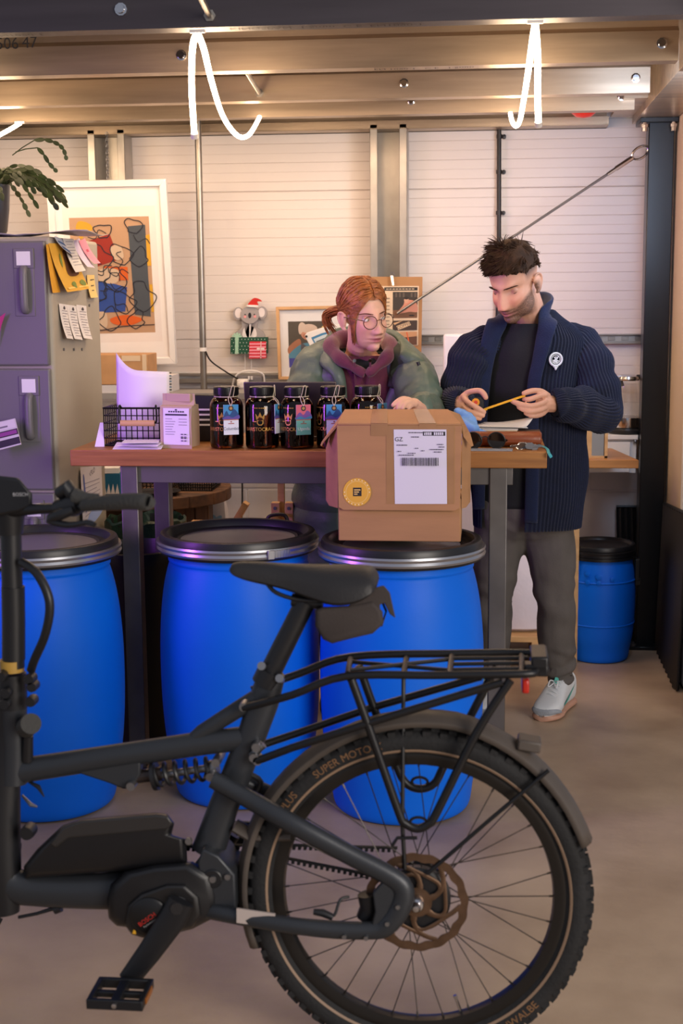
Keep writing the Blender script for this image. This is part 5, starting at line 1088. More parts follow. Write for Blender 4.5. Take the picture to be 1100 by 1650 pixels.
for i, (x0, x1, y0, y1, lab) in enumerate(((97, 110, 489, 546, 'left of three white receipts in a row on the cabinet side'), (110, 125, 491, 547, 'middle of three white receipts in a row on the cabinet side'), (125, 141, 491, 546, 'right of three white receipts in a row on the cabinet side'))):
    o = note('receipt', lab, [(x0+1, y1-1), (x1, y1+1), (x1-2, y0+2), (x0-2, y0)], 'd8d4d6', lines(10, .2, .85, .1, .8)+[(bl([(.4, .88), (.55, .84), (.65, .88), (.55, .95)]), '4a4650')], .02, .004, catg='receipt'); o['group'] = 'receipts on the cabinet side'
pn = Panel(side(134, 858, .02), side(166, 822, .02), side(163, 750, .006), side(129, 753, .006)); pn.rect(0, 0, 1, 1, 'cfcad2'); pn.text('EXPLO', .5, .88, .026, '5a5668', sx=1.2)
for k in range(8): pn.rect(.12, .72-k*.075, .88-.15*(k % 3 == 2), .735-k*.075, '9a96a4')
pn.blob([(.1, .82), (.16, .3), (.2, .32), (.15, .83)], '5868b0'); pn.blob([(.1, .05), (.5, .25), (.9, .2), (.9, .0), (.3, -.02)], '9cb0e0')
tag(pn.build('information_sheet'), 'printed sheet headed EXPLO hanging low on the cabinet side beneath the bench', 'paper')
g = G(); a = P(0, 500, Y=4.48); pts = [P(-6, 560, Y=4.475), P(-2, 512, Y=4.475), P(9, 504, Y=4.47), P(2, 525, Y=4.472)]; g.prism(pts, (0, .0008, 0)); tag(g.build('magenta_note', fm('c03a7c')), 'magenta paper scrap stuck on the cabinet front at the left edge', 'paper')
pn = Panel(P(-20, 730, Y=4.40), P(34, 716, Y=4.40), P(24, 674, Y=4.44), P(-20, 684, Y=4.44)); pn.back(.004, 'c9c4cc'); pn.rect(0, .68, .96, .97, 'd6d0d8'); pn.rect(0, .40, 1, .62, '3a2e40'); pn.rect(.3, .44, .96, .58, '8a3f8c'); pn.rect(0, .05, 1, .3, '2f2638'); pn.rect(.3, .74, .7, .8, '7c7684')
tag(pn.build('magazine'), 'magazine clipped to the cabinet drawer front at the left edge', 'magazine')
g = G(); V = []; nu, nv = 14, 4
for j in range(nv+1):
    for i in range(nu+1):
        u, v = i/nu, j/nv; V.append((CX0+.12+(CX1-CX0+.0)*u, CY0+.02+.26*v, CZ+.003+.012*math.sin(u*5+v*2)**2+(.006 if u > .5 else 0)))
g.add(V, [(j*(nu+1)+i, j*(nu+1)+i+1, (j+1)*(nu+1)+i+1, (j+1)*(nu+1)+i) for j in range(nv) for i in range(nu)]); tag(g.build('loose_sheet', fm('bfb8c0'), solid=.0012), 'loose wavy sheet lying on top of the filing cabinet', 'paper')
# ---- plant
pc = P(-16, 372, Y=4.76); pc.z = CZ+.018; o = thing('potted_cactus', 'trailing leaf cactus in a dark pot on top of the cabinet', 'plant', pc)
g = G(); zt = P(0, 298, Y=4.76).z; hh = zt-pc.z; g.lathe([(0, 0), (.052, 0), (.058, .01), (.068, hh*.5), (.074, hh), (.068, hh), (.062, hh*.7), (0, hh*.7)], 32, pc); g.build('pot', mat('pot_dark', '2b2d36', .3), o)
g = G(); g.lathe([(0, hh*.68), (.066, hh*.68), (.06, hh*.85), (0, hh*.86)], 20, pc); g.build('soil', mat('soil', '2a1e16', .9), o)
g = G(); rs = random.Random(4)
def leafseg(p, d, n, L, w):
    sd = d.cross(n).normalized(); ol = [(0, .12), (.25, .42), (.5, .5), (.72, .46), (.9, .30), (1, .10)]; V = [p+d*(L*t)+sd*(w*s)+n*.0012 for t, s in ol]+[p+d*(L*t)-sd*(w*s)+n*.0012 for t, s in reversed(ol)]
    g.prism(V, n*-.0035, 0)
for i in range(46):
    a = rs.uniform(-PI, PI) if i > 16 else rs.uniform(-.9, .9); up = rs.uniform(.7, 1.5); L = rs.uniform(.028, .042); p = pc+Vector((math.cos(a)*.03, math.sin(a)*.03, hh*.85)); d = Vector((math.cos(a)*.55, math.sin(a)*.55, up)).normalized(); k = rs.randint(6, 10) if i < 26 else rs.randint(4, 8); dr = rs.uniform(.26, .46)
    for j in range(k):
        n = Vector((rs.uniform(-.6, .6), -1, rs.uniform(-.2, .8))); n = (n-d*n.dot(d)).normalized(); leafseg(p, d, n, L, rs.uniform(.012, .019)); p = p+d*L*.94
        d = (d+Vector((math.cos(a)*.20, math.sin(a)*.16, -dr))+Vector((rs.uniform(-.12, .12), rs.uniform(-.12, .12), rs.uniform(-.08, .08)))).normalized()
        if p.z < CZ+.05 and math.hypot(p.x-pc.x, p.y-pc.y) < .09: break
for pts in (([20, 250, 4.74], [55, 226, 4.72], [85, 228, 4.70], [102, 240, 4.69], [107, 258, 4.69]), ([25, 245, 4.70], [60, 238, 4.69], [78, 262, 4.68], [92, 277, 4.68])):
    q = cat([tuple(P(x, y, Y=Y)) for x, y, Y in pts], 2); q = [Vector(v) for v in q]
    g.tube(q, .002, 5)
    for a_, b_ in zip(q[2:], q[3:]): d = (b_-a_); leafseg(a_, d.normalized(), (Vector((.2, -1, .3))-d.normalized()*Vector((.2, -1, .3)).dot(d.normalized())).normalized(), d.length*1.05, .014)
g.build('foliage', mat('cactus_green', '3d4a26', .5, var=.4, vs=25), o)
# ================================================================== UNDER AND BEHIND THE BENCH
zr = RZ+.048
m_teal = fm('17658a')
g = G(); a, b = P(163, 788, Y=5.28), P(193, 788, Y=5.28); tp = P(170, 764, Y=5.28).z; g.bb(a.x, b.x, 5.28, 5.36, zr, tp); o = tag(g.build('patterned_box', m_teal), 'teal box with white triangles on the cable reel behind the bench leg', 'box')
g = G()
for k in range(4):
    x = a.x+.004+(b.x-a.x-.006)*k/4; g.poly([(x, 5.2788, zr+.004), (x+.017, 5.2788, zr+.004), (x+.010, 5.2788, zr+.045)])
g.build('triangles', m_white, o, norm=False)
g = G(); g.box(((a.x+b.x)/2-.01, 5.32, tp+.012), (.075, .07, .02), 0, Matrix.Rotation(.2, 3, 'Z')); tag(g.build('napkins', m_white), 'white folded napkins on the teal triangle box', 'napkin')
def tray(x0, x1, y0, y1, h, lab):
    g = G()
    for k in range(15):
        x = x0+(x1-x0)*k/14; g.tube([(x, y0, zr+.003), (x, y0, zr+h)], .0018, 5); g.tube([(x, y1, zr+.003), (x, y1, zr+h)], .0018, 5); g.tube([(x, y0, zr+.003), (x, y1, zr+.003)], .0015, 5)
    for k in range(8):
        y = y0+(y1-y0)*k/7
        for x in (x0, x1): g.tube([(x, y, zr+.003), (x, y, zr+h)], .0018, 5)
    for z in np.linspace(zr+.003, zr+h, 5):
        for p, q in (((x0, y0), (x1, y0)), ((x1, y0), (x1, y1)), ((x1, y1), (x0, y1)), ((x0, y1), (x0, y0))): g.tube([(*p, z), (*q, z)], .0022, 5)
    return tag(g.build('wire_tray', m_wire), lab, 'tray')
tray(-1.20, -1.07, 5.40, 5.58, .05, 'black wire tray at the right end of the cable reel top')
tray(-1.44, -1.23, 5.42, 5.64, .055, 'black wire tray in the middle of the cable reel top')
g = G(); c = P(255, 790, Y=5.3); g.lathe([(0, 0), (.06, 0), (.085, .012), (.088, .016), (.06, .006), (0, .005)], 32, (c.x, 5.30, zr)); tag(g.build('dark_plate', m_blackm), 'dark plate on the cable reel top before the wire trays', 'plate')
# bins
m_bin = mat('bin_black', '131312', .35); m_liner = mat('bin_liner', '123424', .4, bump=.3, bs=60)
def bin_(cx, cy, r, h, lab, liner):
    o = thing('waste_bin', lab, 'bin', (cx, cy, 0)); g = G(); g.lathe([(0, .0), (r*.80, .0), (r*.83, .01), (r*.97, h-.05), (r*1.0, h-.045), (r*1.03, h), (r*.99, h+.004), (r*.94, h-.04), (r*.8, .02), (0, .02)], 40, (cx, cy, 0)); g.build('bucket', m_bin, o, sharp=50)
    if liner:
        g = G(); R = []
        for rr, z in ((r*.93, h-.14), (r*.955, h-.03), (r*1.0, h+.012), (r*1.05, h+.004), (r*1.045, h-.05), (r*1.04, h-.085)):
            R.append([(cx+math.cos(t)*(rr+.004*math.sin(t*17+z*30)), cy+math.sin(t)*(rr+.004*math.sin(t*13)), z+.006*math.sin(t*9)) for t in [2*PI*i/72 for i in range(72)]])
        g.rings(R, 0, True, False); g.build('liner', m_liner, o, solid=.001)
    return o
bin_(-1.19, 4.66, .155, .66, 'round black waste bin under the left end of the bench', False)
bin_(-1.235, 4.985, .14, .70, 'taller black bin with a green liner behind the waste bin', True)
# clutter on the floor behind, seen under the bench
g = G(); g.bb(P(316, 800, Y=5.93).x, P(346, 800, Y=5.93).x, 5.93, 6.02, 0, P(330, 797, Y=5.93).z); tag(g.build('orange_box', mat('orange_card', 'c27a2c', .6)), 'tall orange cardboard box standing right of the cable reel', 'box')
g = G(); x0, x1 = P(341, 830, Y=5.8).x, P(368, 830, Y=5.8).x; zt = P(350, 792, Y=5.8).z
R = [[(x0+i_, 5.76, z), (x1-i_, 5.76, z), (x1-i_, 5.76+d, z), (x0+i_, 5.76+d, z)] for z, i_, d in ((0.0, 0, .12), (zt*.6, -.003, .11), (zt*.9, .008, .06), (zt, .012, .012))]
g.rings(R); o = tag(g.build('patterned_bag', fm('d9d4d2')), 'white bag with coloured leaf pattern on the floor beneath the bench', 'bag')
g = G(); rs = random.Random(9); cl = ['3f78a8', 'd8a23c', 'c8506a', '8ab0c8']
for i in range(16):
    a = rs.uniform(0, 3); cx, cz = rs.uniform(x0+.015, x1-.015), rs.uniform(zt*.55, zt*.88); g.poly([(cx+.015*math.cos(t)*math.cos(a)-.007*math.sin(t)*math.sin(a), 5.755-.001*i*.2, cz+.024*math.cos(t)*math.sin(a)+.010*math.sin(t)*math.cos(a)) for t in [2*PI*k/12 for k in range(12)]], i % 4)
g.build('leaf_pattern', [fm(c) for c in cl], o, norm=False)
g = G(); g.prism([P(378, 843, Y=5.75), P(386, 848, Y=5.75), P(398, 826, Y=5.75), P(391, 820, Y=5.75)], (0, .07, 0)); 
zt2 = P(380, 850, Y=5.75).z
g2 = G(); g2.bb(P(300, 845, Y=4.98).x, P(466, 845, Y=4.98).x, 4.94, 5.09, 0, P(390, 849, Y=4.94).z); tag(g2.build('flat_box', m_kraft, bevel=.004), 'long flat pale cardboard box on the floor behind the middle drum', 'box')
top = P(390, 849, Y=4.94).z
g = G(); c = P(388, 836, Y=5.03); g.box((c.x, 5.03, top+.038), (.022, .05, .085), 0, Matrix.Rotation(.55, 3, 'Y')); tag(g.build('wood_offcut', m_pine, bevel=.001), 'leaning wood offcut on the flat box under the bench', 'offcut')
o = thing('wooden_stand', 'pale wooden clamp stand on the flat box beneath the bench', 'stand', P(452, 845, Y=5.04))
x = P(453, 800, Y=5.05).x; g = G(); g.bb(x-.012, x+.012, 5.04, 5.065, top, P(453, 766, Y=5.05).z); g.build('upright', m_pine, o, bevel=.001)
for px in (438, 460):
    g = G(); a, b = P(px, 830, Y=5.02), P(px+13, 809, Y=5.02); g.bb(a.x, b.x, 5.0, 5.038, top, b.z); j = g.build('jaw', m_pine, o, bevel=.002); g = G(); g.lathe([(0, -.006), (.006, -.006), (.007, 0), (0, 0)], 10, ((a.x+b.x)/2, 5.0, (top+b.z)/2+.02), (0, 1, 0)); g.build('screw', m_steel, j)
g = G(); g.tube(cat([P(428, 842, Y=4.97), P(434, 832, Y=4.97), P(447, 829, Y=4.97), P(459, 831, Y=4.97), P(464, 842, Y=4.97)], 5), .007, 8); tag(g.build('black_hose', m_black), 'short black hose arching before the wooden clamp stand', 'hose')
X = P(386, 800, Y=6.2).x; g = G(); g.tube(cat([(X, 6.2, 1.05), (X-.004, 6.2, .95), (X+.01, 6.2, .80), (X+.012, 6.2, .6), (X, 6.2, .4)], 5), .004, 6); tag(g.build('hanging_cable', m_black), 'black cable hanging down the wall beneath the bench', 'cable')
# behind the man: pallet with white sack
o = thing('wooden_pallet', 'wooden pallet on the floor behind the man with a white sack on it', 'pallet', (.05, 5.75, 0)); px0, px1 = -.15, .27
for k in range(4):
    g = G(); y = 5.56+k*.12; g.bb(px0, px1, y, y+.095, .12, .142); g.build('deck_board', m_pine, o, bevel=.001)
for x in (px0, .02, px1-.08):
    g = G(); g.bb(x, x+.08, 5.56, 6.015, .022, .12); g.build('bearer', m_pine, o); g = G(); g.bb(x, x+.08, 5.56, 6.015, 0, .022); g.build('foot_board', m_pine, o)
g = G()
for z, dx, dy in ((0, .13, .11), (.02, .15, .13), (.16, .155, .135), (.28, .145, .12), (.335, .11, .08), (.35, .05, .03)):
    pass
R = [[(.11+dx*(abs(math.cos(t))**.5)*(1 if math.cos(t) > 0 else -1)+.006*math.sin(7*t+z*20), 5.75+dy*(abs(math.sin(t))**.5)*(1 if math.sin(t) > 0 else -1), .143+z) for t in [2*PI*i/40 for i in range(40)]] for z, dx, dy in ((0, .12, .10), (.015, .145, .125), (.14, .152, .135), (.27, .145, .125), (.325, .12, .10), (.345, .06, .05))]
g.rings(R); o = tag(g.build('white_sack', mat('woven_sack', 'd5cddb', .7, bump=.2, bs=30)), 'full white woven sack on the pallet behind the man', 'sack')
# right: dark corrugated panels leaning on the wall
def leaner(i, lab, x_foot, x_top, y0, y1, zt):
    g = G(); n = 18; R = []
    for j in range(n*2+1):
        y = y0+(y1-y0)*j/(n*2); o_ = .010*(1 if (j//1) % 2 else -1)*0+.008*math.sin(j*PI/1.0*.5); R.append([Vector((x_foot+o_, y, .004)), Vector((x_top+o_, y, zt-.06*(j/(n*2)))), Vector((x_top+o_+.006, y, zt-.06*(j/(n*2)))), Vector((x_foot+o_+.006, y, .004))])
    g.rings(R); o = tag(g.build('corrugated_panel', mat('panel_dark%d' % i, '1b1a19', .45), sharp=20), lab, 'panel', 'dark panels leaning on the right wall')
    g = G(); g.tube([R[0][1], R[-1][1]], .008, 6); g.build('top_edge', m_steel if i else m_black, o)
leaner(0, 'front dark ribbed panel leaning at the right edge beside the column', .728, .746, 5.30, 5.95, .69)
g = G(); z0 = .57; R = []
for j in range(25):
    t = j/24; x = .595+.15*t; R.append([Vector((x, 6.17+.006*math.sin(j*PI/2), .004)), Vector((x-.02, 6.245+.006*math.sin(j*PI/2), z0)), Vector((x-.02, 6.253+.006*math.sin(j*PI/2), z0)), Vector((x, 6.178+.006*math.sin(j*PI/2), .004))])
g.rings(R); o = tag(g.build('corrugated_panel', mat('panel_dark2', '1d1c1b', .45), sharp=20), 'rear dark ribbed panel leaning between the small drum and the column', 'panel', 'dark panels leaning on the right wall')
g = G(); g.tube([R[0][1], R[-1][1]], .007, 6); g.build('top_edge', m_black, o)
# ================================================================== PEOPLE
def ray_ell(d, c, r):
    """distance from origin along unit dirs d to the far side of an ellipsoid (0 if missed)"""
    r = np.array(r); a = (d/r)**2; A = a.sum(1); B = -2*(d*np.array(c)/r**2).sum(1); C_ = ((np.array(c)/r)**2).sum()-1
    D = B*B-4*A*C_; out = np.where(D > 0, (-B+np.sqrt(np.maximum(D, 0)))/(2*A), 0); return np.maximum(out, 1e-4)
def gs(x, z, cx, cz, sx, sz): return np.exp(-((x-cx)/sx)**2/2-((z-cz)/sz)**2/2)
def head_mesh(nu=170, nv=130, fem=False):
    u = np.linspace(0, 2*PI, nu, endpoint=False); v = np.linspace(.0, PI, nv); U, V = np.meshgrid(u, v)
    d = np.stack([np.sin(V)*np.cos(U), np.sin(V)*np.sin(U), -np.cos(V)], -1).reshape(-1, 3); d /= np.linalg.norm(d, axis=1)[:, None]
    jw = .74 if fem else 1.0
    E = [((0, .020, .036), (.0745, .094, .086)), ((0, -.020, -.030), (.061, .073, .080)), ((0, -.052, -.090), (.026*jw, .030, .026)), ((.026*jw, -.012, -.066), (.034*(.94 if fem else 1), .052, .038)), ((-.026*jw, -.012, -.066), (.034*(.94 if fem else 1), .052, .038)), ((0, -.055, -.058), (.030, .034, .030))]
    p = 14.; r = sum(ray_ell(d, c, q)**p for c, q in E)**(1/p); P_ = d*r[:, None]
    x, y, z = P_.T; w = np.clip((-y-.02)/.03, 0, 1); ax = np.abs(x)
    f = 0
    br = .004 if fem else .010
    f = f+br*gs(ax, z, .026, .021, .018, .008)+.003*gs(ax, z, 0, .022, .012, .010)                        # brow
    f = f-(.012 if fem else .015)*gs(ax, z, .031, .000, .015, .0105)                                                          # sockets
    f = f+.005*gs(ax, z, .042, -.030, .015, .014)                                                         # cheeks
    nzp = np.interp(z, [-.056, -.049, -.044, -.038, -.020, .004, .018, .03], [0, .010, .024, .026, .017, .007, .002, 0])
    nw = np.interp(z, [-.05, -.04, -.01, .02], [.0125, .0115, .0075, .008]); f = f+nzp*np.exp(-(x/nw)**2/2)
    f = f+.009*gs(ax, z, .0125, -.045, .0055, .0055)                                                       # wings
    f = f-.003*gs(ax, z, .024, -.055, .006, .014)                                                         # folds
    f = f+.0075*gs(x, z, 0, -.0625, .016, .0042)+.0085*gs(x, z, 0, -.0758, .014, .005)-.0085*gs(x, z, 0, -.069, .020, .0022)-.004*gs(x, z, 0, -.085, .018, .005)+.006*gs(x, z, 0, -.102, .014, .010)
    P_[:, 1] -= f*w
    F_ = [(j*nu+i, j*nu+(i+1) % nu, (j+1)*nu+(i+1) % nu, (j+1)*nu+i) for j in range(nv-1) for i in range(nu)]
    return P_, F_
class Surf:
    def __init__(s, fem): V, _ = head_mesh(fem=fem); s.P = V[V[:, 1] < 0]
    def y(s, x, z): d = (s.P[:, 0]-x)**2+(s.P[:, 2]-z)**2; i = np.argsort(d)[:6]; return float(s.P[i, 1].min())
def ear(g, T, s):
    c = Vector((s*.074, .014, -.012))
    q = [(0, -.012, -.028), (.006, -.004, -.030), (.010, .012, -.016), (.014, .022, .006), (.014, .018, .024), (.010, .004, .030), (.004, -.008, .022), (.001, -.012, .008)]
    pts = cat([(c.x+s*a, c.y+b, c.z+e) for a, b, e in q], 4); g.tube([T @ Vector(p) for p in pts], [.0038]*len(pts), 8)
    for a, b, e, r in ((.008, .006, .001, (.0045, .0175, .027)), (.002, .003, -.002, (.0065, .017, .027)), (.003, 0, -.012, (.005, .010, .016)), (.006, .006, .010, (.004, .013, .017)), (.004, -.004, -.026, (.005, .007, .007))):
        V0 = len(g.v); g2 = G(); g2.ell((c.x+s*a, c.y+b, c.z+e), r, nu=12, nv=8); g.add([T @ Vector(v) for v in g2.v], g2.f)
def chain(g, pts, rad, k=4, n=10):
    z = cat([(*p, r) for p, r in zip(pts, rad)], k); g.tube([Vector(t[:3]) for t in z], [t[3] for t in z], n); g.ell(pts[0], rad[0], nu=10, nv=8); g.ell(pts[-1], rad[-1], nu=10, nv=8)
def PX(l): return [P(x, y, Y=Y) for x, y, Y in l]
m_skin = mat('skin', 'd9a084', .48, attr='tone', var=.05, vs=60, bump=.04, bs=220)
SK = m_skin.node_tree.nodes['Principled BSDF']; SK.inputs['Subsurface Weight'].default_value = .12; SK.inputs['Subsurface Radius'].default_value = (.006, .003, .002); SK.inputs['Subsurface Scale'].default_value = 1
def tone(me, T, colfun):
    n = len(me.vertices); co = np.empty(n*3); me.vertices.foreach_get('co', co); co = co.reshape(-1, 3); Mi = np.array(T.inverted()); q = co @ Mi[:3, :3].T+Mi[:3, 3]
    c = colfun(q, co); at = me.color_attributes.new('tone', 'FLOAT_COLOR', 'POINT'); at.data.foreach_set('color', np.concatenate([c, np.ones((n, 1))], 1).astype(np.float32).reshape(-1))
def L3(h): return np.array(lin(h)[:3])
def mixc(c, h, w): return c*(1-w[:, None])+L3(h)*w[:, None]
def head_tone(q, co, base, lip, blush, stub=None, fade=None):
    x, y, z = q.T; ax = np.abs(x); n = len(q); c = np.tile(L3(base), (n, 1)); hd = (np.linalg.norm(q-np.array([0, 0, 0]), axis=1) < .17); fr = np.clip((-y-.03)/.03, 0, 1)*hd
    c = mixc(c, blush, (.32 if not stub else .5)*fr*np.clip(gs(ax, z, .040, -.030, .018, .016)+.8*gs(x, z, 0, -.042, .012, .010), 0, 1))
    if stub:
        zl = np.interp(ax, [0, .02, .035, .055, .08], [-.052, -.052, -.048, -.030, .004]); w = np.clip((zl-z)/.014, 0, 1)*np.clip((.035-y)/.03, 0, 1)*hd*np.clip((z+.128)/.012, 0, 1)
        w = np.clip(w+.9*fr*gs(ax, z, .008, -.0555, .016, .0035), 0, 1); w = w*(.66+.34*np.array([mnoise.noise(Vector(p)*420) for p in co])); c = mixc(c, stub, np.clip(w*1.15, 0, .9))
    if fade:
        w = np.clip((z-.008)/.035, 0, 1)*np.clip((y+.030)/.012, 0, 1)*hd; c = mixc(c, fade, np.clip(w, 0, .85))
    c = mixc(c, lip, .95*fr*np.clip(1.5*gs(x, z, 0, -.0695, .0125, .0058), 0, 1)); c = mixc(c, '6a3a34', .6*fr*gs(x, z, 0, -.0692, .018, .0012)); c = mixc(c, '8a5a4c', .35*fr*np.clip(gs(ax, z, .031, -.001, .014, .009), 0, 1)); return c
# ------------------------------------------------ generic cloth builders
def rib_tube(path, rad, nrib, amp, n=None, k=6, fold=0, fs=25, seed=0, tuck=None):
    z = cat([(*p, r) for p, r in zip(path, rad)], k); p = [Vector(t[:3]) for t in z]; rr = [t[3] for t in z]; n = n or nrib*5; R = []; a = None
    for i in range(len(p)):
        t = (p[min(i+1, len(p)-1)]-p[max(i-1, 0)]).normalized()
        if a is None: a, b, _ = frame(t)
        else: a = (a-t*a.dot(t)).normalized(); b = t.cross(a)
        row = []
        for j in range(n):
            th = 2*PI*j/n; dr = a*math.cos(th)+b*math.sin(th); q = p[i]+dr*rr[i]; r_ = rr[i]+amp*(math.sin(th*nrib)*.5)
            if fold: r_ += fold*nz(q, fs, seed)+fold*.7*math.sin(i*.9+2.2*nz(q, 9, seed+3))*(.3+abs(nz(q, 6, seed+1)))
            row.append(p[i]+dr*r_)
        R.append(row)
    g = G(); g.rings(R); return g
def sheet(rows, nrib, amp, n=260, k=5, th=.008, fold=0, fs=12, seed=0, quilt=None):
    """open front garment: rows = (cx, cy, z, rx, ry, aR, aL)"""
    z = cat(rows, k); V = []; Fc = []
    for i, (cx, cy, zz, rx, ry, a0, a1) in enumerate(z):
        for j in range(n+1):
            a = a0+(a1-a0)*j/n; c, s = math.cos(a), math.sin(a); e = .9
            q = Vector((cx+rx*math.copysign(abs(c)**e, c), cy+ry*math.copysign(abs(s)**e, s), zz)); dr = Vector((c/rx, s/ry, 0)).normalized()
            o = amp*.5*math.sin(2*PI*nrib*j/n) if nrib else 0
            if fold: o += fold*nz(q, fs, seed)
            if quilt: o += quilt*(abs(math.sin(zz*PI/.075))**.6-1)
            V.append(q+dr*o)
    m = n+1
    for i in range(len(z)-1):
        for j in range(n): Fc.append((i*m+j, i*m+j+1, (i+1)*m+j+1, (i+1)*m+j))
    g = G(); g.add(V, Fc); return g
def strip(pts, k=6, n=14):
    """thick ribbon: pts = (x,y,z, dx,dy,dz(width axis), half width, half thickness)"""
    z = cat(pts, k); R = []
    for i, t in enumerate(z):
        p = Vector(t[:3]); w_ = Vector(t[3:6]).normalized(); tg = (Vector(z[min(i+1, len(z)-1)][:3])-Vector(z[max(i-1, 0)][:3])).normalized(); w_ = (w_-tg*w_.dot(tg)).normalized(); nn = tg.cross(w_)
        R.append([p+w_*(math.cos(2*PI*j/n)*t[6])+nn*(math.copysign(abs(math.sin(2*PI*j/n))**.8, math.sin(2*PI*j/n))*t[7]) for j in range(n)])
    g = G(); g.rings(R); return g
def opening(x, cx, rx): return -math.acos(max(-.98, min(.98, (x-cx)/rx)))
def shoe(toe, heel, name_mats, parent, side_sign):
    ax = (heel-toe); L = ax.length; f = ax.normalized(); s = Vector((f.y, -f.x, 0))*side_sign; mS, mU, mL, mT, mG = name_mats
    def sec(rows, z0f, z1f, wf=1.0, n=20):
        R = []
        for t, hw, zt, sh in rows:
            c = toe+f*(t*L); z0, z1 = z0f(t), z1f(zt); R.append([c+s*(hw*wf*math.copysign(abs(math.cos(a))**.7, math.cos(a))+sh)+Z3*(z0+(z1-z0)*(.5+.5*math.copysign(abs(math.sin(a))**.7, math.sin(a)))) for a in [2*PI*j/n for j in range(n)]])
        return R
    rows = [(.0, .012, .03, 0), (.015, .026, .045, 0), (.06, .040, .055, 0), (.16, .050, .065, .002), (.3, .052, .078, .002), (.42, .047, .098, 0), (.55, .042, .118, 0), (.68, .040, .128, 0), (.85, .040, .132, 0), (.95, .036, .125, 0), (1.0, .02, .10, 0)]
    z = cat(rows, 3)
    g = G(); g.rings(sec([tuple(r) for r in z], lambda t: .016, lambda zt: zt, .96)); o = g.build('shoe', mU, parent)
    g = G(); g.rings(sec([tuple(r) for r in z], lambda t: .0, lambda zt: .026, 1.04)); g.build('sole', mS, o)
    g = G(); g.rings(sec([tuple(r) for r in cat([(-.003, .012, .038, 0), (.02, .034, .046, 0), (.07, .045, .05, 0), (.14, .053, .046, .002), (.2, .055, .038, .002)], 3)], lambda t: .022, lambda zt: zt, 1.0)); g.build('toe_guard', mG, o)
    for i in range(6):
        t = .30+.055*i; zt = np.interp(t, [r[0] for r in rows], [r[2] for r in rows]); c = toe+f*(t*L)+Z3*(zt+.001); g = G(); g.tube(cat([c-s*.022-Z3*.006+f*.006, c+Z3*.002, c+s*.022-Z3*.006-f*.004], 4), .0032, 6); g.build('lace', mL, o)
    g = G(); c = toe+f*(.5*L)+Z3*.115
    for a in (-1, 1): g.tube(cat([c-f*.01, c+s*(a*.014)-f*.02+Z3*.006, c+s*(a*.016)-f*.035-Z3*.012, c+s*a*.008-f*.03-Z3*.010, c-f*.012], 5), .0022, 6)
    g.build('lace_bow', mL, o)
    g = G(); g.tube([toe+f*(.5*L)+Z3*.10, toe+f*(.62*L)+Z3*.145], [.022, .026], 10, asp=(1, .35), ref=tuple(s)); g.build('tongue', mT, o)
    g = G(); up, lo = cat([(.32, .050), (.45, .050), (.62, .062), (.88, .094)], 4), cat([(.32, .050), (.40, .030), (.5, .034), (.62, .050), (.88, .094)], 4)
    lo = [lo[int(i*(len(lo)-1)/(len(up)-1))] for i in range(len(up))]; V = []
    def sp(t, zz): hw = np.interp(t, [r[0] for r in rows], [r[1] for r in rows]); zt = np.interp(t, [r[0] for r in rows], [r[2] for r in rows]); k = max(0, min(1, (zz-.02)/(zt-.02)))*2-1; return toe+f*(t*L)+s*(hw*.96*(max(0, 1-abs(k)**(1/.7*2)))**.35*.99+.0035)+Z3*zz
    for a, b in zip(up, lo): V += [sp(*a), sp(*b)]
    g.add(V, [(2*i, 2*i+1, 2*i+3, 2*i+2) for i in range(len(up)-1)], 0, False); g.build('side_swoosh', mT, o)
    return o
def eyes(T, par, look, iris, lid_frac, skinhex, sf, s=1.0):
    ms = fm('e6dcd8', .2); mi, mp = fm(iris, .15), fm('0c0a0a', .1); ml = mat('eyelid_'+skinhex, skinhex, .5)
    for sx in (-1, 1):
        c = Vector((sx*.031, sf.y(sx*.031, .0)+.0045, .0)); r = .0118; g = G(); g.T = T; g.ell(c, r, nu=20, nv=14, m=0)
        d = Vector(look).normalized(); a, b, t = frame(d)
        for rr, m_, off in ((.0062, 1, .0003), (.003, 2, .0006)):
            ctr = c+d*(math.sqrt(r*r-rr*rr)+off); g.add([c+d*(r+off)]+[ctr+a*(rr*math.cos(k))+b*(rr*math.sin(k)) for k in [2*PI*i/18 for i in range(18)]], [(0, 1+i, 1+(i+1) % 18) for i in range(18)], m_)
        g.build('eye', [ms, mi, mp], par, norm=False)
        g = G(); g.T = T; r2 = r*1.09; V = []; nu, nv = 16, 8
        for top, (z0, z1) in (('up', (lid_frac, PI*.75)), ('low', (-PI*.6, -.42))):
            g3 = []
            for j in range(nv+1):
                el = z0+(z1-z0)*j/nv
                for i in range(nu+1):
                    az = -1.35+2.7*i/nu; el2 = el*(1-.25*abs(az/1.35)**2*(1 if j == 0 and top == 'up' else 0)); g3.append(c+Vector((r2*math.cos(el2)*math.sin(az), -r2*math.cos(el2)*math.cos(az), r2*math.sin(el2))))
            g.add(g3, [(j*(nu+1)+i, j*(nu+1)+i+1, (j+1)*(nu+1)+i+1, (j+1)*(nu+1)+i) for j in range(nv) for i in range(nu)])
        lsh = G(); g.build('eyelid', ml, par)
def strand(g, pts, r0, r1, k=4, n=5, m=0):
    z = cat(pts, k); N_ = len(z); g.tube([Vector(t) for t in z], [r0+(r1-r0)*(i/(N_-1))**1.5 for i in range(N_)], n, m)

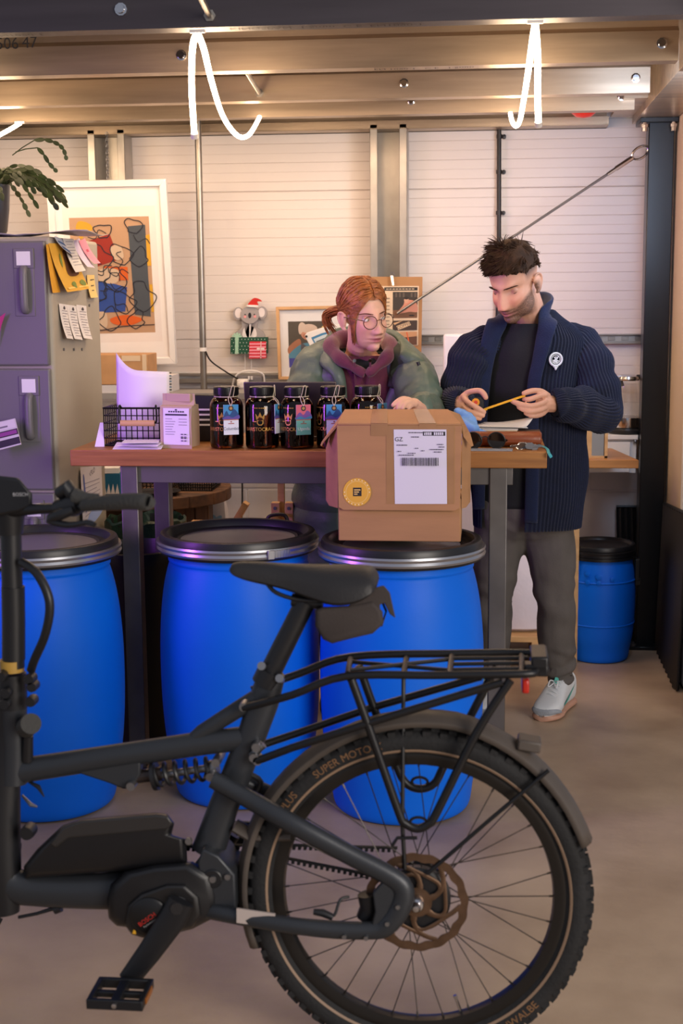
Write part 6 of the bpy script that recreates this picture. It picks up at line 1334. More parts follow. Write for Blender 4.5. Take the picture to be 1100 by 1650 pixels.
# ================================================================== THE MAN
MC = P(826, 455, Y=4.80); TM = Matrix.Translation(MC) @ Matrix.Rotation(math.radians(-28), 4, 'Z') @ Matrix.Rotation(math.radians(27), 4, 'X') @ Matrix.Rotation(math.radians(-2), 4, 'Y') @ Matrix.Scale(1.02, 4)
nbM = P(852, 525, Y=4.93); shR, shL = P(772, 548, Y=4.90), P(932, 542, Y=4.97); elR, elL = P(735, 645, Y=4.86), P(966, 655, Y=4.88); wrR, wrL = P(741, 650, Y=4.68), P(888, 651, Y=4.70)
hipL, knL, anL = P(882, 838, Y=5.0), P(894, 965, Y=5.0), P(900, 1104, Y=5.075); hipR, knR, anR = P(803, 838, Y=5.0), P(795, 965, Y=4.99), P(793, 1100, Y=5.07)
MAN = thing('person', 'bearded man in a navy ribbed cardigan looking down at a tape measure', 'person', (.15, 4.97, 0))
g = G(); V, Fh = head_mesh(); g.add([TM @ Vector(p) for p in V], Fh); ear(g, TM, 1); ear(g, TM, -1); SFM = Surf(False)
for s_ in (-1, 1): q_ = Vector((s_*.031, SFM.y(s_*.031, .0)+.0085, -.001)); g.ell(TM @ q_, .0128)
chain(g, [TM @ Vector((0, .035, -.045)), TM @ Vector((0, .045, -.09)), nbM+Vector((0, .01, .02)), nbM+Vector((0, .03, -.05))], [.056, .056, .062, .075], n=20)
ch = P(852, 600, Y=4.97); pel = P(845, 790, Y=4.99)
chain(g, [nbM+Vector((0, .03, -.04)), ch, P(850, 700, Y=4.98), pel], [.09, .115, .11, .115], n=20)
for a, b, c in ((shR, elR, wrR), (shL, elL, wrL)): chain(g, [nbM.lerp(a, .4)+Vector((0, .04, -.06)), a+Vector((-.035 if a.x > nbM.x else .035, .005, -.045)), a.lerp(b, .5), b, b.lerp(c, .45), c], [.045, .042, .044, .042, .038, .027], n=14)
for h_, k_, a_ in ((hipL, knL, anL), (hipR, knR, anR)): chain(g, [pel, h_, h_.lerp(k_, .5), k_, k_.lerp(a_, .35), a_, Vector((a_.x, a_.y, .06))], [.10, .072, .060, .048, .046, .034, .034], n=14)
# his right hand (left in the photo) round the tape case
hp = lambda cx, cy, Y: P(730+cx*.1636, 600+cy*.1636, Y=Y)
g.ell(hp(100, 320, 4.650), (.021, .022, .038)); chain(g, [wrR, hp(70, 310, 4.665), hp(105, 330, 4.650)], [.027, .027, .026])
for pts, r in (([(100, 235, 4.640), (130, 280, 4.615), (190, 322, 4.593), (255, 362, 4.588), (302, 392, 4.592)], .0092), ([(90, 300, 4.645), (120, 350, 4.618), (175, 390, 4.596), (240, 408, 4.590), (292, 424, 4.592)], .0092), ([(95, 360, 4.650), (125, 405, 4.620), (175, 432, 4.600), (225, 446, 4.594), (262, 455, 4.598)], .0086), ([(105, 410, 4.652), (135, 440, 4.630), (175, 462, 4.612), (215, 468, 4.606)], .0078), ([(100, 235, 4.650), (150, 196, 4.640), (215, 182, 4.628), (268, 185, 4.620), (302, 215, 4.612), (320, 248, 4.606)], .0098)):
    chain(g, [hp(*q) for q in pts], [r*1.12]+[r]*(len(pts)-2)+[r*.86])
# his left hand (right in the photo) holding the blade end
g.ell(hp(885, 310, 4.668), (.026, .020, .036)); chain(g, [wrL, hp(935, 310, 4.685), hp(890, 310, 4.668)], [.028, .029, .026])
for pts, r in (([(905, 225, 4.660), (850, 232, 4.640), (785, 255, 4.624), (735, 268, 4.622), (698, 264, 4.630)], .0090), ([(910, 285, 4.655), (850, 312, 4.628), (765, 330, 4.612), (680, 318, 4.612), (620, 300, 4.618), (582, 284, 4.624)], .0092), ([(905, 345, 4.655), (850, 372, 4.626), (765, 384, 4.610), (690, 365, 4.612), (645, 342, 4.618)], .0088), ([(890, 400, 4.660), (840, 425, 4.632), (775, 428, 4.618), (712, 402, 4.622)], .0080), ([(930, 230, 4.675), (870, 188, 4.660), (800, 180, 4.645), (745, 190, 4.636), (695, 207, 4.632)], .0096)):
    chain(g, [hp(*q) for q in pts], [r*1.12]+[r]*(len(pts)-2)+[r*.86])
me = remesh(g, .0024); tone(me, TM, lambda q, co: head_tone(q, co, 'd6a288', 'b4706a', 'd4826c', '3f2c22', '4f3d32'))
MB = link_mesh(me, 'body', m_skin, MAN)
g = G()
for s_ in (-1, 1):   # lowered lids: only the lash line shows
    q_ = Vector((s_*.031, SFM.y(s_*.031, .0)+.0085, -.001)); pt_ = []
    for k_ in range(9):
        az = -1.0+2.0*k_/8; el_ = -.50+.22*az*az; pt_.append(TM @ (q_+Vector((math.cos(el_)*math.sin(az), -math.cos(el_)*math.cos(az), math.sin(el_)))*.0134))
    g.tube(pt_, [.0004, .0008, .001, .0011, .0012, .0011, .001, .0008, .0004], 6)
g.build('eyelashes', mat('lash', '1e1512', .7), MB)
m_hairM = mat('hair_dark', '3a281b', .75, spec=.2, var=.4, vs=40, bump=.2, bs=150, stretch=(1, 1, 1))
g = G(); rs = random.Random(21); V, Fh = head_mesh(90, 70); keep = {}
def hairline(p): # hair on top with a faded side
    x, y, z = p; return z > np.interp(y, [-.10, -.075, -.05, -.02, .03, .09, .13], [.070, .060, .050, .046, .040, .016, .0])
VV = []; sel = []
for p in V: q = Vector(p); sel.append(hairline(p)); VV.append(TM @ (q*(1.075+.03*nz(q, 26, 5))+Vector((0, -.004, .006))))
g.add(VV, [f for f in Fh if all(sel[i] for i in f)])
for i in range(4200):
    a, b = rs.uniform(0, 2*PI), rs.uniform(.05, 1); d = Vector((math.cos(a)*math.sqrt(1-b*b), math.sin(a)*math.sqrt(1-b*b), b)); c = d*ray_ell(np.array([d]), (0, .020, .036), (.0745, .094, .086))[0]
    if not hairline(c): continue
    front = max(0, -c.y/.1); top = max(0, min(1, (c.z-.05)/.04)); L = rs.uniform(.030, .050)*(.30+.70*top); cl_ = Vector((nz(c, 38, 1), nz(c, 38, 2)*.8, nz(c, 38, 3)))*1.5; bk = max(0, min(1, (c.y-.0)/.05)); sw = Vector((-.45, -.9, .10))*(1-bk)+Vector((-.1, .35, -.8))*bk+cl_*1.2+Vector((rs.uniform(-.18, .18), rs.uniform(-.18, .18), rs.uniform(-.1, .1))); dd = (d*.12+sw).normalized(); n_ = d
    p0 = c*1.055; p1 = p0+(d*(.03+.13*top)+dd*.8)*L*.5; p2 = p1+(dd+Vector((rs.uniform(-.12, .12), rs.uniform(-.12, .12), -.12-.30*front)))*L*.6; strand(g, [TM @ p0, TM @ p1, TM @ p2], rs.uniform(.0014, .0027), .0004, 3, 4)
g.build('hair', m_hairM, MAN)
g = G()
for sx in (-1, 1):
    for i in range(26):
        t = i/25; x = sx*(.012+.031*t); z = .0165+.0035*math.sin(t*2.2)-.002*t; p = Vector((x, SFM.y(x, z)-.0006, z)); strand(g, [TM @ p, TM @ (p+Vector((sx*.006, -.001, .002))), TM @ (p+Vector((sx*.011, .001, .0005)))], .0013, .0005, 2, 4)
g.build('eyebrows', m_hairM, MAN)
# ---- his clothes
m_navy = mat('navy_wool', '0a1430', .95, var=.15, vs=40, bump=.25, bs=220, sheen=.08); m_navyc = mat('navy_collar', '0f1c40', .95, var=.12, vs=40, bump=.3, bs=260, sheen=.1); m_tee = mat('black_tee', '101218', .85, bump=.1, bs=200); m_trou = mat('grey_trousers', '55504d', .85, var=.12, vs=14, bump=.12, bs=180)
g = G(); rows = []
for py, cx, rx, ry, Y in ((812, 842, .165, .125, 4.98), (760, 845, .165, .125, 4.97), (690, 846, .16, .125, 4.965), (620, 846, .16, .12, 4.96), (570, 848, .155, .115, 4.95), (545, 850, .135, .10, 4.945), (530, 851, .10, .085, 4.935), (521, 851, .078, .076, 4.925)):
    c = P(cx, py, Y=Y); rows.append((c.x, c.y, c.z, rx, ry))
R = [[(cx+rx*math.cos(a), cy+ry*math.sin(a)*(1+.0*z)+.004*nz((cx+rx*math.cos(a), z*3, a), 6), z) for a in [2*PI*j/48 for j in range(48)]] for cx, cy, z, rx, ry in cat(rows, 5)]
g.rings(R, caps=False); g.build('t_shirt', m_tee, MAN, solid=.003)
# trousers
g = G(); wz = P(845, 800, Y=4.98)
g.ell(wz+Vector((0, 0, -.03)), (.178, .125, .11), nu=28)
chain(g, [wz+Vector((.055, 0, -.06)), hipL+Vector((-.005, 0, -.04)), hipL.lerp(knL, .5), knL, knL.lerp(anL, .5), anL+Vector((0, -.01, .10)), anL+Vector((0, -.012, .045))], [.115, .098, .086, .072, .066, .058, .054], n=20)
chain(g, [wz+Vector((-.055, 0, -.06)), hipR+Vector((.01, 0, -.04)), hipR.lerp(knR, .5), knR, knR.lerp(anR, .5), anR+Vector((0, -.01, .10)), anR+Vector((0, -.012, .030))], [.115, .100, .086, .072, .066, .060, .062], n=20)
me = remesh(g, .007); zk, za = knL.z, anL.z
for v in me.vertices:
    c = v.co; f = .006*nz(c, 9, 4)+.004*nz((c.x*1, c.y, c.z*.35), 28, 6)
    b = max(0, 1-abs(c.z-za-.05)/.12); f += b*.011*math.sin((c.z-za)*95+nz(c, 10)*5)
    b = max(0, 1-abs(c.z-zk)/.12); f += b*.005*math.sin((c.z-zk)*60+c.x*40+nz(c, 8)*4); v.co += v.normal*f
link_mesh(me, 'trousers', m_trou, MAN)
# cardigan
rows = []
for py, cx, rx, ry, xl, xr, Y in ((846, 848, .190, .150, 772, 844, 4.985), (800, 850, .202, .155, 770, 846, 4.98), (740, 850, .204, .152, 770, 848, 4.975), (680, 850, .202, .148, 773, 850, 4.97), (620, 851, .203, .142, 778, 854, 4.965), (575, 852, .205, .135, 783, 860, 4.96), (548, 853, .200, .122, 790, 866, 4.95), (530, 853, .165, .108, 797, 870, 4.945), (514, 853, .12, .096, 806, 874, 4.945), (500, 853, .088, .085, 816, 878, 4.945)):
    c = P(cx, py, Y=Y); k = 1/2270*(Y-.13); rows.append((c.x, c.y, c.z, rx, ry, opening((xr-cx)*k, 0, rx), 2*PI+opening((xl-cx)*k, 0, rx)))
CROWS = rows
CD = sheet(rows, 78, .0045, n=624, k=5, fold=.012, fs=7, seed=3).build('cardigan', m_navy, MAN, solid=.008)
for nm, pth, rad, sd in (('sleeve', [nbM.lerp(shR, .5)+Vector((0, .03, -.05)), shR+Vector((.034, .01, -.016)), shR.lerp(elR, .22)+Vector((-.002, 0, 0)), shR.lerp(elR, .6)+Vector((-.006, 0, 0)), elR+Vector((-.002, .01, -.01)), elR.lerp(wrR, .5)+Vector((-.008, 0, -.004)), wrR+Vector((-.012, .012, 0)), wrR+Vector((-.002, -.002, 0))], [.038, .060, .071, .072, .066, .056, .044, .040], 1), ('sleeve', [nbM.lerp(shL, .5)+Vector((0, .03, -.05)), shL+Vector((-.034, 0, -.016)), shL.lerp(elL, .22)+Vector((.004, 0, 0)), shL.lerp(elL, .6)+Vector((.012, 0, 0)), elL+Vector((.008, .01, -.012)), elL.lerp(wrL, .45)+Vector((0, 0, -.006)), wrL+Vector((.030, .012, 0)), wrL+Vector((.010, -.002, 0))], [.038, .062, .074, .075, .072, .066, .050, .042], 2)):
    rib_tube(pth, rad, 38, .0042, n=228, k=9, fold=.010, fs=11, seed=sd).build(nm, m_navy, CD)
def card_y(px, py):
    q = P(px, py, Y=4.85); best = min(range(len(CROWS)-1), key=lambda i: abs((CROWS[i][2]+CROWS[i+1][2])/2-q.z)); t = (q.z-CROWS[best][2])/(CROWS[best+1][2]-CROWS[best][2]); cx, cy, z, rx, ry = [CROWS[best][i]*(1-t)+CROWS[best+1][i]*t for i in range(5)]
    u = max(-.97, min(.97, (q.x-cx)/rx)); return cy-ry*(1-abs(u)**(2/.9))**(.45)
def cp(px, py, off=.006): return P(px, py, Y=card_y(px, py)-off)
pts = []
for px, py, w_, hw, o_ in ((771, 820, (1, .3, 0), .022, .008), (772, 740, (1, .3, 0), .023, .008), (775, 660, (1, .3, 0), .024, .010), (780, 600, (1, .3, 0), .027, .012), (787, 560, (1, .4, 0), .032, .014), (794, 535, (1, .5, .2), .034, .018), (804, 514, (.9, .5, .5), .034, .016)):
    pts.append((*cp(px, py, o_), *w_, hw, .009))
for x, y, Y, w_, hw in ((815, 500, 4.98, (.4, .1, 1), .036), (846, 489, 5.045, (0, .1, 1), .040), (872, 489, 5.01, (-.3, .1, 1), .042), (880, 496, 4.93, (-.5, -.1, 1), .044)): pts.append((*P(x, y, Y=Y), *w_, hw, .010))
for px, py, w_, hw, o_ in ((882, 520, (1, -.3, .35), .032, .018), (875, 550, (1, -.4, .2), .028, .016), (867, 585, (1, -.4, .1), .024, .014), (860, 620, (1, -.3, 0), .023, .012), (857, 680, (1, -.3, 0), .023, .010), (857, 760, (1, -.3, 0), .024, .008), (855, 842, (1, -.3, 0), .023, .008)):
    pts.append((*cp(px, py, o_), *w_, hw, .009))
# width axis must stay continuous along the strip: flip the right half so it turns with the collar
fl = pts[:9]+[(*p[:3], -p[3] if i > 0 else p[3], -p[4] if i > 0 else p[4], p[5] if i < 3 else -p[5]*0+abs(p[5])*1, p[6], p[7]) for i, p in enumerate(pts[9:])]
strip(fl, 7, 18).build('shawl_collar', m_navyc, CD, sharp=0)
for px, py in ((766, 611), (765, 690), (764, 760)):
    g = G(); g.lathe([(0, -.005), (.006, -.005), (.009, -.003), (.009, .0), (0, .002)], 16, cp(px, py, .018), (0, 1, 0)); g.build('button', fm('4a2c1c', .35), CD)
bc = (895, 580); mW = fm('dfe3ea', .7); g = G(); C0 = cp(*bc, .010); s_ = .00205
def bpnt(x, y, o=0): return Vector((C0.x+x*s_*1.0, C0.y+x*s_*.45-.004-o, C0.z-y*s_))
g.tube([bpnt(10.2*math.cos(t), -1+10.5*math.sin(t)) for t in [2*PI*i/28 for i in range(28)]], .0034, 6, closed=True); g.tube([bpnt(7*math.cos(t), -1+7.2*math.sin(t)) for t in [2*PI*i/24 for i in range(24)]], .0012, 6, closed=True)
for i in range(22): t = 2*PI*i/22; g.tube([bpnt(8.2*math.cos(t), -1+8.4*math.sin(t)), bpnt(9.4*math.cos(t+.12), -1+9.6*math.sin(t+.12))], .0008, 4)
for q in ([(-4, 4), (-2, 0), (1, -1), (3, -4), (4, -6)], [(-3, -5), (-1, -3), (0, 1), (3, 4)], [(-5, 0), (-2, 2), (2, 1), (5, 2)], [(0, -6), (1, -3)], [(-2, 5), (0, 3), (2, 5)]): g.tube(cat([bpnt(*p) for p in q], 3), .0022, 5)
g.tube(cat([bpnt(-3, 9), bpnt(-1, 12), bpnt(0, 15.5), bpnt(1.5, 12), bpnt(3, 9)], 3), .003, 6); g.tube([bpnt(-4, 11), bpnt(4, 11)], .002, 5)
g.build('embroidered_badge', mW, CD)
MS = (mat('gum_sole', 'b98d78', .6), mat('shoe_canvas', 'c9cdd0', .8, bump=.1, bs=120), mat('laces', 'cfd2d6', .8), mat('teal_suede', '4fa79c', .7), mat('grey_suede', '8f949c', .8, bump=.2, bs=200))
toe = P(872, 1163, Z=0); toe.z = 0; shoe(toe, toe+Vector((.110, .252, 0)), MS, MAN, 1)
toe2 = Vector((anR.x-.02, anR.y-.19, 0)); shoe(toe2, toe2+Vector((-.03, .27, 0)), MS, MAN, -1)
# ---- tape measure in his hands
tc = hp(240, 302, 4.612); o = thing('tape_measure', 'yellow and black tape measure pulled open between the man\'s hands', 'tape measure', tc)
g = G(); ol = [(-.019, -.017), (.016, -.020), (.021, -.014), (.020, .010), (.010, .019), (-.008, .019), (-.020, .010)]; g.prism([tc+Vector((x, -.010, z)) for x, z in ol], (0, .026, 0)); g.build('case', m_black, o, bevel=.003)
g = G(); q = hp(222, 295, 4.6005); g.lathe([(0, -.001), (.0115, -.001), (.013, .002)], 28, q, (0, 1, 0)); g.build('case_label', fm('e09a28', .4), o)
g = G(); g.lathe([(0, -.001), (.006, -.001), (.006, .001)], 20, q+Vector((0, -.0012, 0)), (0, 1, 0)); g.build('label_centre', fm('c8402a', .4), o)
a, b = hp(322, 358, 4.606), hp(705, 228, 4.628); g = G(); d = (b-a).normalized(); g.tube([a, b], .0062, 8, asp=(1, .16), ref=(0, -.5, 1)); bl_ = g.build('blade', fm('d9a420', .4), o)
g = G(); g.box(a+Vector((-.002, -.002, -.002)), (.012, .014, .008), 0, Matrix.Rotation(-.33, 3, 'Y')); g.build('end_hook', fm('d9a420', .4), o, bevel=.001)

# ================================================================== THE WOMAN
WC = P(588, 509, Y=4.80); TW = Matrix.Translation(WC) @ Matrix.Rotation(math.radians(33), 4, 'Z') @ Matrix.Rotation(math.radians(8), 4, 'X') @ Matrix.Rotation(math.radians(-5), 4, 'Y') @ Matrix.Scale(.965, 4)
nb = P(580, 572, Y=4.93); sR, sL = P(508, 592, Y=4.96), P(655, 592, Y=4.95); eR, eL = P(487, 690, Y=4.85), P(686, 668, Y=4.72); wR, wL = P(520, 700, Y=4.62), P(674, 660, Y=4.36)
WO = thing('person', 'woman with tied back auburn hair, glasses and a green padded coat', 'person', (-.43, 5.02, 0))
g = G(); V, Fh = head_mesh(fem=True); g.add([TW @ Vector(p) for p in V], Fh); ear(g, TW, 1); ear(g, TW, -1)
chain(g, [TW @ Vector((0, .03, -.05)), TW @ Vector((0, .035, -.095)), nb+Vector((0, .015, .02)), nb+Vector((0, .04, -.05))], [.047, .046, .050, .062], n=20)
pl = P(575, 850, Y=5.06)
chain(g, [nb+Vector((0, .04, -.04)), P(580, 650, Y=5.0), P(577, 750, Y=5.04), pl], [.075, .105, .10, .12], n=20)
for a, b, c in ((sR, eR, wR), (sL, eL, wL)): chain(g, [nb.lerp(a, .4)+Z3*-.03, a, a.lerp(b, .5), b, b.lerp(c, .45), c], [.05, .048, .042, .037, .033, .023], n=14)
for s in (-1, 1): h_ = pl+Vector((s*.085, 0, -.06)); k_ = Vector((h_.x, h_.y-.02, .46)); a_ = Vector((h_.x, h_.y, .09)); chain(g, [pl, h_, k_, a_, Vector((a_.x, a_.y, .05))], [.10, .085, .055, .036, .034], n=14)
wp = lambda cx, cy, Y: P(520+cx*.1636, 430+cy*.1636, Y=Y)
g.ell(wp(850, 1345, 4.275), (.030, .038, .015)); chain(g, [wL, wp(900, 1370, 4.31), wp(855, 1345, 4.28)], [.023, .024, .018])
for pts, r in (([(850, 1310, 4.26), (790, 1298, 4.235), (735, 1325, 4.215), (692, 1362, 4.205)], .0082), ([(870, 1325, 4.255), (810, 1322, 4.225), (765, 1352, 4.205), (738, 1392, 4.198)], .0084), ([(890, 1345, 4.255), (845, 1340, 4.225), (805, 1362, 4.205), (785, 1395, 4.198)], .0080), ([(905, 1365, 4.26), (880, 1362, 4.235), (855, 1378, 4.212), (842, 1402, 4.205)], .0072), ([(830, 1350, 4.29), (770, 1370, 4.265), (730, 1395, 4.25), (712, 1405, 4.245)], .0085)):
    chain(g, [wp(*q) for q in pts], [r*1.1]+[r]*(len(pts)-2)+[r*.84])
# her other hand lies on the laptop keys, hidden behind its lid
for i in range(5):
    a = wR+Vector((.01+.014*i, -.03, 0)); chain(g, [wR+Vector((.006*i-.01, 0, 0)), a, a+Vector((.01, -.035, -.012)), a+Vector((.012, -.055, -.026))], [.014, .009, .008, .007])
me = remesh(g, .0024); tone(me, TW, lambda q, co: head_tone(q, co, 'e2b198', 'b8606a', 'd88878'))
WB = link_mesh(me, 'body', m_skin, WO); SFW = Surf(True); eyes(TW, WB, (.55, -.8, -.25), '4a5a50', .30, 'd49c84', SFW)
# hair
m_hairW = mat('hair_auburn', '9a5a28', .5, var=.45, vs=60, stretch=(1, 1, 1), bump=.25, bs=140)
g = G(); V, Fh = head_mesh(110, 90, fem=True); sel = []; VV = []
def hl(p):
    x, y, z = p; return (z > np.interp(y, [-.12, -.095, -.075, -.05, -.02, .0, .03, .06, .12], [.086, .080, .062, .036, .010, .0, -.012, -.050, -.062]))
for p in V:
    q = Vector(p); sel.append(hl(p)); ang = math.atan2(q.x, q.z+.02); VV.append(TW @ (Vector((q.x*1.075, q.y*1.06+.001, q.z*1.06+.006))+q.normalized()*(.0035*nz((ang*3, q.y*2, 0), 14, 2)-.004*math.exp(-(q.x/.006)**2)*(q.y < .03))))
g.add(VV, [f for f in Fh if all(sel[i] for i in f)])
rs = random.Random(5); tie = Vector((-.012, .112, -.004))
def on(x, y, z, k=1.075): d = Vector((x, y, z)).normalized(); r = max(ray_ell(np.array([d]), c_, r_)[0] for c_, r_ in (((0, .020, .036), (.0745, .094, .086)), ((0, -.020, -.030), (.061, .073, .080)))); return d*r*k+Vector((0, .001, .005))
for i in range(150):
    s = -1 if i % 2 else 1; t = rs.uniform(0, 1); y0 = -.085+.15*t; p0 = on(s*.004, y0, .115-.3*max(0, -y0-.04), 1.06); f1 = rs.uniform(.35, 1.0)
    p1 = on(s*.055*f1, y0*.75+.01, .085-.035*f1, 1.09); p2 = on(s*.072*f1, .02+.03*t, .03-.01*f1, 1.09); p3 = on(s*.052, .085, .004+.03*(1-f1), 1.07); strand(g, [TW @ q for q in (p0, p1, p2, p3, tie)], rs.uniform(.0026, .0042), .0022, 4, 5)
for i in range(46):     # loose fringe falling past the near cheek
    t = i/45; p0 = on(-.004-.004*t, -.085+.02*t, .100, 1.05); p1 = on(-.034-.014*t, -.078+.026*t, .062-.01*t, 1.10); p2 = on(-.062-.006*t, -.052+.030*t, .010, 1.12); p3 = on(-.062, -.042+.022*t, -.035, 1.10); p4 = Vector((-.060+rs.uniform(-.004, .004), -.035+.02*t, -.075-rs.uniform(.0, .018))); strand(g, [TW @ q for q in (p0, p1, p2, p3, p4)], rs.uniform(.0022, .0036), .0006, 4, 5)
for i in range(22):     # far side of the parting
    t = i/21; p0 = on(.002, -.090+.02*t, .098, 1.05); p1 = on(.036, -.082+.02*t, .066, 1.08); p2 = on(.062, -.058+.02*t, .02, 1.09); p3 = on(.066, -.03+.02*t, -.02, 1.07); strand(g, [TW @ q for q in (p0, p1, p2, p3)], rs.uniform(.0024, .0036), .0008, 4, 5)
HW = g.build('hair', m_hairW, WO, sharp=60)
g = G(); tw = TW @ tie; pth = [tw, tw+Vector((-.028, .004, .010)), P(527, 507, Y=4.90), P(528, 522, Y=4.895), P(535, 533, Y=4.89)]
for i in range(60):
    o_ = Vector((rs.uniform(-1, 1), rs.uniform(-1, 1), rs.uniform(-1, 1))); q = [p+o_*k for p, k in zip(pth, (.005, .014, .015, .013, .016))]; strand(g, q, rs.uniform(.0022, .0036), .0006, 5, 5)
g.build('ponytail', m_hairW, HW)
g = G(); a, b, t = frame(Vector(pth[1])-Vector(pth[0])); g.tube([tw+Vector((-.008, 0, .002))+a*(.012*math.cos(k))+b*(.012*math.sin(k)) for k in [2*PI*i/18 for i in range(18)]], .003, 6, closed=True); g.build('hair_tie', m_black, HW)
g = G()
for sx in (-1, 1):
    for i in range(24):
        t = i/23; x = sx*(.013+.034*t); z = .0185+.006*math.sin(t*2.3)-.005*t; p = Vector((x, SFW.y(x, z)-.0006, z)); strand(g, [TW @ p, TW @ (p+Vector((sx*.006, -.001, .0015))), TW @ (p+Vector((sx*.010, .001, 0)))], .0011, .0004, 2, 4)
g.build('eyebrows', mat('brow_brown', '5a3420', .6), WO)
# glasses
m_tort = mat('tortoiseshell', '4a2a18', .25, var=.5, vs=90); o = thing('glasses', 'thin round tortoiseshell glasses on the woman\'s face', 'glasses', TW @ Vector((0, -.11, 0)))
for sx in (-1, 1):
    c = Vector((sx*.033, -.104, -.005)); q = [TW @ (c+Vector((.0245*math.cos(k)*(1 if True else 1), .006*abs(math.cos(k))*(math.cos(k)*sx > 0), .0225*math.sin(k)))) for k in [2*PI*i/32 for i in range(32)]]
    g = G(); g.tube(q, .0014, 8, closed=True); r_ = g.build('rim', m_tort, o)
    g = G(); g.poly(q); g.build('lens', m_glz, r_, norm=False)
    g = G(); g.tube([TW @ Vector(v) for v in cat([(sx*.057, -.098, .004), (sx*.070, -.085, .006), (sx*.079, -.03, .004), (sx*.081, .008, .002), (sx*.079, .024, -.012)], 5)], .0013, 6); g.build('temple', m_tort, o)
g = G(); g.tube([TW @ Vector(v) for v in cat([(-.0095, -.105, .0), (0, -.109, .003), (.0095, -.105, .0)], 5)], .0013, 6); g.build('bridge', m_tort, o)
# ---- her clothes
m_plum = mat('plum_fleece', '62263f', .9, var=.12, vs=30, bump=.15, bs=200, sheen=.3); m_green = mat('green_coat', '526459', .45, var=.12, vs=10, bump=.35, bs=26); m_lining = mat('coat_lining', '22261f', .7, bump=.1, bs=80)
rows = []
for py, cx, rx, ry, Y in ((760, 578, .165, .13, 5.03), (700, 580, .165, .13, 5.02), (650, 582, .16, .125, 5.0), (615, 583, .155, .12, 4.98), (592, 583, .13, .11, 4.965), (580, 583, .098, .09, 4.955), (572, 582, .078, .078, 4.945)):
    c = P(cx, py, Y=Y); rows.append((c.x, c.y, c.z, rx, ry))
g = G(); g.rings([[(cx+rx*math.cos(a), cy+ry*math.sin(a)-.005*math.sin(a*9+z*30)*.6, z) for a in [2*PI*j/60 for j in range(60)]] for cx, cy, z, rx, ry in cat(rows, 5)], caps=False); HD = g.build('hoodie', m_plum, WO, solid=.004)
c = P(585, 582, Y=4.84)
g = G(); rows2 = [(nb.x+.012, nb.y+.012, P(582, y, Y=4.9).z, rx, ry) for y, rx, ry in ((600, .085, .095), (585, .075, .085), (577, .066, .074))]; g.rings([[(a_+rx*math.cos(t), b_+ry*math.sin(t), z) for t in [2*PI*j/40 for j in range(40)]] for a_, b_, z, rx, ry in rows2], caps=False); g.build('undershirt', m_tee, WO, solid=.002)
hood = [P(588, 603, Y=4.815), P(566, 590, Y=4.825), P(544, 574, Y=4.86), P(533, 558, Y=4.93), P(545, 548, Y=5.03), P(583, 543, Y=5.07), P(618, 548, Y=5.02), P(628, 558, Y=4.93), P(624, 574, Y=4.86), P(606, 592, Y=4.82), P(590, 604, Y=4.812)]
z = cat([(*p, r) for p, r in zip(hood, (.013, .018, .023, .027, .030, .030, .029, .026, .022, .017, .013))], 6)
g = G(); R = []; pv = [Vector(t[:3]) for t in z]
g.tube(pv, [t[3]+.003*math.sin(i*.8) for i, t in enumerate(z)], 16, asp=(1, 1)); g.build('hood', m_plum, HD)
for px, px2 in ((571, 573), (596, 593)):
    g = G(); g.tube(cat([P(px, 583, Y=4.800), P(px+.5, 598, Y=4.815), P(px2, 618, Y=4.845), P(px2, 655, Y=4.855)], 5), .0032, 8); ds = g.build('drawstring', m_plum, HD)
    g = G(); g.lathe([(.0025, -.002), (.006, -.002), (.006, .001), (.0025, .001)], 16, P(px, 581, Y=4.797), (0, 1, .2)); g.build('eyelet', m_chrome, ds)
rows = []
for py, cx, rx, ry, xl, xr, Y in ((905, 572, .235, .19, 558, 590, 5.05), (840, 572, .232, .19, 556, 598, 5.05), (780, 573, .228, .185, 555, 606, 5.05), (710, 576, .218, .172, 556, 612, 5.04), (650, 578, .205, .158, 556, 626, 5.02), (615, 580, .196, .145, 553, 645, 4.995), (592, 582, .175, .128, 549, 655, 4.975), (578, 583, .140, .11, 548, 655, 4.965), (566, 583, .105, .098, 550, 640, 4.96)):
    c = P(cx, py, Y=Y); k = 1/2270*(Y-.13); rows.append((c.x, c.y, c.z, rx, ry, opening((xr-cx)*k, 0, rx), 2*PI+opening((xl-cx)*k, 0, rx)))
WROWS = rows
JK = sheet(rows, 0, 0, n=200, k=7, fold=.016, fs=8, seed=9, quilt=.010).build('coat', [m_green, m_lining], WO, solid=.012)
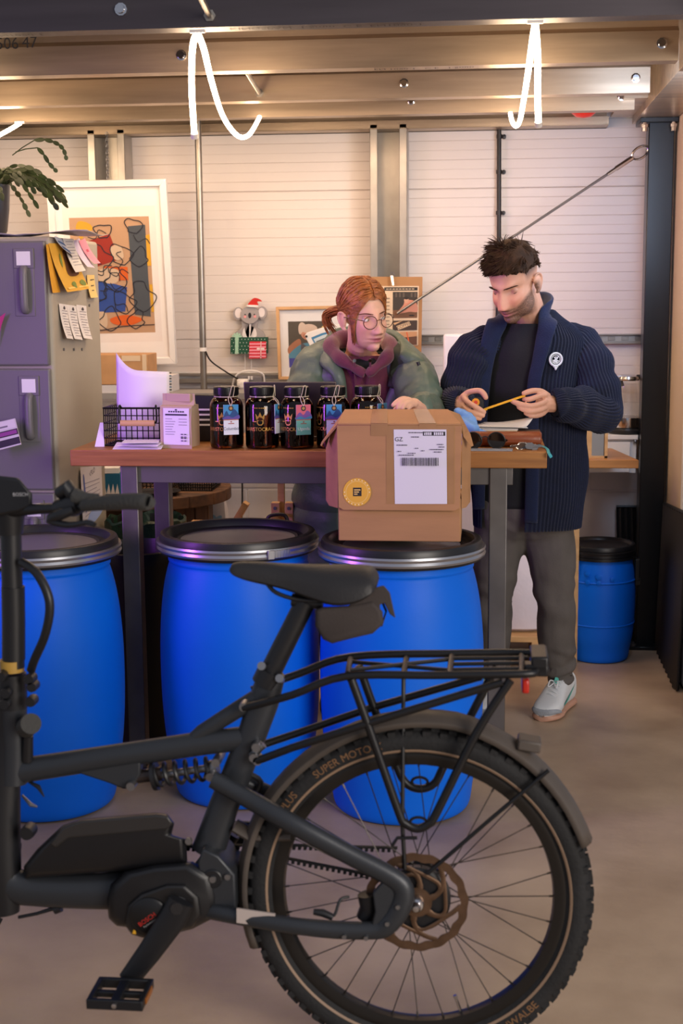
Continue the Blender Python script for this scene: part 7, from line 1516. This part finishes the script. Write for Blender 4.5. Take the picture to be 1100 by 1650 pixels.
for pth, rad, sd in (([sR+Vector((.06, .02, .03)), sR+Vector((.005, 0, 0)), sR.lerp(eR, .5)+Vector((-.012, 0, 0)), eR, eR.lerp(wR, .5), wR], [.068, .082, .084, .078, .062, .044], 4), ([sL+Vector((-.06, .02, .03)), sL+Vector((-.002, 0, 0)), sL.lerp(eL, .5)+Vector((.008, 0, 0)), eL+Vector((-.002, .0, .012)), eL.lerp(wL, .5)+Vector((.002, 0, .010)), wL+Vector((.012, .035, .004))], [.068, .080, .082, .072, .056, .038], 6)):
    z = cat([(*p, r) for p, r in zip(pth, rad)], 12); p = [Vector(t[:3]) for t in z]; R = []; a = None; n = 56
    for i in range(len(p)):
        t = (p[min(i+1, len(p)-1)]-p[max(i-1, 0)]).normalized()
        if a is None: a, b, _ = frame(t)
        else: a = (a-t*a.dot(t)).normalized(); b = t.cross(a)
        row = []
        for j in range(n):
            th = 2*PI*j/n; dr = a*math.cos(th)+b*math.sin(th); q = p[i]+dr*z[i][3]; row.append(p[i]+dr*(z[i][3]+.009*(abs(math.sin(i*PI/9+.6*nz(q, 7, sd)))**.5-1)+.010*nz(q, 14, sd)+.004*nz(q, 45, sd)))
        R.append(row)
    g = G(); g.rings(R); g.build('sleeve', m_green, JK, sharp=0)
# coat hood / collar: folded band round the neck, dark lining inside
def jy(px, py):
    q = P(px, py, Y=4.85); i = min(range(len(WROWS)-1), key=lambda i: abs((WROWS[i][2]+WROWS[i+1][2])/2-q.z)); t = (q.z-WROWS[i][2])/(WROWS[i+1][2]-WROWS[i][2]); cx, cy, zz, rx, ry = [WROWS[i][k]*(1-t)+WROWS[i+1][k]*t for k in range(5)]; u = max(-.95, min(.95, (q.x-cx)/rx)); return cy-ry*math.sqrt(1-u*u)
def jp(px, py, off): return P(px, py, Y=jy(px, py)-off)
pts = [(*jp(553, 700, .006), 1, .3, 0, .016, .010), (*jp(551, 640, .008), 1, .3, 0, .018, .012), (*jp(545, 605, .016), 1, .4, .2, .022, .014), (*P(530, 583, Y=4.875), .8, .4, .6, .030, .016), (*P(522, 566, Y=4.96), .5, -.2, 1, .042, .018), (*P(540, 553, Y=5.08), .1, -.3, 1, .055, .020), (*P(590, 550, Y=5.13), 0, -.3, 1, .060, .022), (*P(640, 555, Y=5.06), -.5, -.2, 1, .055, .022), (*P(662, 566, Y=4.96), -.9, -.1, .7, .052, .020), (*P(664, 580, Y=4.86), -1, .0, .5, .048, .018), (*jp(655, 602, .024), -1, .2, .35, .040, .016), (*jp(642, 625, .018), -1, .2, .2, .030, .014), (*jp(628, 655, .012), -1, .2, .1, .022, .012), (*jp(615, 705, .008), -1, .2, 0, .016, .010)]
strip(pts, 8, 20).build('coat_hood', m_green, JK, sharp=0)
strip([(*P(634, 548, Y=5.02), -.6, -.2, .9, .028, .008), (*P(645, 560, Y=4.93), -1, -.1, .5, .034, .008), (*P(647, 574, Y=4.862), -1, .1, .35, .034, .008), (*jp(640, 598, .020), -1, .2, .2, .028, .008), (*jp(630, 625, .014), -1, .2, .1, .014, .006)], 7, 14).build('hood_lining', m_lining, JK, sharp=0)
g = G(); a = P(673, 583, Y=4.80); g.tube([a, a+Vector((.004, 0, -.012))], .006, 10); g.build('cord_lock', m_black, JK)
# trousers and boots, mostly hidden
g = G(); g.ell(pl+Vector((0, 0, -.02)), (.175, .14, .12), nu=24)
for s in (-1, 1): h_ = pl+Vector((s*.085, 0, -.06)); chain(g, [h_, Vector((h_.x, h_.y-.02, .46)), Vector((h_.x, h_.y, .10))], [.10, .07, .055], n=16)
link_mesh(remesh(g, .009), 'trousers', mat('dark_jeans', '1c1f2a', .8), WO)
for s in (-1, 1):
    h_ = pl+Vector((s*.085, 0, 0)); g = G(); R = []
    for t, hw, zt in ((0, .02, .03), (.05, .036, .05), (.25, .046, .07), (.5, .04, .10), (.75, .038, .11), (1, .03, .10)): R.append([(h_.x+hw*math.cos(a), h_.y-.19+t*.26, zt*.5+zt*.5*math.sin(a)) for a in [2*PI*j/16 for j in range(16)]])
    g.rings([[tuple(p) for p in r] for r in R]); g.build('shoe', m_black, WO)
